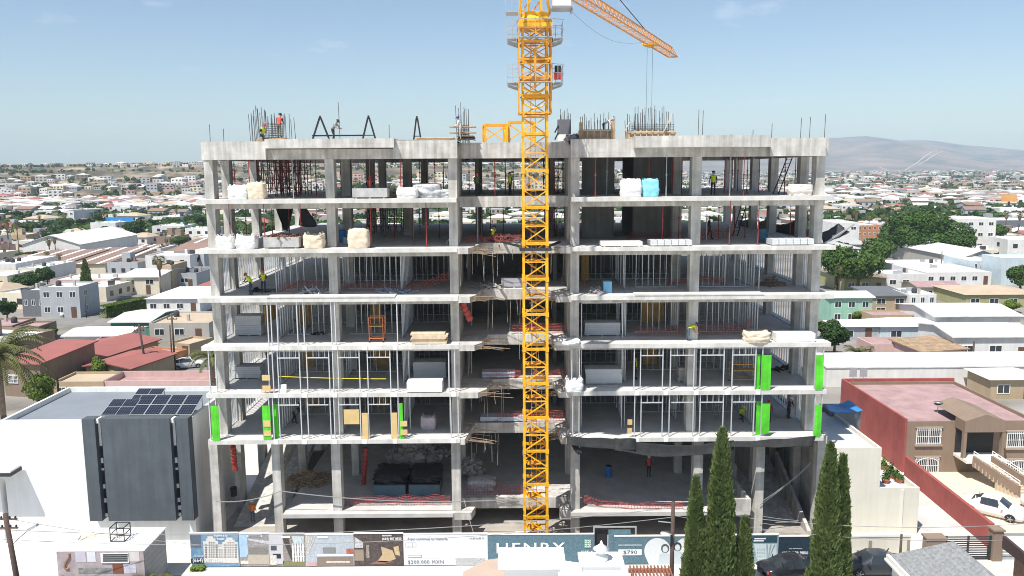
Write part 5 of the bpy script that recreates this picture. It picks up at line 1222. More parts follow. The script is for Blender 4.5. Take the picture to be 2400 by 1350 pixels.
# ---- brown house with red side wall, outside stair
BH = 70.5; zr1 = at(2130, 987, BH).z
o = house('brown two-storey house with red side wall, curved stair and pink roof', 2118, 2420, 1128, 987, 893, 'brown', 'pink', win=(0, 0), door=False, Y=BH, name='brown_house')
w, d, h = o['w'], o['d'], o['h']
bx0 = -w / 2; brown = W['brown']
G().box(bx0 - .2, bx0 - .004, -.02, d + .4, -.1, h + .25).build('red_side_wall', W['red'], o); G().box(bx0, w / 2, d + .02, d + .25, h - .4, h + .3).build('red_back_parapet', W['red'], o)
def lx(px, py): q = at(px, py, BH); return q.x - o.location.x, q.z
for px, py, ww, hh in ((2176, 1022, 2.2, 1.5), (2172, 1090, 2.1, 1.5), (2388, 1030, 2.2, 1.5), (2385, 1096, 2.2, 1.5)):
    x, z = lx(px, py); f = window(o, (x, -.05, z), ww, hh, 0, True)
    s = G(); s.box(x - ww / 2 - .12, x + ww / 2 + .12, -.16, -.004, z - hh / 2 - .16, z - hh / 2 - .02); s.box(x - ww / 2 - .12, x + ww / 2 + .12, -.14, -.004, z + hh / 2 + .02, z + hh / 2 + .12); s.build('window_trim', OFFW if False else mat('trim_brown', (.36, .29, .23), var=.06), o)
for px, py in ((2172, 1090), (2385, 1096)):
    x, z = lx(px, py); G().path([(x + 1.0 * math.cos(t), -.17, z + .1 + .62 * math.sin(t)) for t in [math.pi * i / 10 for i in range(11)]], .06).build('arched_bar', WHITE, o)
x0_, _ = lx(2238, 1000); x1_, _ = lx(2332, 1000); _, zg = lx(2280, 1000); _, zg2 = lx(2280, 968)
g = G(); g.box(x0_, x1_, -1.6, -.01, zg, zg + 1.0); g.add([(x0_, -1.6, zg + 1.0), (x1_, -1.6, zg + 1.0), ((x0_ + x1_) / 2, -1.6, zg + 1.6), (x0_, 4, zg + 1.0), (x1_, 4, zg + 1.0), ((x0_ + x1_) / 2, 4, zg + 1.6)], [(0, 1, 2), (5, 4, 3), (0, 2, 5, 3), (2, 1, 4, 5)]); g.build('porch_gable', brown, o)
_, zl = lx(2280, 1060)
G().box(x0_ + .1, x1_ - .1, -.06, -.012, zl, zg).build('porch_opening', BLACK, o)  # black panel in place of the shaded porch interior
for k in (0, 1): G().box((x0_, x1_ - .25)[k], (x0_ + .25, x1_)[k], -1.58, -1.2, zl, zg).build('porch_column', brown, o)
G().box(x0_, x1_, -2.2, -.02, zl - .25, zl).build('landing', OFFW, o)
ns_ = 12; st = G(); sx0, sx1 = x0_ + .6, x0_ + 2.2; dz = (zl - .3) / ns_
for k in range(ns_): st.box(sx0 + k * .14, sx1 + k * .14, -2.2 - (k + 1) * .32, -2.2 - k * .32, 0 if k > 5 else zl - (k + 1) * dz - .4, zl - (k + 1) * dz)
st.build('stair', mat('tiled_steps', (.55, .46, .35), var=.1), o)
for s in (0, 1):
    q = G(); xa = (sx0, sx1)[s]; q.add([(xa - .1, -2.2, zl - .5), (xa + .1, -2.2, zl - .5), (xa + 1.78, -6.1, .3), (xa + 1.58, -6.1, .3), (xa - .1, -2.2, zl + .45), (xa + .1, -2.2, zl + .45), (xa + 1.78, -6.1, 1.1), (xa + 1.58, -6.1, 1.1)], [(0, 3, 2, 1), (4, 5, 6, 7), (0, 1, 5, 4), (1, 2, 6, 5), (2, 3, 7, 6), (3, 0, 4, 7)]); q.build('stair_parapet', brown, o)
    q = G()
    for zz in (.2, .42): q.bar((xa, -2.2, zl + .45 + zz), (xa + 1.68, -6.1, 1.1 + zz), .05)
    for t in range(6): q.bar((xa + 1.68 * t / 5, -2.2 - 3.9 * t / 5, zl + .45 - (zl - .65) * t / 5), (xa + 1.68 * t / 5, -2.2 - 3.9 * t / 5, zl + .9 - (zl - .65) * t / 5), .04)
    q.build('stair_railing', WHITE, o)
cxr = sx1 + 2.2; q = G(); pts = [(cxr + 2.0 * math.cos(t), -6.6 + 1.5 * math.sin(t)) for t in [math.pi + math.pi * i / 12 for i in range(13)]]
for a, b in zip(pts, pts[1:]): q.add([(*a, .9), (*b, .9), (*b, 1.75), (*a, 1.75)], [(0, 1, 2, 3)])
o2 = q.build('curved_balustrade', brown, o); mo = o2.modifiers.new('t', 'SOLIDIFY'); mo.thickness = .18
q = G(); q.path([(x, y, 2.05) for x, y in pts], .05); q.path([(x, y, 1.9) for x, y in pts], .04); q.build('balustrade_rail', WHITE, o)
q = G(); q.prism([(x, y) for x, y in pts], .7, .9); q.build('curved_landing', OFFW, o)
for px, py in ((2245, 938), (2270, 945)):
    x, z = lx(px, 985); G().rev([(.05, 0), (.35, .1), (.4, .15)], (x, d * .25, h + .6), 10).build('satellite_dish', CRG, o, True); G().bar((x, d * .25, h - .35), (x, d * .25, h + .65), .05).build('dish_post', CRG, o)
for px in (2156, 2185):
    x, z = lx(px, 900); G().obox((x, d + .1, h + .95), (.75, .1, .85), 0).build('satellite_dish', CRG, o); G().bar((x, d + .1, h + .3), (x, d + .1, h + .9), .06).build('dish_post', CRG, o)
# red boundary wall running down to the gate, white path
A, B = gr(2322, 1286), gr(2122, 1118); A.z = B.z = 0
dv = (B - A); nrm = Vector((-dv.y, dv.x, 0)).normalized() * .14
g = G(); P = [A - nrm, A + nrm, B + nrm, B - nrm]; g.prism([(p.x, p.y) for p in P], -.05, 1.9)
solo(g, 'boundary_wall', W['red'], 'long red boundary wall running from the brown house to the street', 'wall')
PINKP = mat('drive_paving', (.62, .54, .42), rough=.9, var=.1, scale=.8)
sheet('driveway', PINKP, [(A.x + .3, 53.9), (A.x + 14, 53.9), (A.x + 16, 72), (B.x + .3, 72)], -.05, .012); sheet('path', PAVE, [(A.x - 4.2, 53.9), (A.x - .1, 53.9), (B.x - .1, 72), (B.x - 3, 72)], -.05, .010)
# slatted gate between dark posts
ga = thing('slatted_gate', 'dark slatted metal gate between the cream house and the red wall', 'gate', (at(2270, 1320, 53.6).x, 53.6, 0), wc=True)
a, b = at(2215, 1290, 53.6).x, at(2318, 1290, 53.6).x; zg1 = at(2270, 1258, 53.6).z
sl = G().box(a, b, 53.58, 53.63, 0, .07).mesh('slat', DKST, off=(0, 0, 0))
for k in range(11): part('slat', sl, ga, (ga.location.x * 1, 53.6 * 1, .15 + k * (zg1 - .2) / 10)).location = (-ga.location.x, -53.6, .15 + k * (zg1 - .2) / 10)
for x in (a, (a + b) / 2, b): G().box(x - .06, x + .06, 53.5, 53.57, 0, zg1 + .1).build('upright', DKST, ga)
for x0, x1, hh, lab in ((b + .1, b + .75, 2.3, 'brown gate post beside the slatted gate'), (a - 1.4, a - .15, 1.75, 'low dark post block left of the slatted gate')):
    g = G().box(x0, x1, 53.3, 54, 0, hh).box(x0 - .08, x1 + .08, 53.22, 54.08, hh, hh + .12); solo(g, 'gate_post', W['brown'], lab, 'gate post')
g = G(); a2 = b + .9
for k in range(9): g.box(a2, a2 + 4.5, 53.58, 53.62, .15 + k * .22, .29 + k * .22)
solo(g, 'slatted_fence', CRG, 'pale grey slatted fence right of the brown gate post', 'fence')
# ---- foreground houses across the street, only their roofs show
g = thing('grey_roof_house', 'house with a grey shingle hip roof at the bottom right', 'house', (at(2190, 1345, 40).x, 38, 0), wc=True)
rz_ = at(2225, 1268, 41); e1, e2 = at(2078, 1306, 38), at(2400, 1370, 37)
ridgeL, ridgeR = at(2222, 1269, 42), at(2248, 1272, 42)
SH = mat('grey_shingle', (.24, .25, .255), rough=.9, var=.3, scale=5, bump=.4, lines=(2, .14, .22))
c1, c2, c3, c4 = at(2052, 1290, 40.5), at(2130, 1420, 33), at(2450, 1430, 33), at(2345, 1352, 41)
zz = 4.3
c1 = gr(2080, 1302, zz); c2 = gr(2210, 1440, zz); c4 = gr(2335, 1352, zz); c3 = c4 + (c2 - c1)
rdg = gr(2235, 1268, zz + 1.9); rd2 = rdg + (c2 - c1) * .6
q = G(); q.add([c1, c2, c3, c4, rdg, rd2], [(0, 1, 5, 4), (1, 2, 5), (2, 3, 4, 5), (3, 0, 4)]); ro_ = q.build('roof', SH, g)
q = G(); C0 = (c1 + c3) / 2; P = [C0 + (c - C0) * .93 for c in (c1, c2, c3, c4)]; q.prism([(p.x, p.y) for p in P], -.1, zz - .05); q.build('wall', WHITE, g)
q = G(); q.bar(c1, c2, .16, .22); q.bar(c1 + Vector((-.12, 0, -.2)), c2 + Vector((-.12, 0, -.2)), .14, .12); q.build('gutter', OFFW, g)
bhs = thing('brick_house', 'brick house with a dark-edged roof and arched green window, bottom right corner', 'house', (at(2400, 1345, 40).x, 39, 0), wc=True)
BRK = mat('brick_facing', (.40, .25, .17), rough=.9, var=.3, scale=9, bump=.5)
c1 = gr(2356, 1275, 4.6); X0 = c1.x; Y0 = c1.y
G().box(X0 + .5, X0 + 8, Y0 - 6, Y0 - .2, -.1, 4.2).build('wall', BRK, bhs)
q = G(); q.add([(X0, Y0 - 6.6, 4.2), (X0 + 9, Y0 - 6.6, 4.2), (X0 + 9, Y0 + .3, 4.2), (X0, Y0 + .3, 4.2), (X0, Y0 - 6.6, 4.6), (X0 + 9, Y0 - 6.6, 4.6), (X0 + 9, Y0 + .3, 5.0), (X0, Y0 + .3, 5.0)], [(0, 3, 2, 1), (4, 5, 6, 7), (0, 1, 5, 4), (1, 2, 6, 5), (2, 3, 7, 6), (3, 0, 4, 7)]); q.build('fascia', mat('dark_brown_fascia', (.07, .045, .045), var=.1), bhs)
q = G(); q.add([(X0 + .15, Y0 - 6.4, 4.61), (X0 + 9, Y0 - 6.4, 4.61), (X0 + 9, Y0 + .2, 5.01), (X0 + .15, Y0 + .2, 5.01)], [(0, 1, 2, 3)]); q.build('roof', RF['ltgrey'], bhs)
f = window(bhs, (X0 + .48, Y0 - 2.2, 2.6), 1.6, 2.2, -math.pi / 2)
# centre foreground: tan roof, white moulded parapet tower, white roof
fh = thing('foreground_house', 'tan flat-roofed house with white moulded parapet tower at the bottom centre', 'house', (at(1250, 1345, 38).x, 36, 0), wc=True)
z1_ = 6.2; q = [gr(1085, 1340, z1_), gr(1140, 1312, z1_), gr(1235, 1300, z1_), gr(1250, 1420, z1_), gr(1085, 1440, z1_)]
G().prism([(p.x, p.y) for p in q][::-1], z1_ - .3, z1_).build('roof', mat('tan_roof', (.46, .36, .29), rough=.9, var=.08, scale=.5), fh)
G().prism([(C.x, C.y) for C in [Vector((p.x, p.y - .4, 0)) for p in q]][::-1], -.1, z1_ - .31).build('wall', OFFW, fh)
T0, T1 = at(1184, 1330, 37), at(1308, 1330, 37); ztt = at(1240, 1284, 38.3).z
q = G(); q.box(T0.x, T1.x, 37, 38, -.1, ztt - .55)
for k, (e, za, zb) in enumerate(((.10, .55, .42), (.2, .42, .3), (.34, .3, 0))): q.box(T0.x - e, T1.x + e, 37 - e, 38 + e, ztt - za, ztt - zb)
q.build('parapet_tower', WHITE, fh)
q = [gr(1300, 1311, 5.5), gr(1380, 1322, 5.5), gr(1400, 1420, 5.5), gr(1300, 1420, 5.5)]
G().prism([(p.x, p.y) for p in q][::-1], -.1, 5.5).build('white_wing', WHITE, fh)
f2 = thing('white_parapet_house', 'white flat-roofed house with a small finial, bottom centre right', 'house', (at(1410, 1345, 36).x, 35.5, 0), wc=True)
a, b = at(1366, 1330, 36).x, at(1455, 1330, 36).x; zq = at(1410, 1303, 37).z
G().box(a, b, 36, 37, -.1, zq).build('wall', WHITE, f2); G().box(a - .15, b + .15, 35.9, 37.1, zq + .002, zq + .16).build('cornice', WHITE, f2)
G().rev([(.3, 0), (.35, .15), (.15, .3), (.25, .45), (.4, .55), (.1, .75), (.02, .95)], ((a + b) / 2, 36.3, zq + .16), 10).build('finial', WHITE, f2, True)
G().box(a - .6, b + .9, 34.6, 35.88, -.1, zq - 1.1).build('lower_wing', WHITE, f2)
pg = thing('timber_pergola', 'brown timber pergola roof at the bottom, left of the cypresses', 'pergola', (at(1525, 1345, 40).x, 40, 0), wc=True)
a, b = at(1473, 1340, 41).x, at(1572, 1340, 41).x; zq = at(1520, 1333, 41).z; RW = mat('reddish_timber', (.26, .115, .075), rough=.8, var=.2)
for y in (41, 38.5): G().box(a, b, y - .08, y + .08, zq - .2, zq).build('beam', RW, pg)
for k in range(12): x = a + .1 + (b - a - .2) * k / 11; G().box(x - .035, x + .035, 38.3, 41.2, zq + .002, zq + .1).build('rafter', RW, pg)
for x in (a + .2, b - .2):
    for y in (38.6, 40.9): G().box(x - .08, x + .08, y - .08, y + .08, 0, zq - .2).build('post', RW, pg)
G().box(a, b, 38.6, 38.62, zq - .9, zq - .2).build('lattice', WOOD, pg)
# ---- cypresses at the kerb
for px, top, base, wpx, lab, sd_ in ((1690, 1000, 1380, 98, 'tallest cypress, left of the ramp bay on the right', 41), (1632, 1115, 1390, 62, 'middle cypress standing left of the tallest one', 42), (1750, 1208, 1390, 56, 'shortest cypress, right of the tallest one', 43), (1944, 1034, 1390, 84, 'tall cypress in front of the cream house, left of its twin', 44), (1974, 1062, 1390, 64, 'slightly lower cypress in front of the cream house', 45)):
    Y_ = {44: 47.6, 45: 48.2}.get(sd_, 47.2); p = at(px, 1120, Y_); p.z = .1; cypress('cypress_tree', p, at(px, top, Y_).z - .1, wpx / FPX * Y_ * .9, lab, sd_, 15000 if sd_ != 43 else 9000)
# ================================================================= printed hoarding along the pavement
HY = 53.2
def textmesh(s, size, m, name='lettering', space=1.0, bold=0.0):
    cu = bpy.data.curves.new(name, 'FONT'); cu.body = s; cu.size = size; cu.extrude = .004; cu.space_character = space; cu.offset = bold; cu.resolution_u = 2
    o = bpy.data.objects.new(name, cu); col.objects.link(o); dg = bpy.context.evaluated_depsgraph_get(); me = bpy.data.meshes.new_from_object(o.evaluated_get(dg)); bpy.data.objects.remove(o)
    me.materials.clear(); me.materials.append(m); xs = [v.co.x for v in me.vertices]; return me, (min(xs), max(xs))
def letter(s, px0, px1, pyb, hpx, m, parent, Y=HY - .05, space=1.0, bold=0.0):
    """words that run from px0 to px1 with their foot on row pyb; capitals hpx high"""
    A, B = at(px0, pyb, Y), at(px1, pyb, Y); T = at(px0, pyb - hpx, Y); hgt = T.z - A.z
    me, (x0, x1) = textmesh(s, hgt / .70, m, space=space, bold=bold); o = bpy.data.objects.new('lettering', me); col.objects.link(o); o.parent = parent
    sx = (B.x - A.x) / max(1e-4, x1 - x0); o.rotation_euler = (R(90), 0, 0); o.scale = (sx, 1, 1)
    o.location = (A.x - x0 * sx - parent.location.x, Y - parent.location.y, A.z - parent.location.z); return o
LW = mat('letter_white', (.85, .85, .84), rough=.5, var=0); LD = mat('letter_dark', (.07, .08, .09), rough=.5, var=0)
POST = mat('hoarding_post', (.10, .10, .105), var=.1)
def panel(p0, p1, top, m, label, Y=HY, cap=True, bot=1328):
    a, b = at(p0, 1290, Y).x, at(p1, 1290, Y).x; zt_ = at((p0 + p1) / 2, top, Y).z
    o = thing('hoarding_panel', label, 'hoarding panel', ((a + b) / 2, Y, .13), 'printed site hoarding', wc=True)
    G().box(a + .01, b - .01, Y - .02, Y + .02, .2, zt_ - .02).build('board', m, o)
    if cap: G().box(a, b, Y - .05, Y + .05, zt_ - .018, zt_ + .05).build('top_rail', WHITE, o)
    for x in (a + .08, b - .08): G().box(x - .05, x + .05, Y + .025, Y + .12, .13, zt_ - .02).build('post', POST, o)
    return o
def ink(name, c, c2=None, scale=3, var=.34): return mat('ink_' + name, c, rough=.55, c2=c2, scale=scale * 3.2, var=var)
def pr(o, x0, y0, x1, y1, m, th=.012, Y=HY - .024, name='print'): return rect(x0, y0, x1, y1, Y, m, name, o, th)
def poly(o, pts, m, Y=HY - .03, name='print'):
    P = [at(px, py, Y) for px, py in pts]; G().add([p for p in P], [tuple(range(len(P) - 1, -1, -1))]).build(name, m, o)
SKYB = ink('sky', (.10, .22, .36), (.24, .38, .52), 1.2)
o = panel(447, 561, 1249, SKYB, 'blue hoarding panel picturing a white stepped tower, leftmost of the row')
for i_, (x0, x1, y0) in enumerate(((479, 511, 1268), (486, 505, 1262), (490, 499, 1257), (511, 525, 1276), (524, 557, 1270), (530, 550, 1265), (534, 545, 1260))): pr(o, x0, y0, x1, 1319, ink('tower', (.66, .63, .58), var=.08), .006 + .002 * i_, HY - .022)
for cx_, w_, rows in ((483, 4, 6), (491, 2.2, 7), (496, 2.2, 7), (501, 2.2, 7), (508, 4, 6), (515, 2, 4), (520, 2, 4), (528, 4, 6), (535, 2.2, 7), (540, 2.2, 7), (546, 2.2, 7), (553, 4, 6)):
    for k in range(rows): pr(o, cx_ - w_ / 2, 1304 - k * 5.6, cx_ + w_ / 2, 1306.8 - k * 5.6, LD, .006, HY - .042)
pr(o, 448, 1309, 476, 1320, ink('navy', (.02, .03, .05)), .006, HY - .042); pr(o, 447, 1252, 470, 1283, ink('branch', (.07, .06, .06), (.18, .25, .33), 9), .006)
letter('Vuelve a tu', 501, 533, 1257.5, 4.6, LW, o, HY - .05, bold=.003); letter('hogar', 509, 526, 1265, 4.6, LW, o, HY - .05, bold=.003); letter('(664) 907.0124', 452, 522, 1317.5, 8.5, LW, o, HY - .06, bold=.004)
pr(o, 453, 1301.5, 479, 1305.5, ink('pill', (.42, .45, .52)), .006, HY - .04)
o = panel(562, 632, 1250, ink('loft', (.20, .19, .19), (.40, .38, .36), 1.6), 'hoarding panel picturing a grey lounge beside a strip of sky')
pr(o, 563, 1253, 579, 1305, ink('pale_sky', (.32, .48, .66), (.45, .6, .72), 1)); pr(o, 581, 1300, 631, 1322, ink('sofa', (.40, .34, .25), (.52, .47, .38), 4)); pr(o, 584, 1283, 626, 1298, ink('kitchen', (.10, .09, .09), (.35, .33, .30), 7)); pr(o, 564, 1314, 582, 1322, ink('cream', (.66, .62, .52)), .006, HY - .04)
poly(o, [(580, 1262), (630, 1268), (630, 1276), (580, 1266)], ink('ceiling', (.50, .50, .52))); pr(o, 580, 1253, 613, 1259, LW, .006, HY - .04); pr(o, 582, 1254.6, 611, 1257.6, LD, .006, HY - .05)
o = panel(632, 716, 1251, ink('hall', (.19, .165, .145), (.36, .32, .29), 2.2), 'hoarding panel picturing a high hall with a lattice facade')
pr(o, 633, 1252, 662, 1322, ink('lilac', (.50, .49, .53), (.58, .57, .58), 2)); pr(o, 635, 1279, 648, 1290, LD, .006, HY - .04); pr(o, 640, 1298, 658, 1309, ink('tv', (.03, .03, .035)), .006, HY - .04); pr(o, 634, 1301, 648, 1324, ink('bed', (.62, .59, .54)), .006, HY - .05)
poly(o, [(683, 1256), (712, 1256), (712, 1274), (688, 1274)], ink('glow', (.48, .55, .56)))
for x in (686, 692, 698, 704, 710): pr(o, x, 1274, x + 1.6, 1316, LW, .006, HY - .04)
for y in (1281, 1293, 1304): pr(o, 685, y, 714, y + 1.6, LW, .006, HY - .046)
pr(o, 664, 1314, 714, 1326, ink('garden', (.16, .15, .05), (.28, .26, .14), 6)); pr(o, 660, 1256, 679, 1261, LW, .006, HY - .05)
poly(o, [(662, 1262), (676, 1262), (690, 1312), (682, 1312)], ink('beam_shade', (.07, .06, .055)), HY - .037)
o = panel(716, 830, 1252, ink('terrace', (.36, .40, .44), (.50, .54, .58), 1.4), 'hoarding panel picturing a bright terrace with parasols and benches')
for k in range(4): poly(o, [(717 + k * 7, 1254), (720 + k * 7, 1254), (717 + k * 2, 1300), (716 + k * 1.2, 1300)], ink('beam_light', (.55, .52, .47)), HY - .03 - k * .002)
pr(o, 744, 1299, 828, 1304, LW, .006, HY - .04); pr(o, 744, 1305, 828, 1326, ink('terrace_floor', (.16, .10, .08), (.34, .28, .22), 8)); pr(o, 765, 1315, 820, 1319, ink('bench', (.62, .58, .50)), .006, HY - .045); pr(o, 757, 1283, 786, 1296, ink('plants', (.05, .06, .05), (.40, .42, .42), 14), .006, HY - .04); pr(o, 812, 1286, 828, 1298, ink('parasol', (.42, .12, .08)), .006, HY - .04); pr(o, 744, 1257, 768, 1261.5, LW, .006, HY - .05); pr(o, 722, 1318, 742, 1327, ink('bucket', (.5, .1, .1), (.6, .6, .58), 6), .006, HY - .05)
o = panel(830, 946, 1250, ink('dark_room', (.045, .035, .035), (.13, .10, .09), 1.5), 'dark brown hoarding panel picturing a wooden chair')
poly(o, [(831, 1258), (851, 1271), (851, 1284), (831, 1284)], ink('picture', (.50, .49, .50))); pr(o, 832, 1288, 852, 1314, ink('wardrobe', (.26, .19, .13), (.36, .30, .22), 5)); pr(o, 859, 1277, 865, 1308, ink('shelf', (.30, .26, .22))); poly(o, [(893, 1281), (920, 1290), (928, 1310), (905, 1318), (884, 1316), (896, 1300)], ink('chair', (.44, .31, .16), (.56, .44, .27), 6)); poly(o, [(922, 1282), (934, 1279), (938, 1303), (926, 1300)], ink('chair2', (.52, .40, .24))); poly(o, [(866, 1322), (884, 1314), (925, 1316), (900, 1322)], ink('rug', (.28, .12, .11)))
letter('(664) 907 0920', 896, 941, 1265.5, 5.5, LW, o, HY - .05, bold=.004); pr(o, 896, 1253.5, 918, 1257, ink('pill2', (.55, .53, .50)), .006, HY - .05)
o = panel(946, 1143, 1251, mat('white_banner', (.74, .75, .77), rough=.55, var=.04, scale=1), 'white cheque-like hoarding panel offering 200,000 pesos')
letter('Aqui continua tu historia', 954.5, 1049, 1266, 6.2, ink('grey_text', (.16, .17, .19)), o); letter('HENRY', 1101, 1135, 1264, 4.2, ink('grey_text', (.16, .17, .19)), o, space=1.25); letter('$200,000 MXN', 956, 1040, 1321.5, 8.5, ink('grey_text', (.16, .17, .19)), o, space=1.1)
poly(o, [(1006.2, 1259.0), (1008, 1259.6), (1008.2, 1258.2), (1006.4, 1257.6)], LD); pr(o, 950, 1272, 975, 1282, ink('box_line', (.22, .22, .23)), .004, HY - .036)
for k in range(3): pr(o, 950.8 + k * 8.2, 1272.8, 957.8 + k * 8.2, 1281.2, LW, .004, HY - .044)
pr(o, 950, 1308.2, 1140, 1309.2, ink('box_line', (.22, .22, .23)), .004, HY - .04); pr(o, 956, 1301, 988, 1306.5, ink('box_line', (.22, .22, .23)), .004, HY - .04); pr(o, 957, 1302, 987, 1305.6, LW, .004, HY - .046)
pr(o, 1068, 1308, 1136, 1326, ink('sketch', (.10, .10, .10), (.80, .80, .80), 5), .004, HY - .048)
TEAL = ink('teal', (.075, .14, .18), (.14, .23, .28), 2.2)
o = panel(1143, 1392, 1252, TEAL, 'long teal hoarding panel with big white letters HENRY', bot=1320)
letter('HENRY', 1164, 1324, 1296.5, 24, LW, o, HY - .055, space=1.18, bold=.01)
letter('(664) 4', 1362, 1389, 1296, 5.5, LW, o, bold=.003); pr(o, 1369, 1264, 1386, 1284, ink('green_sign', (.10, .42, .24)), .006, HY - .04)
for x in (1371, 1378.5):
    for y in (1266, 1275): pr(o, x, y, x + 2, y + 7, LW, .004, HY - .05); pr(o, x + 3.6, y, x + 5.6, y + 7, LW, .004, HY - .05); pr(o, x, y + 2.8, x + 5.6, y + 4.4, LW, .003, HY - .051)
# the way in
o = thing('site_gate', 'narrow dark gate opening with a light frame between the teal hoarding panels', 'gate', (at(1442, 1300, HY).x, HY + .2, .13), wc=True)
a, b = at(1392, 1290, HY).x, at(1490, 1290, HY).x; zt_ = at(1440, 1238, HY).z
for x in (a, b): G().box(x - .05, x + .05, HY + .06, HY + .16, .13, zt_).build('frame_post', CRG, o)
G().box(a - .05, b + .05, HY + .06, HY + .16, zt_ + .002, zt_ + .08).build('frame_head', CRG, o)
G().box(a + .06, a + .95, HY + .3, HY + .34, .15, zt_ - .05).build('dark_infill', BLACK, o)  # black panel stands in for the dark of the open gateway
G().box(a + 1.0, at(1478, 1290, HY).x, HY + .1, HY + .14, .15, at(1440, 1243, HY).z).build('teal_leaf', TEAL, o)
o = panel(1439, 1660, 1256, TEAL, 'teal hoarding panel with a family photo and the price 790')
letter('$790', 1461, 1493, 1298.5, 8.5, LD, o, HY - .056); pr(o, 1449, 1287.5, 1504, 1301.5, LW, .006, HY - .036); pr(o, 1449, 1276, 1504, 1279, ink('faded', (.42, .48, .52)), .004, HY - .04)
cxp, cyp = 1541, 1292
poly(o, [(cxp + 31 * math.cos(t), cyp + 31 * math.sin(t)) for t in [math.pi * .85 + 1.3 * math.pi * i / 24 for i in range(25)]] + [(1563, 1330), (1524, 1330)], ink('photo', (.62, .66, .68), (.74, .76, .77), 2))
poly(o, [(1610 + 30 * math.cos(t), 1290 + 30 * math.sin(t)) for t in [math.pi + math.pi * i / 14 for i in range(15)]] + [(1640, 1330), (1580, 1330)], ink('photo', (.62, .66, .68)), HY - .032)
def figure(cx_, cy_, r, hair):
    poly(o, [(cx_ + 1.5 * r * math.cos(t), cy_ - r * .1 + 1.65 * r * math.sin(t)) for t in [math.tau * i / 16 for i in range(16)]], hair, HY - .037); poly(o, [(cx_ + .95 * r * math.cos(t), cy_ + r * .2 + 1.15 * r * math.sin(t)) for t in [math.tau * i / 14 for i in range(14)]], ink('photo_face', (.60, .66, .68), var=.05), HY - .042)
    poly(o, [(cx_ - 2.6 * r, 1330), (cx_ - 2.2 * r, cy_ + 2.1 * r), (cx_, cy_ + 1.4 * r), (cx_ + 2.2 * r, cy_ + 2.1 * r), (cx_ + 2.6 * r, 1330)], ink('photo_shirt', (.46, .53, .56), (.58, .64, .66), 5), HY - .035)
figure(1559, 1286, 6.5, ink('hair', (.10, .11, .12))); figure(1588, 1282, 6.5, ink('hair2', (.04, .04, .045)))
o = panel(1716, 1824, 1253, ink('pale_teal', (.20, .33, .37), (.34, .46, .50), 2), 'pale teal hoarding panel with a drawn facade, right of the shortest cypress')
pr(o, 1718, 1256, 1822, 1272, ink('deep_teal', (.03, .07, .10))); pr(o, 1768, 1261, 1795, 1264, LW, .004, HY - .04); pr(o, 1766, 1266, 1790, 1269, LW, .004, HY - .04)
poly(o, [(1767, 1275), (1820, 1275), (1820, 1322), (1778, 1330)], ink('facade', (.50, .60, .62), (.62, .70, .72), 3))
for k in range(3): poly(o, [(1796 + k * 9, 1276), (1800 + k * 9, 1276), (1799 + k * 2, 1310), (1797 + k * 2, 1310)], ink('facade_line', (.26, .36, .40)), HY - .036)
for k in range(4):
    for j in range(5): pr(o, 1775 + k * 5, 1286 + j * 8, 1777 + k * 5, 1290 + j * 8, ink('facade_line', (.26, .36, .40)), .003, HY - .036)
o = panel(1824, 1914, 1257, ink('navy_board', (.014, .028, .05), (.03, .055, .08), 2), 'navy hoarding panel with phone number 589 9806')
letter('(664) 589 9806', 1833, 1894, 1299.5, 7, LW, o, bold=.003); letter('www.ddk.com.mx', 1838, 1890, 1308.5, 3.6, LW, o); letter('mas informacion', 1850, 1880, 1287, 2.6, LW, o)
panel(1914, 1936, 1257, OFFW, 'short plain pale hoarding panel next to the cream house')
# weeds at the foot of the first panel
g = G()
for k in range(260):
    q = at(rnd.uniform(449, 478), 1326, HY - .35); p = Vector((q.x, HY - rnd.uniform(.1, .6), .13)); leaf(g, p + Vector((0, 0, rnd.uniform(.02, .25))), Vector((rnd.gauss(0, .4), -.4, 1)).normalized(), .22, rnd)
solo(g, 'weeds', LEAFY, 'patch of grassy weeds at the foot of the first hoarding panel', 'weeds', kind='stuff')
# ---------------------------------------------------------------- poles and wires
def pole(px, py_top, Y, label, r=.16, lean=(0, 0), lamp=None, arms=True, h=None, name='utility_pole'):
    T = at(px, py_top, Y); B = Vector((T.x - lean[0], Y - lean[1], 0)); hh = T.z
    o = thing(name, label, 'utility pole', B)
    G().bar((0, 0, -.2), (lean[0], lean[1], hh), 2 * r, None, 0, 9, 1.5 * r).build('post', mat('pole_wood', (.085, .06, .05), rough=.9, var=.25, scale=3) if Y < 200 else BARK, o, True)
    if arms:
        for dz in (.35, .9): G().bar((lean[0] - .7, lean[1], hh - dz), (lean[0] + .7, lean[1], hh - dz), .09).build('cross_arm', BARK, o)
        g = G()
        for dz in (.35, .9):
            for s in (-.6, -.25, .25, .6): g.rev([(.05, 0), (.07, .08), (.03, .16)], (lean[0] + s, lean[1], hh - dz + .04), 7)
        tag(g.build('insulators', BLACK, o), kind='stuff')
    return o, hh
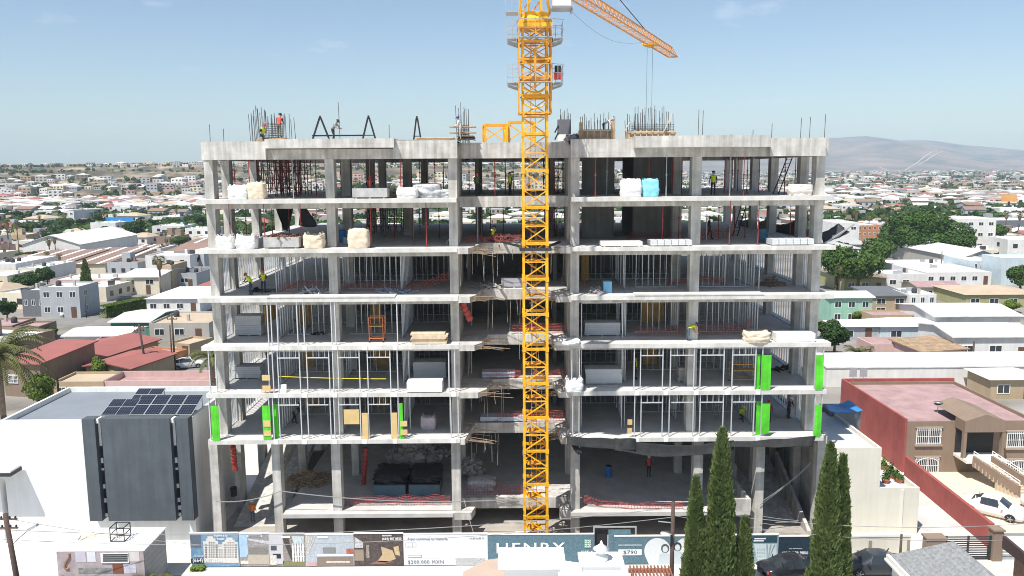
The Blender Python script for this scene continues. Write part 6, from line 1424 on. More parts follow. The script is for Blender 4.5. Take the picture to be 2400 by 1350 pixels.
# street lamp pole at the left
o, hh = pole(12, 1204, 47, 'dark leaning utility pole with a street lamp at the lower left', .18, (-.55, 0))
g = G(); g.path([(-.4, 0, hh - 2.1), (.25, -.2, hh - 1.5), (.95, -.35, hh - .9)], .05); g.build('lamp_arm', DKST, o)
G().obox((1.25, -.4, hh - .72), (.75, .26, .14), 0, 0, 0, R(-28)).build('lamp_head', CRG, o)
o, hh = pole(1578, 1176, 47.5, 'grey-brown utility pole left of the middle cypress', .15, (0, 0), arms=False)
G().rev([(.02, 0), (.3, .06), (.36, .1)], (-.42, -.15, hh - 2.05), 12).build('meter_dome', WHITE, o, True); G().bar((0, 0, hh - 2.2), (-.42, -.15, hh - 2.0), .05).build('bracket', DKST, o)
G().bar((-.9, 0, hh - 1.25), (0, 0, hh - 1.35), .05).build('cross_arm', CRG, o)
pole(325, 760, gr(340, 880).y, 'leaning utility pole with transformer among the left roofs', .17, (-.7, 0)); q = gr(340, 880)
pole(402, 733, gr(405, 868).y, 'taller of two close utility poles by the left street', .15); pole(398, 762, gr(403, 866).y - 1, 'shorter of two close utility poles by the left street', .12, arms=False)
pole(134, 885, 74, 'dark utility pole behind the roof of the white house', .13, arms=False)
pole(198, 690, gr(198, 745).y, 'thin pole beside the slim cypress', .1, arms=False); pole(2283, 800, gr(2283, 858).y, 'pale concrete pole beside the rusty shed', .16, arms=False); pole(2208, 588, gr(2208, 640).y, 'white street pole before the huge round tree', .14, arms=False); pole(2113, 1252, 50.5, 'short pale pole in front of the cream house wall', .1, arms=False)
def wire(a, b, sag, label, r=.022, name='cable'):
    pts = [a + (b - a) * t - Vector((0, 0, 4 * sag * t * (1 - t))) for t in [i / 14 for i in range(15)]]
    g = G().path(pts, r, n=4); return solo(g, name, mat('cable_grey', (.30, .30, .31), rough=.6, var=0), label, 'cable', kind=None)
P2 = at(1578, 1190, 47.5)
wire(at(-30, 1240, 47), P2, .9, 'long overhead cable crossing low in front of the whole block', .03); wire(at(-30, 1262, 47), P2 - Vector((0, 0, .6)), 1.0, 'second overhead cable below the first across the block', .025)
wire(at(12, 1215, 47), at(560, 1285, 50), .2, 'cable sloping from the street lamp pole to the hoarding'); wire(P2, at(2440, 1225, 47.5), .7, 'overhead cable running right behind the cypresses', .025); wire(P2 - Vector((0, 0, .5)), at(2440, 1262, 47.5), .7, 'lower overhead cable running right to the gate')
wire(at(506, 1175, 57.3), at(658, 1151, 57.6), .3, 'loose grey hose between the two left podium columns', .05); wire(at(658, 1151, 57.6), at(1235, 1168, 57.6), .5, 'loose grey hose strung along the podium front', .05)
wire(at(1780, 1185, 57.9), at(1898, 1090, 57.9), .1, 'taut cable across the right ramp bay', .04); wire(at(1780, 1178, 57.8), at(1900, 1084, 57.8), .2, 'second taut cable across the right ramp bay', .03)
for k, yy in enumerate((1208, 1224, 1240)): wire(at(1776, yy, 57.6), at(1872, yy + 12, 57.6), .05, ('top', 'middle', 'lowest')[k] + ' wire line strung across the right ramp mouth', .03)
wire(at(1087, 1170, 57), at(1110, 1250, 54), .05, 'thin guy rope from the podium stub to the hoarding', .03)
# ================================================================= things on the site
ROW = {1: 1190, 2: 1020, 3: 905, 4: 795, 5: 685, 6: 572, 7: 455, 8: 320}
ZF = dict(ZL); ZF[8] = ZR
def fx(px, n, Y): return at(px, ROW[n], Y).x
def spot(px, n, Y): return Vector((fx(px, n, Y), Y, ZF[n] + .004))
WINGS = {True: 'left', False: 'right'}
# ---- big bags
def bag_mesh(seed, w, d, h, lumps=.10, full=True):
    r = random.Random(seed); g = G(); n = 15
    def P(u, v, s):                                    # side ring point
        a = u * math.tau; c, sn = math.cos(a), math.sin(a); k = 1 / max(abs(c), abs(sn)) ** .72
        b = 1 + .07 * math.sin(math.pi * v) + lumps * .8 * noise.noise(Vector((c * 2.2 + seed, sn * 2.2, v * 3))) + .10 * (abs(noise.noise(Vector((c * 1.6 + seed, sn * 1.6, v * 9 + .9 * c)))) - .2) - .05 * abs(noise.noise(Vector((c * 8, sn * 8 + seed, v * 3))))
        return (c * k * w / 2 * b, sn * k * d / 2 * b, v * h * (1 + .08 * noise.noise(Vector((c * 1.5, sn * 1.5, seed)))))
    m = 44; vs = []; fs = []
    for j in range(n):
        for i in range(m): vs.append(P(i / m, j / (n - 1), 0))
    for j in range(n - 1):
        for i in range(m): fs.append((j * m + i, j * m + (i + 1) % m, (j + 1) * m + (i + 1) % m, (j + 1) * m + i))
    o = len(vs)
    for ring, (k, dz) in enumerate(((.7, .04 if full else -.15), (.35, .10 if full else -.22))):
        for i in range(m): x, y, z = vs[(n - 1) * m + i]; vs.append((x * k, y * k, h + dz * h + .06 * h * noise.noise(Vector((x * 3, y * 3, seed + ring)))))
    for i in range(m): fs.append(((n - 1) * m + i, (n - 1) * m + (i + 1) % m, o + (i + 1) % m, o + i)); fs.append((o + i, o + (i + 1) % m, o + m + (i + 1) % m, o + m + i))
    fs.append(tuple(o + m + i for i in range(m))); fs.append(tuple(range(m - 1, -1, -1)))
    g.add(vs, fs); return g
def bag(px, n, Y, wpx, hpx, m, label, seed, loops=True, full=True):
    p = spot(px, n, Y); w = wpx / FPX * Y; h = hpx / FPX * Y
    o = thing('bulk_bag', label, 'bulk bag', p, 'bulk bags on the floor edges', wc=False)
    bag_mesh(seed, w, w * .85, h, .16 if not full else .1, full).build('sack', m, o, True)
    if loops:
        for k, (sx, sy) in enumerate(((-1, -1), (1, -1), (1, 1), (-1, 1))):
            x, y = sx * w * .38, sy * w * .32; pts = [(x - .09 * sx + .16 * sx * t, y, h * .95 + .2 * math.sin(math.pi * t)) for t in [i / 6 for i in range(7)]]
            G().path(pts, .045, n=4).build('lifting_loop', m, o)
bag(562, 7, 57.7, 44, 30, BAGW, 'white bulk bag on the seventh floor, left corner', 1); bag(603, 7, 57.75, 40, 36, BAGC, 'cream bulk bag beside the white one in the top left corner', 2)
bag(955, 7, 57.6, 46, 25, BAGW, 'slumped white bulk bag before the grey plastic heap, top storey', 3, True, False)
bag(1478, 7, 57.6, 46, 38, BAGW, 'white bulk bag next to the turquoise one on the top storey', 4); bag(1523, 7, 57.65, 38, 38, BAGB, 'turquoise bulk bag on the top storey of the right wing', 5)
bag(1874, 7, 57.7, 48, 26, mat('patterned_bag', (.70, .62, .54), c2=(.78, .74, .68), scale=5, bump=.6), 'crumpled pinkish cream bag at the top right corner', 6, False, False)
bag(530, 6, 57.7, 38, 30, BAGW, 'white bulk bag nearest the left corner of the sixth floor', 7, True, False); bag(580, 6, 57.6, 46, 32, BAGW, 'second white bulk bag on the sixth floor, left of the grey skip', 8, True, False)
bag(737, 6, 57.7, 46, 33, BAGC, 'open cream bulk bag right of the grey skip', 9, True, False); bag(842, 6, 57.7, 48, 42, BAGC, 'tall cream bulk bag beside a red prop on the sixth floor', 10)
bag(1772, 4, 57.6, 56, 26, BAGC, 'slumped cream bag next to the white board pack on the fourth floor', 11, False, False); bag(1345, 3, 57.3, 42, 30, BAGW, 'white bulk bag at the inner edge of the right wing, third floor', 12, True, False)
bag(1005, 2, 59.6, 36, 30, BAGP, 'greyish bulk bag standing alone in the dark second-floor opening', 13)
bag(1328, 4, 57.4, 60, 10, BAGW, 'flattened white sacks with a red mark on the fourth-floor stub', 14, False, False)
# ---- heaps
def heap(px, n, Y, wpx, hpx, m, label, seed, count=60, piece=(.5, .12, .06), name='debris_heap', cat='debris', base=None, dep=.7):
    p = base or spot(px, n, Y); w = wpx / FPX * Y; h = hpx / FPX * Y; r = random.Random(seed); g = G()
    for k in range(count):
        a = r.uniform(0, 6.28); q = math.sqrt(r.random()); x, y = q * w / 2 * math.cos(a), q * w / 2 * dep * math.sin(a); z = (1 - q) * h * r.uniform(.1, 1) + .03
        g.obox((p.x + x, p.y + y, p.z + z), [v * r.uniform(.5, 1.5) for v in piece], r.uniform(0, 6.28), 0, r.uniform(-.5, .5), r.uniform(-.5, .5))
    return solo(g, name, m, label, cat, kind='stuff')
def lump(px, n, Y, wpx, hpx, m, label, seed, name='plastic_bundle', cat='bundle'):
    p = spot(px, n, Y); w = wpx / FPX * Y; h = hpx / FPX * Y; g = bag_mesh(seed, w, w * .7, h * .75, .35, True); return solo(g, name, m, label, cat, loc=p, smooth=True)
lump(1003, 7, 58.9, 58, 40, PLAST, 'big grey plastic-wrapped heap beside the slumped white bag', 21); lump(1042, 7, 58.9, 38, 24, PLAST, 'smaller grey plastic heap against the inner column, top storey', 22)
lump(1130, 1, 62.2, 62, 34, PLAST, 'pale plastic-wrapped heap behind red net on the podium', 23)
heap(700, 6, 61, 60, 8, WOOD, 'loose timber offcuts behind the skip on the sixth floor', 30, 40); heap(665, 6, 58.0, 70, 12, mat('rust_scrap', (.22, .12, .08), var=.3), 'rusty scrap piled inside the grey skip', 31, 90, (.6, .06, .05), base=spot(665, 6, 58.05) + Vector((0, 0, .72)))
heap(1805, 5, 62, 70, 22, mat('cardboard_scrap', (.26, .19, .14), var=.3), 'brown cardboard and wood debris heap in the fifth-floor right corner', 32, 90)
heap(1400, 5, 58.6, 46, 18, mat('grey_rag', (.30, .29, .30), var=.3), 'grey rags and boards left of the light blue box', 33, 40); heap(930, 5, 59.2, 80, 10, mat('blueish_scrap', (.32, .36, .42), var=.3), 'pile of metal channel scrap on the fifth floor, left wing', 34, 60, (.9, .06, .05))
heap(735, 5, 59.0, 80, 10, STEEL, 'loose steel channels lying on the fifth floor edge', 35, 26, (1.4, .06, .06)); heap(730, 1, 64, 120, 34, WOOD, 'heap of broken timber on the podium, left part', 36, 170, (.9, .07, .06))
heap(985, 1, 66, 150, 40, mat('pale_rubble', (.36, .34, .31), var=.3), 'large pale rubble and sack heap at the back of the podium', 37, 160, (.55, .4, .3), base=spot(985, 1, 66.5) + Vector((0, 0, 1.3))); heap(1110, 1, 64, 60, 46, mat('pale_rubble', (.36, .34, .31)), 'rubble spilling beside the middle bay on the podium', 38, 70, (.5, .35, .3), base=spot(1105, 1, 64.5) + Vector((0, 0, .6)))
heap(1850, 3, 63, 80, 16, BLACK, 'dark pile of hoses and tools on the third floor, right corner', 39, 50, (.5, .1, .1)); heap(945, 7, 60, 80, 18, WOOD, 'stacked timber behind the grey bin on the top storey', 40, 60, (1.6, .12, .08))
heap(750, 4, 61.5, 40, 5, BLACK, 'dark tool litter on the fourth floor, left wing', 41, 20, (.3, .1, .06)); heap(600, 5, 60.4, 30, 10, BLACK, 'tools at the feet of the two workers on the fifth floor', 42, 14, (.3, .12, .12)); heap(1060, 6, 60, 30, 20, mat('bottles', (.30, .40, .42), var=.4), 'clutter of bottles and blue rags near the inner column, sixth floor', 43, 34, (.14, .12, .3))
heap(1150, 5, 61.4, 80, 8, mat('mixed_scrap', (.38, .36, .34), var=.3), 'scrap and nets on the fifth-floor middle bay', 44, 50, (.8, .12, .06)); heap(1200, 6, 62, 90, 18, mat('dark_scrap', (.10, .09, .085), var=.4), 'dark dismantled formwork in the sixth-floor middle bay', 45, 60, (1.2, .1, .1))
# ---- boxes, skips, stacks
def skip(px, n, Y, wpx, hpx, label, m):
    p = spot(px, n, Y); w = wpx / FPX * Y; h = hpx / FPX * Y; o = thing('mortar_skip', label, 'skip', p); d = 1.3; t = .06
    g = G(); g.box(-w / 2, w / 2, -d / 2, -d / 2 + t, .1, h); g.box(-w / 2, w / 2, d / 2 - t, d / 2, .1, h); g.box(-w / 2, -w / 2 + t, -d / 2 + t, d / 2 - t, .1, h); g.box(w / 2 - t, w / 2, -d / 2 + t, d / 2 - t, .1, h); g.box(-w / 2 + t, w / 2 - t, -d / 2 + t, d / 2 - t, .1, .16); g.build('tub', m, o)
    for x in (-w * .4, 0, w * .4): G().box(x - .06, x + .06, -d / 2 + .02, d / 2 - .02, 0, .098).build('skid', WOOD, o)
SKM = mat('dirty_steel_tub', (.33, .335, .33), rough=.8, c2=(.5, .5, .48), scale=2.5)
skip(870, 7, 57.9, 80, 24, 'long grey mortar skip on the top storey, left wing', SKM); skip(665, 6, 58.0, 82, 27, 'grey mortar skip filled with scrap on the sixth floor', SKM)
def boards(px, n, Y, wpx, hpx, d, m, label, k=None, jit=0.03, name='board_stack', cat='board stack', bearers=True, sub=0.0):
    p = spot(px, n, Y); w = wpx / FPX * Y; h = hpx / FPX * Y; o = thing(name, label, cat, p); k = k or max(2, int(h / .16)); t = (h - .08) / k; r = random.Random(int(px))
    for i in range(k):
        j = r.uniform(-jit, jit); G().box(-w / 2 + j, w / 2 + j - abs(r.uniform(0, jit)), -d / 2 + r.uniform(-jit, jit), d / 2, .08 + i * t, .08 + (i + 1) * t - .008).build('board', m, o)
    for x in (-w * .42, 0, w * .42): G().box(x - .06, x + .06, -d / 2 + .03, d / 2 - .03, 0, .078).build('bearer', WOODP, o)
    return o
boards(590, 4, 61.5, 62, 48, 1.3, GYP, 'tall pile of grey gypsum boards in the fourth-floor left corner', 4); boards(585, 3, 62, 70, 30, 1.3, GYP, 'pile of grey gypsum boards in the third-floor left corner', 3)
boards(1007, 4, 57.7, 84, 27, 1.1, WOODP, 'stack of weathered timber boards at the fourth-floor slab edge', 6, .09); boards(1410, 4, 60.6, 84, 32, 1.3, GYP, 'grey gypsum board pile with a red strap, fourth floor right wing', 3)
boards(1858, 4, 57.75, 92, 22, 1.3, GYPW, 'white-wrapped board pack at the right corner of the fourth floor', 2, .01); boards(1010, 3, 61.5, 78, 42, 1.3, GYP, 'tall dark gypsum board pile in the third-floor opening, left wing', 2)
boards(997, 3, 57.6, 84, 27, 1.3, GYPW, 'white-wrapped board pack overhanging the third-floor edge', 2, .01); boards(1412, 3, 59.6, 86, 38, 1.3, GYP, 'grey gypsum board pile in the third-floor opening, right wing', 3)
boards(1455, 6, 57.7, 96, 12, 1.2, GYPW, 'white panel bundle nearest the middle bay on the sixth floor', 2, .02, 'panel_bundle', 'panel bundle'); boards(1569, 6, 57.75, 98, 15, 1.2, mat('channel_bundle', (.66, .68, .69), rough=.4, metal=.2, var=.1, lines=(0, .5, .5)), 'white channel bundle with red ends, centre of the sixth-floor right wing', 3, .02, 'panel_bundle', 'panel bundle'); boards(1851, 6, 57.8, 100, 16, 1.2, mat('channel_bundle', (.66, .68, .69)), 'white channel bundle with red ends at the right corner, sixth floor', 3, .02, 'panel_bundle', 'panel bundle')
boards(1170, 3, 61.5, 80, 16, 1.0, mat('blue_white_channels', (.50, .58, .66), var=.1), 'pale blue channel bundle on the third-floor middle bay', 3, .03, 'panel_bundle', 'panel bundle'); boards(1180, 2, 61.5, 110, 13, 1.0, mat('blue_white_channels', (.50, .58, .66)), 'pale blue channel bundle on the second-floor middle bay', 2, .03, 'panel_bundle', 'panel bundle'); boards(1205, 5, 62, 60, 22, 1.0, mat('grey_purple_board', (.36, .35, .39), var=.1), 'greyish panel crate in the fifth-floor middle bay', 2, .02)
boards(1600, 3, 60, 26, 34, .9, mat('paper_sacks', (.42, .40, .37), var=.25), 'small block of stacked cement sacks, third floor right wing', 4, .05, 'sack_pallet', 'sack pallet'); boards(700, 4, 66.9, 30, 4, .8, WOOD, 'low board pile in front of a plywood door, fourth floor', 2)
boards(620, 5, 60.6, 60, 3, 1.4, mat('dark_board', (.12, .12, .13), var=.15), 'dark sheet material on the floor beside the two workers', 2)
tl = mat('teal_crate', (.09, .15, .18), rough=.7, var=.12)
for a, b, lab in ((879, 956, 'left dark teal crate under black sheeting on the podium'), (960, 1035, 'right dark teal crate under black sheeting on the podium')):
    p = spot((a + b) / 2, 1, 61.2); w = (b - a) / FPX * 61.2; o = thing('site_crate', lab, 'crate', p); G().box(-w / 2, w / 2, -.7, 2.6, .05, 1.0).build('body', tl, o); G().box(-w / 2 - .03, w / 2 + .03, -.72, -.66, .02, .1).build('base_rail', tl, o); G().box(-w / 2 - .02, w / 2 + .02, -.74, 2.65, .98, 1.06).build('lid', BLACK, o)
    g = bag_mesh(int(a), w * .95, 3.0, .5, .5); g.v = [(x, y + 1.0, z + 1.06) for x, y, z in g.v]; g.build('black_sheeting', TARP, o, True)
p = spot(1423, 5, 58.7); o = thing('storage_box', 'upright light blue box on the fifth floor, right wing', 'box', p); G().box(-.3, .3, -.3, .3, 0, .78).build('body', LBLUE, o); G().box(-.32, .32, -.32, .32, .782, .84).build('lid', LBLUE, o)
def barrel(px, n, Y, label, m=BLUE, h=.92, r=.3):
    p = spot(px, n, Y); o = thing('barrel', label, 'barrel', p, 'plastic barrels'); G().rev([(r * .9, 0), (r, .05), (r, h * .3), (r * 1.04, h * .33), (r, h * .36), (r, h * .64), (r * 1.04, h * .67), (r, h * .7), (r, h * .95), (r * .92, h)], (0, 0, 0), 16).build('drum', m, o, True); G().rev([(r * .8, h), (r * .8, h + .03), (r * .1, h + .035)], (0, 0, 0), 14).build('lid', BLACK, o)
barrel(1787, 6, 60.0, 'dark blue barrel beside a red prop, sixth floor right wing', mat('dull_blue', (.05, .14, .20), var=.15), 1.0, .36); barrel(803, 6, 62.5, 'blue barrel behind the middle column, sixth floor left wing'); barrel(811, 6, 61.2, 'pale bucket drum in front of the blue barrel, sixth floor', mat('pale_drum', (.5, .53, .56)), .5, .22); barrel(1425, 1, 64.5, 'bright blue barrel on the podium, right wing'); barrel(550, 1, 61, 'small dark drum inside the left ramp bay', BLACK, .7, .25)
# ---- shoring props
def prop_mesh(h, m):
    g = G(); g.bar((0, 0, .0), (0, 0, h * .55), .075, None, 0, 8); g.bar((0, 0, h * .5), (0, 0, h), .055, None, 0, 8); g.box(-.09, .09, -.09, .09, 0, .012); g.box(-.09, .09, -.09, .09, h - .012, h); g.rev([(.04, 0), (.07, .02), (.07, .1), (.04, .12)], (0, 0, h * .53), 8); return g.mesh('shoring_prop', m)
pm = {}; PROPS = {}
def prop(px, n, Y, m=REDP, h=None):
    h = h or (ZL[n + 1] - ST - ZL[n] - .01 if n < 7 else bt - ZL[7] + (.45 if Y > 59.2 else -.01)); k = (round(h, 2), m.name)
    if k not in pm: pm[k] = prop_mesh(h, m)
    left = px < 1200; o = bpy.data.objects.new('shoring_prop', pm[k]); col.objects.link(o); o.location = (fx(px, n, Y), Y, ZL[n] + .003)
    w = 'middle bay' if 1080 < px < 1335 else ('left wing' if left else 'right wing'); cc = 'red' if m is REDP else 'pale grey'
    tag(o, None, 'prop', f'{cc} props {n} {w}'); PROPS.setdefault((cc, n, w), []).append((px, o))
for px, Y in ((509, 61), (552, 60), (586, 57.9), (700, 63), (742, 66), (868, 57.9), (940, 57.9), (1040, 63), (1020, 68), (955, 70), (985, 68), (905, 66), (1160, 61.2), (1185, 68), (1203, 70), (1300, 66), (1308, 67), (1395, 58.2), (1520, 60), (1575, 63), (1597, 62), (1697, 64), (1742, 58), (1750, 64), (1778, 66), (1838, 63), (1862, 62), (1905, 63.5), (1728, 72), (1800, 75), (640, 72), (670, 75), (800, 74), (1000, 76), (1060, 74), (1100, 72), (1240, 74), (1715, 68)): prop(px, 7, Y, REDP)
for px, Y in ((688, 57.9), (1422, 61), (1561, 57.9), (1710, 57.9)): prop(px, 7, Y, CRG)
for px, Y in ((541, 57.9), (579, 62), (622, 58), (707, 58), (680, 64), (870, 57.9), (970, 60), (1000, 58), (1030, 66), (905, 68), (925, 66), (950, 70), (985, 70), (770, 66), (1129, 62), (1305, 67), (1410, 68), (1552, 59), (1590, 62), (1709, 58), (1776, 58), (1745, 64), (1683, 64), (1890, 61), (1720, 70), (1850, 66), (640, 68), (860, 72), (1070, 70), (1180, 70), (1150, 74)): prop(px, 6, Y, REDP)
for px, Y in ((1655, 60), (745, 60), (1120, 60.9)): prop(px, 6, Y, CRG)
for (cc, n, w), L in PROPS.items():
    for i, (px, o) in enumerate(sorted(L, key=lambda t: t[0])): o['label'] = f'{ORD[i + 1]} {cc} shoring prop from the left, {"top storey" if n == 7 else "sixth floor"}, {w}'
# ---- shoring towers: dense red-brown frames
def tower(px, n, Y, label, w=2.6, k=4):
    p = spot(px, n, Y); o = thing('shoring_tower', label, 'shoring tower', p, 'shoring towers'); h = 2.95; m = mat('maroon_frame', (.14, .035, .035), rough=.7, var=.2)
    for i in range(k + 1):
        x = -w / 2 + w * i / k; g = G()
        for y in (-.6, .6): g.bar((x, y, 0), (x, y, h), .055)
        for z in (.35, 1.0, 1.65, 2.3): g.bar((x, -.6, z), (x, .6, z), .045)
        g.build('frame', m, o)
    g = G()
    for z in (.6, 1.3, 2.0, 2.6): g.bar((-w / 2, -.62, z), (w / 2, -.62, z), .045)
    for i in range(k): x = -w / 2 + w * i / k; g.bar((x, -.64, .3), (x + w / k, -.64, 2.4), .035); g.bar((x + w / k, -.66, .3), (x, -.66, 2.4), .035)
    g.build('bracing', m, o)
tower(655, 7, 64.5, 'dense maroon shoring tower on the top storey, left wing', 3.0, 6); tower(690, 7, 69, 'maroon shoring tower further back on the top storey, left wing', 2.6, 5); tower(1297, 7, 68, 'red shoring tower on the top storey, right side of the middle bay', 1.6, 2); tower(1300, 6, 66.5, 'red shoring tower on the sixth floor beside the crane', 1.6, 2); tower(905, 6, 72, 'maroon shoring tower at the back of the sixth floor', 3, 5)
# ---- nets
def net(pts, n, hgt, label, off=0.05):
    """an orange-red plastic mesh strung between points (px, Y)"""
    P = [Vector((fx(px, n, Y), Y, ZF[n] + dz)) for px, Y, dz in pts]; g = G(); cols = []
    for a, b in zip(P, P[1:]):
        k = max(3, int((b - a).length / .22))
        for i in range(k): cols.append(a + (b - a) * (i / k))
    cols.append(P[-1]); m = 6
    for i, c in enumerate(cols):
        sg = .16 * noise.noise(Vector((i * .21, n, len(pts))))
        for j in range(m + 1): g.v.append((c.x, c.y + .1 * noise.noise(Vector((i * .3, j * .5, n))), c.z + .03 + max(.1, hgt + sg) * j / m))
    for i in range(len(cols) - 1):
        for j in range(m): a = i * (m + 1) + j; g.f.append((a, a + m + 1, a + m + 2, a + 1)); g.m.append(0)
    o = solo(g, 'safety_net', NETR, label, 'safety net', group='red plastic safety nets'); w = o.modifiers.new('mesh', 'WIREFRAME'); w.thickness = .03; w.use_even_offset = False; return o
net([(655, 60, 0), (765, 60.5, 0)], 5, .75, 'red net across the fifth floor beside the two workers'); net([(795, 60.5, 0), (985, 60.5, 0), (1055, 59.6, .9)], 5, .6, 'red net rising to the inner column on the fifth floor, left wing'); net([(1560, 62, 0), (1640, 60.5, .5), (1700, 61, .3)], 5, .4, 'red net strip across the right wing fifth floor')
net([(1090, 61, 0), (1230, 61, .1)], 6, .5, 'crumpled red net along the sixth-floor middle bay'); net([(1470, 64, 0), (1600, 64, 0)], 6, .5, 'dark red net deep on the sixth floor, right wing'); net([(1640, 62, 0), (1720, 63, 0)], 6, .8, 'red net behind the sixth-floor worker')
net([(1490, 60, 0), (1600, 60, 0), (1620, 59.6, .1)], 4, .6, 'orange-red net behind the bending worker, fourth floor'); net([(1640, 60, 0), (1740, 60.4, 0), (1765, 60.5, .5)], 4, .8, 'red net right of the bending worker, fourth floor')
net([(1200, 61, 0), (1330, 61.2, 0)], 4, .75, 'red net on the fourth-floor middle bay behind the crane'); net([(1130, 61, 0), (1220, 61, 0)], 3, .6, 'red net over the channel bundle, third-floor middle bay'); net([(1160, 61, 0), (1325, 61, .1)], 2, .75, 'red net across the second-floor middle bay'); net([(1250, 61, 0), (1330, 61, .2)], 3, .5, 'red net right of the crane, third-floor middle bay')
net([(805, 58.9, 0), (1055, 58.9, 0)], 1, .75, 'long red net along the podium edge, left wing'); net([(1090, 60.9, 0), (1230, 60.9, 0)], 1, .8, 'red net along the podium in the middle bay'); net([(1362, 58.5, .3), (1420, 58.2, .1), (1480, 57.9, 0), (1600, 57.9, 0)], 1, .5, 'sagging red net along the podium edge, right wing'); net([(1375, 60.8, 0), (1335, 60.8, .3)], 5, .6, 'short red net beside the crane, fifth floor')
net([(612, 57.2, 0), (640, 57.2, 0)], 3, .5, 'red net bunched on the third-floor edge above green boards')
def chute(pts, label, r=.28):
    g = G()
    for a, b in zip(pts, pts[1:]):
        k = max(2, int((Vector(b) - Vector(a)).length / .3)); A, B = Vector(a), Vector(b)
        for i in range(k): g.bar(A + (B - A) * i / k, A + (B - A) * (i + .96) / k, 2 * r, None, 0, 9, 1.6 * r)
    return solo(g, 'debris_chute', mat('chute_red', (.42, .07, .06), rough=.6, var=.15), label, 'chute')
chute([at(1082, 690, 59), at(1088, 720, 59), at(1103, 752, 59)], 'red corrugated debris chute hanging in the middle bay'); chute([at(546, 1046, 60), at(550, 1090, 60.5), at(553, 1104, 60.5)], 'red net chute hanging in the left ramp bay', .22); chute([at(858, 1050, 63), at(856, 1080, 63), at(852, 1135, 63)], 'dim red chute at the back of the podium, left wing', .2)
# ---- tarps
tarp([at(642, 478, 66), at(690, 478, 67), at(676, 540, 64), at(658, 520, 65)], TARP, 'black_tarp', 'black tarpaulin hung inside the sixth floor, left wing', 12, .6); tarp([at(706, 484, 63), at(716, 484, 63), at(746, 530, 62), at(700, 528, 63)], TARP, 'black_tarp', 'second black tarpaulin flap further right on the sixth floor', 8, .2)
for k, (a, b, ya, yb, lab) in enumerate(((1730, 1775, 506, 548, 'first black edge screen from the left, sixth floor right side'), (1778, 1800, 508, 552, 'narrow black edge screen between two right-side columns'), (1818, 1868, 515, 556, 'wide peaked black edge screen, sixth floor right side'), (1892, 1926, 528, 566, 'black edge screen next to the right corner column'))):
    Y_ = (74, 69.8, 66, 60.5)[k]; tarp([at(a, ya + 10, Y_ + 4), at(b, ya, Y_), at(b, yb, Y_), at(a, yb - 4, Y_ + 4)], TARP, 'edge_screen', lab, 8, .25, 'screen')
tarp([at(1922, 548, 60.5), at(1965, 524, 60.5), at(1992, 545, 60), at(1930, 570, 60)], TARP, 'edge_screen', 'black screen jutting out past the right corner', 8, .1, 'screen'); g = G().bar(at(1925, 575, 59.5), at(2002, 526, 60.2), .1); solo(g, 'outrigger_pole', CRG, 'pale pole jutting out past the right corner under the black screen', 'pole')
tarp([at(1328, 1022, 56.95), at(1490, 1028, 56.95), at(1490, 1056, 56.5), at(1328, 1042, 56.5)], SHADE, 'shade_net', 'grey shade net along the slab edge, left part by the crane', 12, .1, 'net'); tarp([at(1440, 1026, 56.9), at(1720, 1032, 56.9), at(1720, 1056, 56.4), at(1440, 1056, 56.4)], SHADE, 'shade_net', 'long sagging grey shade net below the right wing slab', 16, .75, 'net'); tarp([at(1715, 1036, 56.8), at(1912, 1022, 56.8), at(1905, 1046, 56.3), at(1712, 1048, 56.3)], SHADE, 'shade_net', 'grey shade net bunched under the green boards at the right corner', 14, .05, 'net'); tarp([at(1329, 1026, 56.9), at(1346, 1028, 56.9), at(1367, 1064, 56.6), at(1350, 1062, 56.6)], SHADE, 'shade_net', 'torn end of grey shade net hanging by the inner column', 6, .1, 'net')
# ---- ladders and rolling scaffolds
def ladder(a, b, w, m, label, nr=9, name='ladder'):
    a, b = Vector(a), Vector(b); o = thing(name, label, 'ladder', a, wc=True); s = Vector((w / 2, 0, 0))
    for k in (-1, 1): G().bar(a + s * k, b + s * k, .06).build('rail', m, o)
    for i in range(nr): t = (i + .5) / nr; c = a + (b - a) * t; G().bar(c - s, c + s, .04).build('rung', m, o)
ladder(spot(1818, 7, 62), spot(1835, 7, 63.4) + Vector((.4, 0, 2.7)), .4, mat('dark_red_ladder', (.10, .03, .03), var=.2), 'dark ladder leaning near the right corner of the top storey', 9)
ladder(spot(1676, 2, 62), spot(1688, 2, 62.6) + Vector((0, 0, 2.0)), .45, CRG, 'stepladder standing on the second floor, right wing', 6); ladder(spot(735, 4, 63), spot(741, 4, 64.6) + Vector((0, 0, 2.1)), .3, CRG, 'pale ladder leaning by a plywood door, fourth floor', 7); ladder(spot(1722, 6, 66), spot(1740, 6, 67) + Vector((0, 0, 2.4)), .4, BLACK, 'black ladder at the back of the sixth floor, right wing')
def rolling(px, n, Y, w, h, m, label):
    p = spot(px, n, Y); o = thing('rolling_scaffold', label, 'scaffold', p)
    for x in (-w / 2, w / 2):
        g = G()
        for y in (-.4, .4): g.bar((x, y, .12), (x, y, h), .05)
        for z in (.35, .75, 1.15, 1.55):
            if z < h: g.bar((x, -.4, z), (x, .4, z), .04)
        g.build('end_frame', m, o)
        for y in (-.4, .4): G().rev([(.04, 0), (.06, .02), (.06, .1), (.04, .12)], (x, y, 0), 8).build('castor', BLACK, o)
    for y in (-.4, .4):
        for zz in (.3, h - .05): G().bar((-w / 2, y, zz), (w / 2, y, zz), .05).build('side_rail', m, o)
    G().box(-w / 2, w / 2, -.38, .38, h * .62, h * .62 + .05).build('deck', PLY, o)
rolling(884, 4, 58.6, 1.0, 1.85, ORNG, 'orange rolling scaffold in the fourth-floor left wing'); rolling(1742, 3, 59.4, 1.9, 1.5, mat('scaffold_amber', (.5, .27, .06), var=.15), 'amber rolling scaffold behind the third-floor frame, right wing')
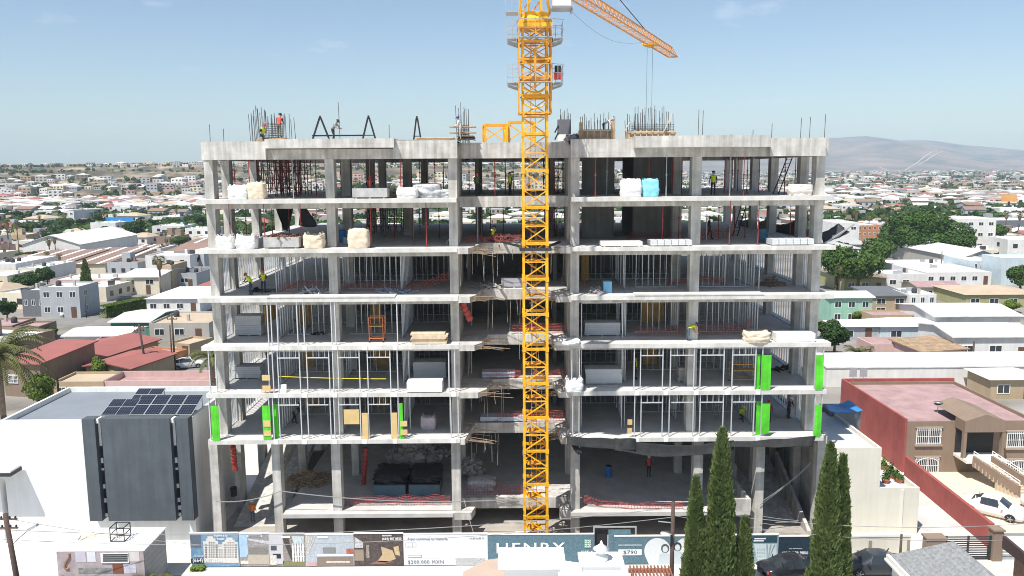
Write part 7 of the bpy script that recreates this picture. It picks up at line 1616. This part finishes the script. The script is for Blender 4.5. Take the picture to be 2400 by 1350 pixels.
p = spot(664, 3, 57.2); o = thing('warning_sign', 'yellow and white caution sign at the third-floor edge', 'sign', p); G().obox((0, 0, .32), (.42, .03, .62), 0, 0, R(-12)).build('board', GYPW, o); G().obox((0, -.03, .2), (.3, .02, .2), 0, 0, R(-12)).build('mark', mat('sign_yellow', (.8, .65, .05), var=.05), o); G().bar((0, .2, 0), (0, .05, .5), .03).build('strut', DKST, o)
wire(at(652, 882, 57.3), at(905, 888, 57.3), .04, 'yellow caution tape strung across the third-floor frame', .04, 'caution_tape').data.materials[0] = mat('tape_yellow', (.75, .62, .05), var=0)
# ================================================================= on the roof
def roofp(px, Y): return Vector((at(px, 320, Y).x, Y, ZR + .0))
def trestle(px, Y, wpx, hpx, label, s=1):
    p = roofp(px, Y); w, h = wpx / FPX * Y, hpx / FPX * Y; o = thing('a_frame_trestle', label, 'trestle', p, 'black trestles on the roof')
    for k in (-1, 1): G().bar((k * w / 2, 0, 0), (k * .04, 0, h), .17, .1).build('leg', BLACK, o)
    G().bar((0, .0, h - .02), (0, .0, h + .14), .12).build('head', BLACK, o); G().bar((-w * .42, .03, .42), (w * .42, .03, .42), .06).build('tie', BLACK, o); return o
trestle(752, 59.0, 42, 54, 'black A-frame trestle at the left on the roof'); trestle(865, 59.0, 32, 54, 'black A-frame trestle in the middle on the roof'); trestle(978, 61.0, 18, 54, 'narrow black A-frame trestle by the timber pile on the roof')
g = G().bar(roofp(732, 59.1) + Vector((0, 0, .42)), roofp(852, 59.1) + Vector((0, 0, .42)), .1); solo(g, 'steel_rail', BLACK, 'black horizontal rail joining two roof trestles', 'rail')
def rods(px0, px1, Y0, Y1, tops, n, label, seed, base=0, cage=None, r=.042):
    q = random.Random(seed); g = G()
    for k in range(n):
        px = px0 + (px1 - px0) * (k + q.uniform(-.3, .3)) / max(1, n - 1); Y = q.uniform(Y0, Y1); p = roofp(px, Y); h = (320 - q.uniform(*tops)) / FPX * Y
        g.bar(p + Vector((0, 0, base - .3)), p + Vector((q.uniform(-.12, .05), 0, h)), r, n=5)
    if cage:
        a, b = roofp(cage[0], Y0), roofp(cage[1], Y0)
        for z in [cage[2] + i * .16 for i in range(int((cage[3] - cage[2]) / .16))]:
            g.bar(a + Vector((0, 0, z)), b + Vector((0, 0, z)), .035, n=4); g.bar(a + Vector((0, Y1 - Y0, z)), b + Vector((0, Y1 - Y0, z)), .035, n=4)
    o = solo(g, 'starter_rebar', REBAR, label, 'rebar', kind='stuff'); return o
rods(588, 625, 59.2, 60.4, (236, 262), 14, 'tall steel bars standing at the left end of the roof', 1); rods(626, 668, 60, 61, (245, 270), 14, 'steel bar cage beside the red-vested roof worker', 2, cage=(624, 655, .2, 1.5)); rods(672, 692, 60, 61, (255, 268), 4, 'three lone bars right of the roof worker', 3)
rods(1072, 1100, 60.5, 61.5, (223, 262), 11, 'tall bar bundle over the inner column of the left wing', 4, cage=(1072, 1098, .2, 1.4)); rods(1312, 1336, 61.5, 62.3, (246, 262), 10, 'steel bars over the right side of the middle bay', 5, cage=(1308, 1338, .1, 1.7)); rods(1362, 1440, 60, 62, (252, 278), 22, 'row of steel bars standing in the timber formwork', 6); rods(1468, 1500, 60, 61.4, (258, 285), 12, 'shorter steel bars left of the long formwork', 7); rods(1488, 1580, 60, 61.8, (238, 285), 30, 'forest of steel bars in the long formwork', 8, cage=(1488, 1580, .75, 1.35))
for px, top, lab in ((492, 282, 'thin bar at the left roof corner'), (524, 292, 'second thin bar near the left roof corner'), (797, 234, 'single tall bar between the trestles'), (912, 285, 'thin bar between trestle and timber pile'), (1636, 256, 'left bar of a pair right of the formwork'), (1646, 258, 'right bar of a pair right of the formwork'), (1764, 302, 'short bar on the right roof'), (1808, 288, 'leaning bar on the right roof'), (1876, 276, 'thin bar near the right roof corner'), (1897, 274, 'second thin bar near the right roof corner'), (1932, 268, 'bar with a knob at the right roof corner')):
    p = roofp(px, 58.6); h = (322 - top) / FPX * 58.6; solo(G().bar(p - Vector((0, 0, .3)), p + Vector((-.05 if px == 797 else .02, 0, h)), .045, n=5), 'starter_bar', REBAR, lab, 'rebar')
def formbox(p0, p1, Y, h, label, k):
    a, b = roofp(p0, Y), roofp(p1, Y); o = thing('formwork_box', label, 'formwork', ((a.x + b.x) / 2, Y, ZR), wc=True)
    G().box(a.x, b.x, Y, Y + .03, ZR, ZR + h).build('sheet', WOOD, o); G().box(a.x, b.x, Y + 1.7, Y + 1.73, ZR, ZR + h).build('sheet', WOOD, o)
    for x in (a.x, b.x - .03): G().box(x, x + .03, Y + .031, Y + 1.69, ZR, ZR + h).build('sheet', WOOD, o)
    for i in range(k): x = a.x + (b.x - a.x) * i / (k - 1); G().box(x - .04, x + .04, Y - .08, Y - .002, ZR, ZR + h + .04).build('batten', WOODP, o)
    for z in (.08, h - .12): G().box(a.x - .05, b.x + .05, Y - .14, Y - .082, ZR + z, ZR + z + .08).build('waler', WOODP, o)
formbox(1360, 1440, 59.6, .75, 'open timber formwork box around steel bars, right of the middle bay', 6); formbox(1474, 1583, 59.4, .62, 'long timber formwork box on the roof of the right wing', 9)
for p0, px1, za, zb, lab in ((1452, 1478, 0, 1.35, 'plank leaning against the left end of the long formwork'), (1556, 1574, .6, 1.75, 'thin plank sticking up from the long formwork')): solo(G().bar(roofp(p0, 59.2) + Vector((0, 0, za)), roofp(px1, 59.2) + Vector((0, 0, zb)), .14, .05), 'plank', WOODP, lab, 'plank')
for px, lab in ((1362, 'upright plank at the left of the formwork box'), (1436, 'upright plank at the right of the formwork box')): p = roofp(px, 59.4); solo(G().box(p.x - .14, p.x + .14, 59.35, 59.4, ZR, ZR + 1.25), 'plank', WOOD, lab, 'plank')
p = roofp(1322, 61.3); o = thing('column_form', 'grey steel column form with bars above, right of the crane', 'formwork', p); G().box(-.48, .48, -.4, .4, .5, 1.55).build('steel_shell', mat('form_grey', (.15, .15, .17), var=.15), o); G().box(-.46, .1, -.42, .42, 0, .48).build('white_panel', GYPW, o); g = G(); [g.bar((-.7, -.4, z), (-.45, -.4, z + .5), .1) for z in (.1, .6)]; g.build('brace', BLACK, o)
o = boards(985, 8, 60.2, 150, 4, 1.2, WOODP, 'long pale planks piled on the roof left of the bar bundle', 3, .3, 'plank_pile'); boards(1025, 8, 60.5, 90, 9, 1.0, WOODP, 'timber pile with clamps next to the bar bundle', 3, .15, 'plank_pile'); boards(1095, 8, 59.8, 40, 12, 1.0, mat('dark_plank', (.10, .08, .075), var=.25), 'dark boards stacked under the bar bundle', 5, .12, 'plank_pile'); boards(702, 8, 59.4, 46, 5, 1.0, GYPW, 'white sheet on timber beside the roof worker', 2, .02, 'plank_pile'); boards(640, 8, 59.6, 60, 9, 1.3, WOOD, 'wooden working deck under the roof worker', 3, .1, 'working_deck', 'deck'); boards(1745, 8, 58.4, 44, 3, .8, WOODP, 'single plank lying on the right roof edge', 2, .05, 'plank_pile')
for z_, x0 in ((.55, 1057), (.95, 1062)): solo(G().obox(roofp(1085, 60.2) + Vector((0, 0, z_ + .05)), (1.9, .8, .07)), 'scaffold_deck', WOOD, ('lower' if z_ < .7 else 'upper') + ' plank deck round the bar bundle', 'deck')
heap(1340, 8, 60, 40, 22, mat('roof_clutter', (.45, .42, .40), c2=(.15, .12, .12), scale=5), 'clutter of crates and cans between column form and formwork', 51, 40, (.25, .2, .2), base=roofp(1345, 60.2)); heap(1650, 8, 61, 40, 6, WOOD, 'low timber clutter on the right roof', 52, 20, (.9, .08, .06), base=roofp(1690, 61))
# spare mast sections of the crane lying on the roof
def spare(px, Y, rz, label, s, tilt=0):
    p = roofp(px, Y); o = thing('crane_mast_section', label, 'crane section', p, 'spare crane sections', rz); g = G(); h = 1.3
    for sx in (-1, 1):
        for sy in (-1, 1): G().bar((sx * HW * s, sy * HW * s, 0), (sx * HW * s, sy * HW * s, h * s), .17).build('chord', CRY, o)
    for a in range(4):
        c = [(-HW, -HW), (HW, -HW), (HW, HW), (-HW, HW)]; q = [(x * s, y * s) for x, y in c]; G().bar((*q[a], h * s - .06), (*q[(a + 1) % 4], h * s - .06), .13).build('rail', CRO, o); G().bar((*q[a], .1), (*q[(a + 1) % 4], h * s - .15), .09).build('brace', CRY, o)
spare(1160, 62, .12, 'yellow spare crane section on the roof, left of the mast', .98); spare(1222, 62.5, 0, 'yellow spare crane section half hidden behind the mast', 1.15)
# ================================================================= workers
def rotp(p, piv, ax): return Vector(piv) + Euler((ax, 0, 0)).to_matrix() @ (Vector(p) - Vector(piv))
def pose(kind):
    """joint positions, the figure looks along -y"""
    J = {'pel': (0, 0, .93), 'ab': (0, -.005, 1.08), 'ch': (0, 0, 1.28), 'nk': (0, .0, 1.46), 'h1': (0, -.01, 1.57), 'h2': (0, -.015, 1.66)}
    for s, n in ((-1, 'l'), (1, 'r')):
        J.update({n + 'sh': (s * .18, 0, 1.40), n + 'el': (s * .25, .03, 1.14), n + 'wr': (s * .25, -.09, .93), n + 'ha': (s * .245, -.12, .86), n + 'hp': (s * .095, 0, .88), n + 'kn': (s * .11, -.03, .48), n + 'an': (s * .115, .03, .09), n + 'to': (s * .125, -.14, .04)})
    J = {k: Vector(v) for k, v in J.items()}
    up = ('ab', 'ch', 'nk', 'h1', 'h2', 'lsh', 'rsh', 'lel', 'rel', 'lwr', 'rwr', 'lha', 'rha')
    def bend(a, keys=up, piv='pel'):
        for k in keys: J[k] = rotp(J[k], J[piv], a)
    if kind == 'work':                                 # arms forward
        for n, s in (('l', -1), ('r', 1)): J[n + 'el'] = Vector((s * .24, -.12, 1.17)); J[n + 'wr'] = Vector((s * .12, -.34, 1.14)); J[n + 'ha'] = Vector((s * .10, -.42, 1.13))
        bend(R(14))
    if kind == 'bend':
        bend(R(68))
        for n, s in (('l', -1), ('r', 1)): J[n + 'el'] = J[n + 'sh'] + Vector((s * .05, -.08, -.26)); J[n + 'wr'] = J[n + 'el'] + Vector((-s * .04, -.12, -.22)); J[n + 'ha'] = J[n + 'wr'] + Vector((0, -.05, -.06))
        J['h1'] = J['nk'] + Vector((0, -.1, .03)); J['h2'] = J['h1'] + Vector((0, -.07, .05))
    if kind == 'stoop':
        bend(R(38))
        for n, s in (('l', -1), ('r', 1)): J[n + 'el'] = J[n + 'sh'] + Vector((s * .06, -.1, -.25)); J[n + 'wr'] = J[n + 'el'] + Vector((-s * .06, -.2, -.1)); J[n + 'ha'] = J[n + 'wr'] + Vector((-s * .02, -.08, -.01))
        J['lkn'] += Vector((0, -.14, 0)); J['lan'] += Vector((0, -.2, 0)); J['lto'] += Vector((0, -.2, 0)); J['ran'] += Vector((0, .12, .0)); J['rto'] += Vector((0, .12, 0))
    if kind == 'kneel':
        for k in J: J[k] = J[k] - Vector((0, 0, .42))
        J['lkn'] = Vector((-.12, -.34, .47)); J['lan'] = Vector((-.12, -.30, .09)); J['lto'] = Vector((-.12, -.46, .04)); J['rkn'] = Vector((.12, -.1, .08)); J['ran'] = Vector((.12, .3, .09)); J['rto'] = Vector((.12, .33, .02))
        bend(R(24))
        for n, s in (('l', -1), ('r', 1)): J[n + 'wr'] = J[n + 'el'] + Vector((-s * .08, -.2, -.05)); J[n + 'ha'] = J[n + 'wr'] + Vector((0, -.08, -.02))
    if kind == 'walk':
        J['lkn'] += Vector((0, -.12, .02)); J['lan'] += Vector((0, -.2, .0)); J['lto'] += Vector((0, -.2, .0)); J['rkn'] += Vector((0, .02, 0)); J['ran'] += Vector((0, .22, .03)); J['rto'] += Vector((0, .2, 0)); J['lwr'] += Vector((0, .2, .02)); J['lha'] += Vector((0, .24, .03)); J['rwr'] += Vector((0, -.12, .04)); J['rha'] += Vector((0, -.14, .06))
    return J
RADI = {'pel': .135, 'ab': .125, 'ch': .15, 'nk': .058, 'h1': .088, 'h2': .085, 'sh': .072, 'el': .048, 'wr': .034, 'ha': .036, 'hp': .095, 'kn': .064, 'an': .045, 'to': .042}
EDG = [('pel', 'ab'), ('ab', 'ch'), ('ch', 'nk'), ('nk', 'h1'), ('h1', 'h2')] + [(a.replace('?', s), b.replace('?', s)) for s in 'lr' for a, b in (('ch', '?sh'), ('?sh', '?el'), ('?el', '?wr'), ('?wr', '?ha'), ('pel', '?hp'), ('?hp', '?kn'), ('?kn', '?an'), ('?an', '?to'))]
def segcol(a, b):
    if b in ('h1', 'h2'): return 0
    if b[-2:] == 'ha': return 0
    if b[-2:] == 'to': return 3
    if b[-2:] in ('hp', 'kn', 'an'): return 2
    return 1
BODY = {}
def body(kind):
    if kind in BODY: return BODY[kind]
    J = pose(kind); names = list(J); me = bpy.data.meshes.new('skel'); me.from_pydata([J[k] for k in names], [(names.index(a), names.index(b)) for a, b in EDG], [])
    o = bpy.data.objects.new('skel', me); col.objects.link(o); md = o.modifiers.new('s', 'SKIN')
    for i, k in enumerate(names):
        r = RADI.get(k) or RADI[k[1:]]; v = me.skin_vertices[0].data[i]; v.radius = (r, r * (.78 if k in ('ch', 'ab', 'pel') else 1)); v.use_root = (k == 'pel')
    ss = o.modifiers.new('d', 'SUBSURF'); ss.levels = ss.render_levels = 1
    dg = bpy.context.evaluated_depsgraph_get(); m2 = bpy.data.meshes.new_from_object(o.evaluated_get(dg)); bpy.data.objects.remove(o)
    g = G(); g.v = [tuple(v.co) for v in m2.vertices]; g.f = [tuple(p.vertices) for p in m2.polygons]
    def near(c):
        best = (9, 1, None)
        for a, b in EDG:
            A, B = J[a], J[b]; d = B - A; t = max(0, min(1, (c - A).dot(d) / max(1e-6, d.length_squared))); q = (c - A - d * t).length - .5 * (RADI.get(b) or RADI[b[1:]])
            if q < best[0]: best = (q, segcol(a, b), (a, b))
        return best
    tors = []
    for i, f in enumerate(g.f):
        c = sum((Vector(g.v[k]) for k in f), Vector()) / len(f); n = near(c); g.m.append(n[1])
        if n[2] in (('pel', 'ab'), ('ab', 'ch'), ('ch', 'nk'), ('ch', 'lsh'), ('ch', 'rsh')): tors.append(i)
    nrm = [v.normal.copy() for v in m2.vertices]; vest = G(); mp_ = {}
    for i in tors:
        f = []
        for k in g.f[i]:
            if k not in mp_: mp_[k] = len(vest.v); vest.v.append(tuple(Vector(g.v[k]) + nrm[k] * .022))
            f.append(mp_[k])
        vest.f.append(tuple(f)); vest.m.append(0)
    # fingers, nose and ears
    hd = (J['h2'] - J['nk']).normalized(); fw = Vector((0, -1, 0)); fw = (fw - hd * fw.dot(hd)).normalized(); hc = (J['h1'] + J['h2']) / 2; sd = hd.cross(fw)
    g.bar(hc + fw * .075, hc + fw * .115 - hd * .02, .03, None, 0, 5, .02)
    for s in (-1, 1): g.bar(hc + sd * s * .075, hc + sd * s * .1, .05, None, 0, 5); g.bar(hc + fw * .083 + sd * s * .03 + hd * .012, hc + fw * .092 + sd * s * .03 + hd * .012, .016, None, 3, 5)
    g.bar(hc + fw * .08 - hd * .05 - sd * .02, hc + fw * .08 - hd * .05 + sd * .02, .012, None, 3, 4)
    for n in 'lr':
        d = (J[n + 'ha'] - J[n + 'wr']).normalized(); u = d.orthogonal().normalized(); w = d.cross(u)
        for k in range(4):
            p = J[n + 'ha'] + w * (k - 1.5) * .018 + d * .02; L = (.06, .07, .066, .05)[k]; q = p + d * L * .55 + u * .006; g.bar(p, q, .018, None, 0, 5, .016); g.bar(q, q + (d + u * .7).normalized() * L * .5, .016, None, 0, 5, .012)
        p = J[n + 'ha'] - w * .034 - d * .01; g.bar(p, p + (d * .6 - w * .6).normalized() * .05, .02, None, 0, 5, .014)
    hel = G(); top = hc + hd * .045; n_ = 12; M = Matrix((sd, fw, hd)).transposed()
    pr_ = [(.128, 0), (.126, .03), (.112, .07), (.08, .1), (.03, .115)]
    for r_, z in pr_:
        for i in range(n_): a = i * math.tau / n_; hel.v.append(tuple(top + M @ Vector((r_ * math.cos(a), r_ * 1.1 * math.sin(a), z))))
    for k in range(len(pr_) - 1):
        for i in range(n_): hel.f.append((k * n_ + i, k * n_ + (i + 1) % n_, (k + 1) * n_ + (i + 1) % n_, (k + 1) * n_ + i)); hel.m.append(0)
    hel.f.append(tuple((len(pr_) - 1) * n_ + i for i in range(n_))); hel.m.append(0)
    hel.bar(top + fw * .11, top + fw * .19 - hd * .01, .16, .014)
    BODY[kind] = (g.mesh('body', [SKIN, SKIN, SKIN, SKIN], True), vest.mesh('safety_vest', [SKIN], True), hel.mesh('hard_hat', [SKIN], True)); return BODY[kind]
def cm(nm, c): return mat('cloth_' + nm, c, rough=.85, var=.12, scale=6)
def person(kind, p, face, shirt, pants, vest, hat, label, s=1.0):
    """face: heading in degrees, 0 looks at the camera"""
    b, v, h = body(kind); o = thing('person', label, 'person', p, None, R(face)); o.scale = (s, s, s)
    def add(nm, me, ms):
        c = bpy.data.objects.new(nm, me); col.objects.link(c); c.parent = o
        for i, m in enumerate(ms): c.material_slots[i].link = 'OBJECT'; c.material_slots[i].material = m
        return c
    bo_ = add('body', b, [SKIN, shirt, pants, BLACK])
    if vest: add('safety_vest', v, [vest])
    if hat: add('hard_hat', h, [hat])
    return o
DK = cm('dark', (.03, .032, .04)); NAVY = cm('navy', (.03, .045, .085)); JEAN = cm('jeans', (.08, .11, .17)); CAMO = cm('camo', (.12, .12, .09)); WHT = cm('white_shirt', (.68, .66, .64)); YV = cm('lime_vest', (.50, .62, .03)); RV = cm('coral_vest', (.72, .10, .07)); OV = cm('orange_vest', (.80, .20, .03)); LIL = cm('lilac', (.34, .28, .42))
HR = mat('hat_red', (.50, .05, .03), rough=.4, var=0); HB = mat('hat_blue', (.04, .07, .28), rough=.4, var=0); HW_ = mat('hat_white', (.8, .78, .76), rough=.4, var=0); HP = mat('hat_pink', (.72, .30, .27), rough=.4, var=0); HY_ = mat('hat_yellow', (.7, .5, .04), rough=.4, var=0); HK = mat('hat_black', (.04, .03, .03), rough=.4, var=0)
person('work', roofp(655, 59.7) + Vector((0, 0, .33)), 160, DK, CAMO, RV, HK, 'roof worker in a coral vest standing by the steel bar cage, back turned')
person('kneel', roofp(614, 58.9), 60, DK, DK, YV, HR, 'crouching roof worker in a lime vest below the bars')
person('work', roofp(1080, 59.4) + Vector((0, 0, .0)), -100, WHT, cm('khaki', (.42, .36, .26)), None, HB, 'roof worker in a white shirt beside the tall bar bundle')
person('bend', roofp(1414, 60.6) + Vector((0, 0, .3)), 80, WHT, DK, None, HP, 'bending roof worker in a white shirt with a pink hat inside the formwork')
person('stoop', roofp(780, 60.2), 70, cm('grey_shirt', (.3, .3, .31)), DK, None, HK, 'grey-clothed roof worker stooping over the black rail')
person('kneel', spot(866, 7, 60.2) + Vector((0, 0, .25)), 20, DK, DK, RV, HR, 'kneeling worker in a coral vest behind the long mortar skip')
person('stand', spot(1119, 7, 62), 30, DK, DK, cm('dull_olive', (.10, .12, .05)), HR, 'dark-clothed worker standing at the left of the top-storey middle bay')
person('stand', spot(1196, 7, 63), -60, DK, DK, YV, HK, 'worker silhouetted in the middle of the top-storey bay')
person('stand', spot(1671, 7, 60.0), 170, DK, DK, YV, HK, 'worker in a lime vest standing at the top-storey right wing, back turned')
person('walk', spot(1661, 6, 63), 90, DK, DK, None, HK, 'dark worker silhouette walking on the sixth floor, right wing')
person('kneel', spot(1153, 6, 61.8), 40, DK, DK, YV, HK, 'kneeling worker in a lime vest in the sixth-floor middle bay')
person('stoop', spot(590, 5, 58.6), -110, DK, NAVY, YV, HR, 'left of the two lime-vested workers on the fifth floor, holding a tool')
person('work', spot(618, 5, 59.6), 20, DK, NAVY, YV, HR, 'right of the two lime-vested workers on the fifth floor')
person('bend', spot(1612, 4, 58.0), 105, cm('orange_shirt', (.5, .2, .05)), JEAN, YV, HB, 'bending worker with a blue hat and lime vest on the fourth floor')
person('stand', spot(1489, 3, 60.5), 80, DK, DK, YV, HK, 'worker in a lime vest half hidden behind studs, third floor')
person('stoop', spot(690, 2, 61), 100, DK, DK, cm('grey_vest', (.2, .2, .2)), HK, 'dark-clothed worker stooping on the second floor, left wing')
person('kneel', spot(1735, 2, 61), 30, YV, DK, YV, HY_, 'yellow-clothed worker kneeling on the second floor, right wing'); person('stand', spot(1800, 2, 60.4), -30, cm('maroon_shirt', (.2, .04, .04)), DK, None, HR, 'worker in maroon beside the green board, second floor right corner'); person('work', spot(1846, 2, 61.5), 40, DK, DK, None, HW_, 'worker with a white hat at the second-floor right corner')
person('stand', Vector((at(594, 1240, 60.5).x, 60.5, .16)), 170, OV, JEAN, OV, HW_, 'worker in an orange vest standing in the left ramp bay')
person('stand', spot(1519, 1, 64.5), 10, DK, DK, RV, HW_, 'worker with a white hat standing deep on the podium, right wing')
# ================================================================= cars
def car_parts(kind='sedan'):
    S = [(-2.22, .62, .38, .74, .78, .5), (-2.12, .80, .26, .93, .97, .62), (-1.75, .87, .2, .97, 1.03, .66), (-1.42, .88, .2, .98, 1.06, .66), (-.75, .88, .2, .97, 1.40, .56), (-.45, .88, .2, .96, 1.45, .56), (.25, .88, .2, .95, 1.46, .56), (.5, .88, .2, .94, 1.40, .57), (1.15, .87, .2, .92, .97, .68), (1.8, .85, .2, .82, .88, .64), (2.08, .78, .24, .68, .74, .56), (2.2, .62, .34, .58, .62, .45)]
    if kind == 'hatch': S[2] = (-1.9, .87, .2, .99, 1.25, .6); S[3] = (-1.5, .88, .2, .99, 1.42, .57); S[4] = (-.8, .88, .2, .98, 1.48, .57)
    b, w = G(), G(); n = 9
    def ring(s):
        x, hw, z0, zb, zr, hr = s; h = [(hw * .9, z0), (hw, z0 + (zb - z0) * .45), (hw * .97, zb), (hr, zr), (0, zr + .03)]
        return [(x, y, z) for y, z in h] + [(x, -y, z) for y, z in h[-2::-1]]
    rings = [ring(s) for s in S]
    for r in rings: b.v += r
    w.v = list(b.v)
    for i in range(len(S) - 1):
        for k in range(n - 1):
            f = (i * n + k, i * n + k + 1, (i + 1) * n + k + 1, (i + 1) * n + k)
            cab = S[i][4] - S[i][3] > .2 or S[i + 1][4] - S[i + 1][3] > .2; mid = S[i][4] - S[i][3] > .2 and S[i + 1][4] - S[i + 1][3] > .2
            side = k in (2, 5); top = k in (3, 4)
            if (side and mid) or (top and cab and not mid): w.f.append(f); w.m.append(0)
            else: b.f.append(f); b.m.append(0)
        b.f.append((i * n + n - 1, i * n, (i + 1) * n, (i + 1) * n + n - 1)); b.m.append(0)
    b.f.append(tuple(range(n))); b.m.append(0); b.f.append(tuple(range(len(rings) * n - 1, (len(rings) - 1) * n - 1, -1))); b.m.append(0)
    return b, w
CARM = {}
def car(p, rz, paint, label, kind='sedan', s=1.0):
    if kind not in CARM:
        b, w = car_parts(kind); ty = G(); m = 16
        ty.v = []; 
        for y, r in ((-.1, .25), (-.1, .31), (.1, .31), (.1, .25)):
            for i in range(m): a = i * math.tau / m; ty.v.append((r * math.cos(a), y, r * math.sin(a)))
        for k in range(3):
            for i in range(m): ty.f.append((k * m + i, k * m + (i + 1) % m, (k + 1) * m + (i + 1) % m, (k + 1) * m + i)); ty.m.append(0)
        rm_ = G()
        for i in range(5): a = i * math.tau / 5; rm_.bar((0, -.09, 0), (.24 * math.cos(a), -.09, .24 * math.sin(a)), .07, .04)
        rm_.v += [(.25 * math.cos(i * math.tau / m), .0, .25 * math.sin(i * math.tau / m)) for i in range(m)]; o_ = len(rm_.v) - m; rm_.f.append(tuple(range(o_, o_ + m))); rm_.m.append(0)
        CARM[kind] = (b, w, ty.mesh('tyre', BLACK), rm_.mesh('rim', CRG))
    b, w, ty, rm_ = CARM[kind]; o = thing('car', label, 'car', p, None, rz); o.scale = (s, s, s)
    bo = b.build('body', paint, o, True); w.build('windows', GLASS, o)
    for x in (-1.35, 1.32):
        for sy in (-1, 1):
            t = bpy.data.objects.new('wheel', ty); col.objects.link(t); t.parent = o; t.location = (x, sy * .8, .31)
            if sy > 0: t.rotation_euler = (0, 0, math.pi)
            r = bpy.data.objects.new('rim', rm_); col.objects.link(r); r.parent = t
            G().add([(x + .37 * math.cos(a), sy * .893, .31 + .37 * math.sin(a)) for a in [math.pi * i / 10 for i in range(11)]], [tuple(range(11))] if sy < 0 else [tuple(range(10, -1, -1))]).build('wheel_arch', BLACK, o)
    for sy in (-1, 1):
        G().obox((2.08, sy * .6, .64), (.16, .3, .12), sy * -.35).build('headlight', mat('lamp_glass', (.75, .78, .8), rough=.15, var=0), o); G().obox((-2.14, sy * .62, .8), (.1, .3, .16), sy * .3).build('tail_light', RED, o); G().obox((.75, sy * .98, .98), (.14, .16, .1)).build('mirror', paint, o)
        for x in (-.25, .62, -1.05): G().bar((x, sy * .862, .96), (x - .06 * (1 if x < .5 else 3.4), sy * .585, 1.42), .05).build('pillar', paint if x != -.25 else BLACK, o)
    G().obox((2.17, 0, .42), (.06, 1.0, .14)).build('grille', BLACK, o); G().obox((2.2, 0, .52), (.03, .42, .1)).build('number_plate', WHITE, o)
    return o
CW_ = mat('car_white', (.80, .80, .80), rough=.25, var=0, spec=.6); CG = mat('car_graphite', (.055, .062, .075), rough=.25, metal=.4, var=0, spec=.6); CB = mat('car_black', (.02, .022, .028), rough=.2, var=0, spec=.6); CR_ = mat('car_plum', (.12, .06, .08), rough=.3, var=0)
p = gr(2326, 1206); car(p, R(-42), CW_, 'white sedan parked in the drive of the brown house', 'sedan', 1.02)
p = gr(2468, 1204); car(p, R(-60), CW_, 'second white car cut off by the right picture edge')
car(Vector((at(2050, 1330, 51.9).x, 51.9, .135)), R(178), CG, 'graphite sedan at the kerb before the cream house'); car(Vector((at(1856, 1345, 51.4).x, 51.4, .135)), R(12), CB, 'dark car at the kerb between the cypresses')
p = gr(172, 742); car(p, R(20), CW_, 'small white car on the left street by the grey house', 'hatch'); p = gr(2105, 838); car(p, R(10), CB, 'black car parked behind the long white roof', 'hatch'); p = gr(2128, 846); car(p, R(12), CR_, 'plum-coloured car beside the black parked car', 'hatch'); p = gr(2098, 618); car(p, R(60), CB, 'dark car on the road below the huge round tree', 'hatch')
for px, py, c, lab in ((2050, 665, CW_, 'white car in the shade of the open shelter'), (300, 708, CG, 'graphite car far along the left street'), (440, 862, CW_, 'white car on the sloping street by the block')): car(gr(px, py), R(25), c, lab, 'hatch')
# ---------------------------------------------------------------- tidy helper marks
for o in bpy.data.objects:
    for k in ('wc', 'w', 'd', 'h'):
        if k in o: del o[k]
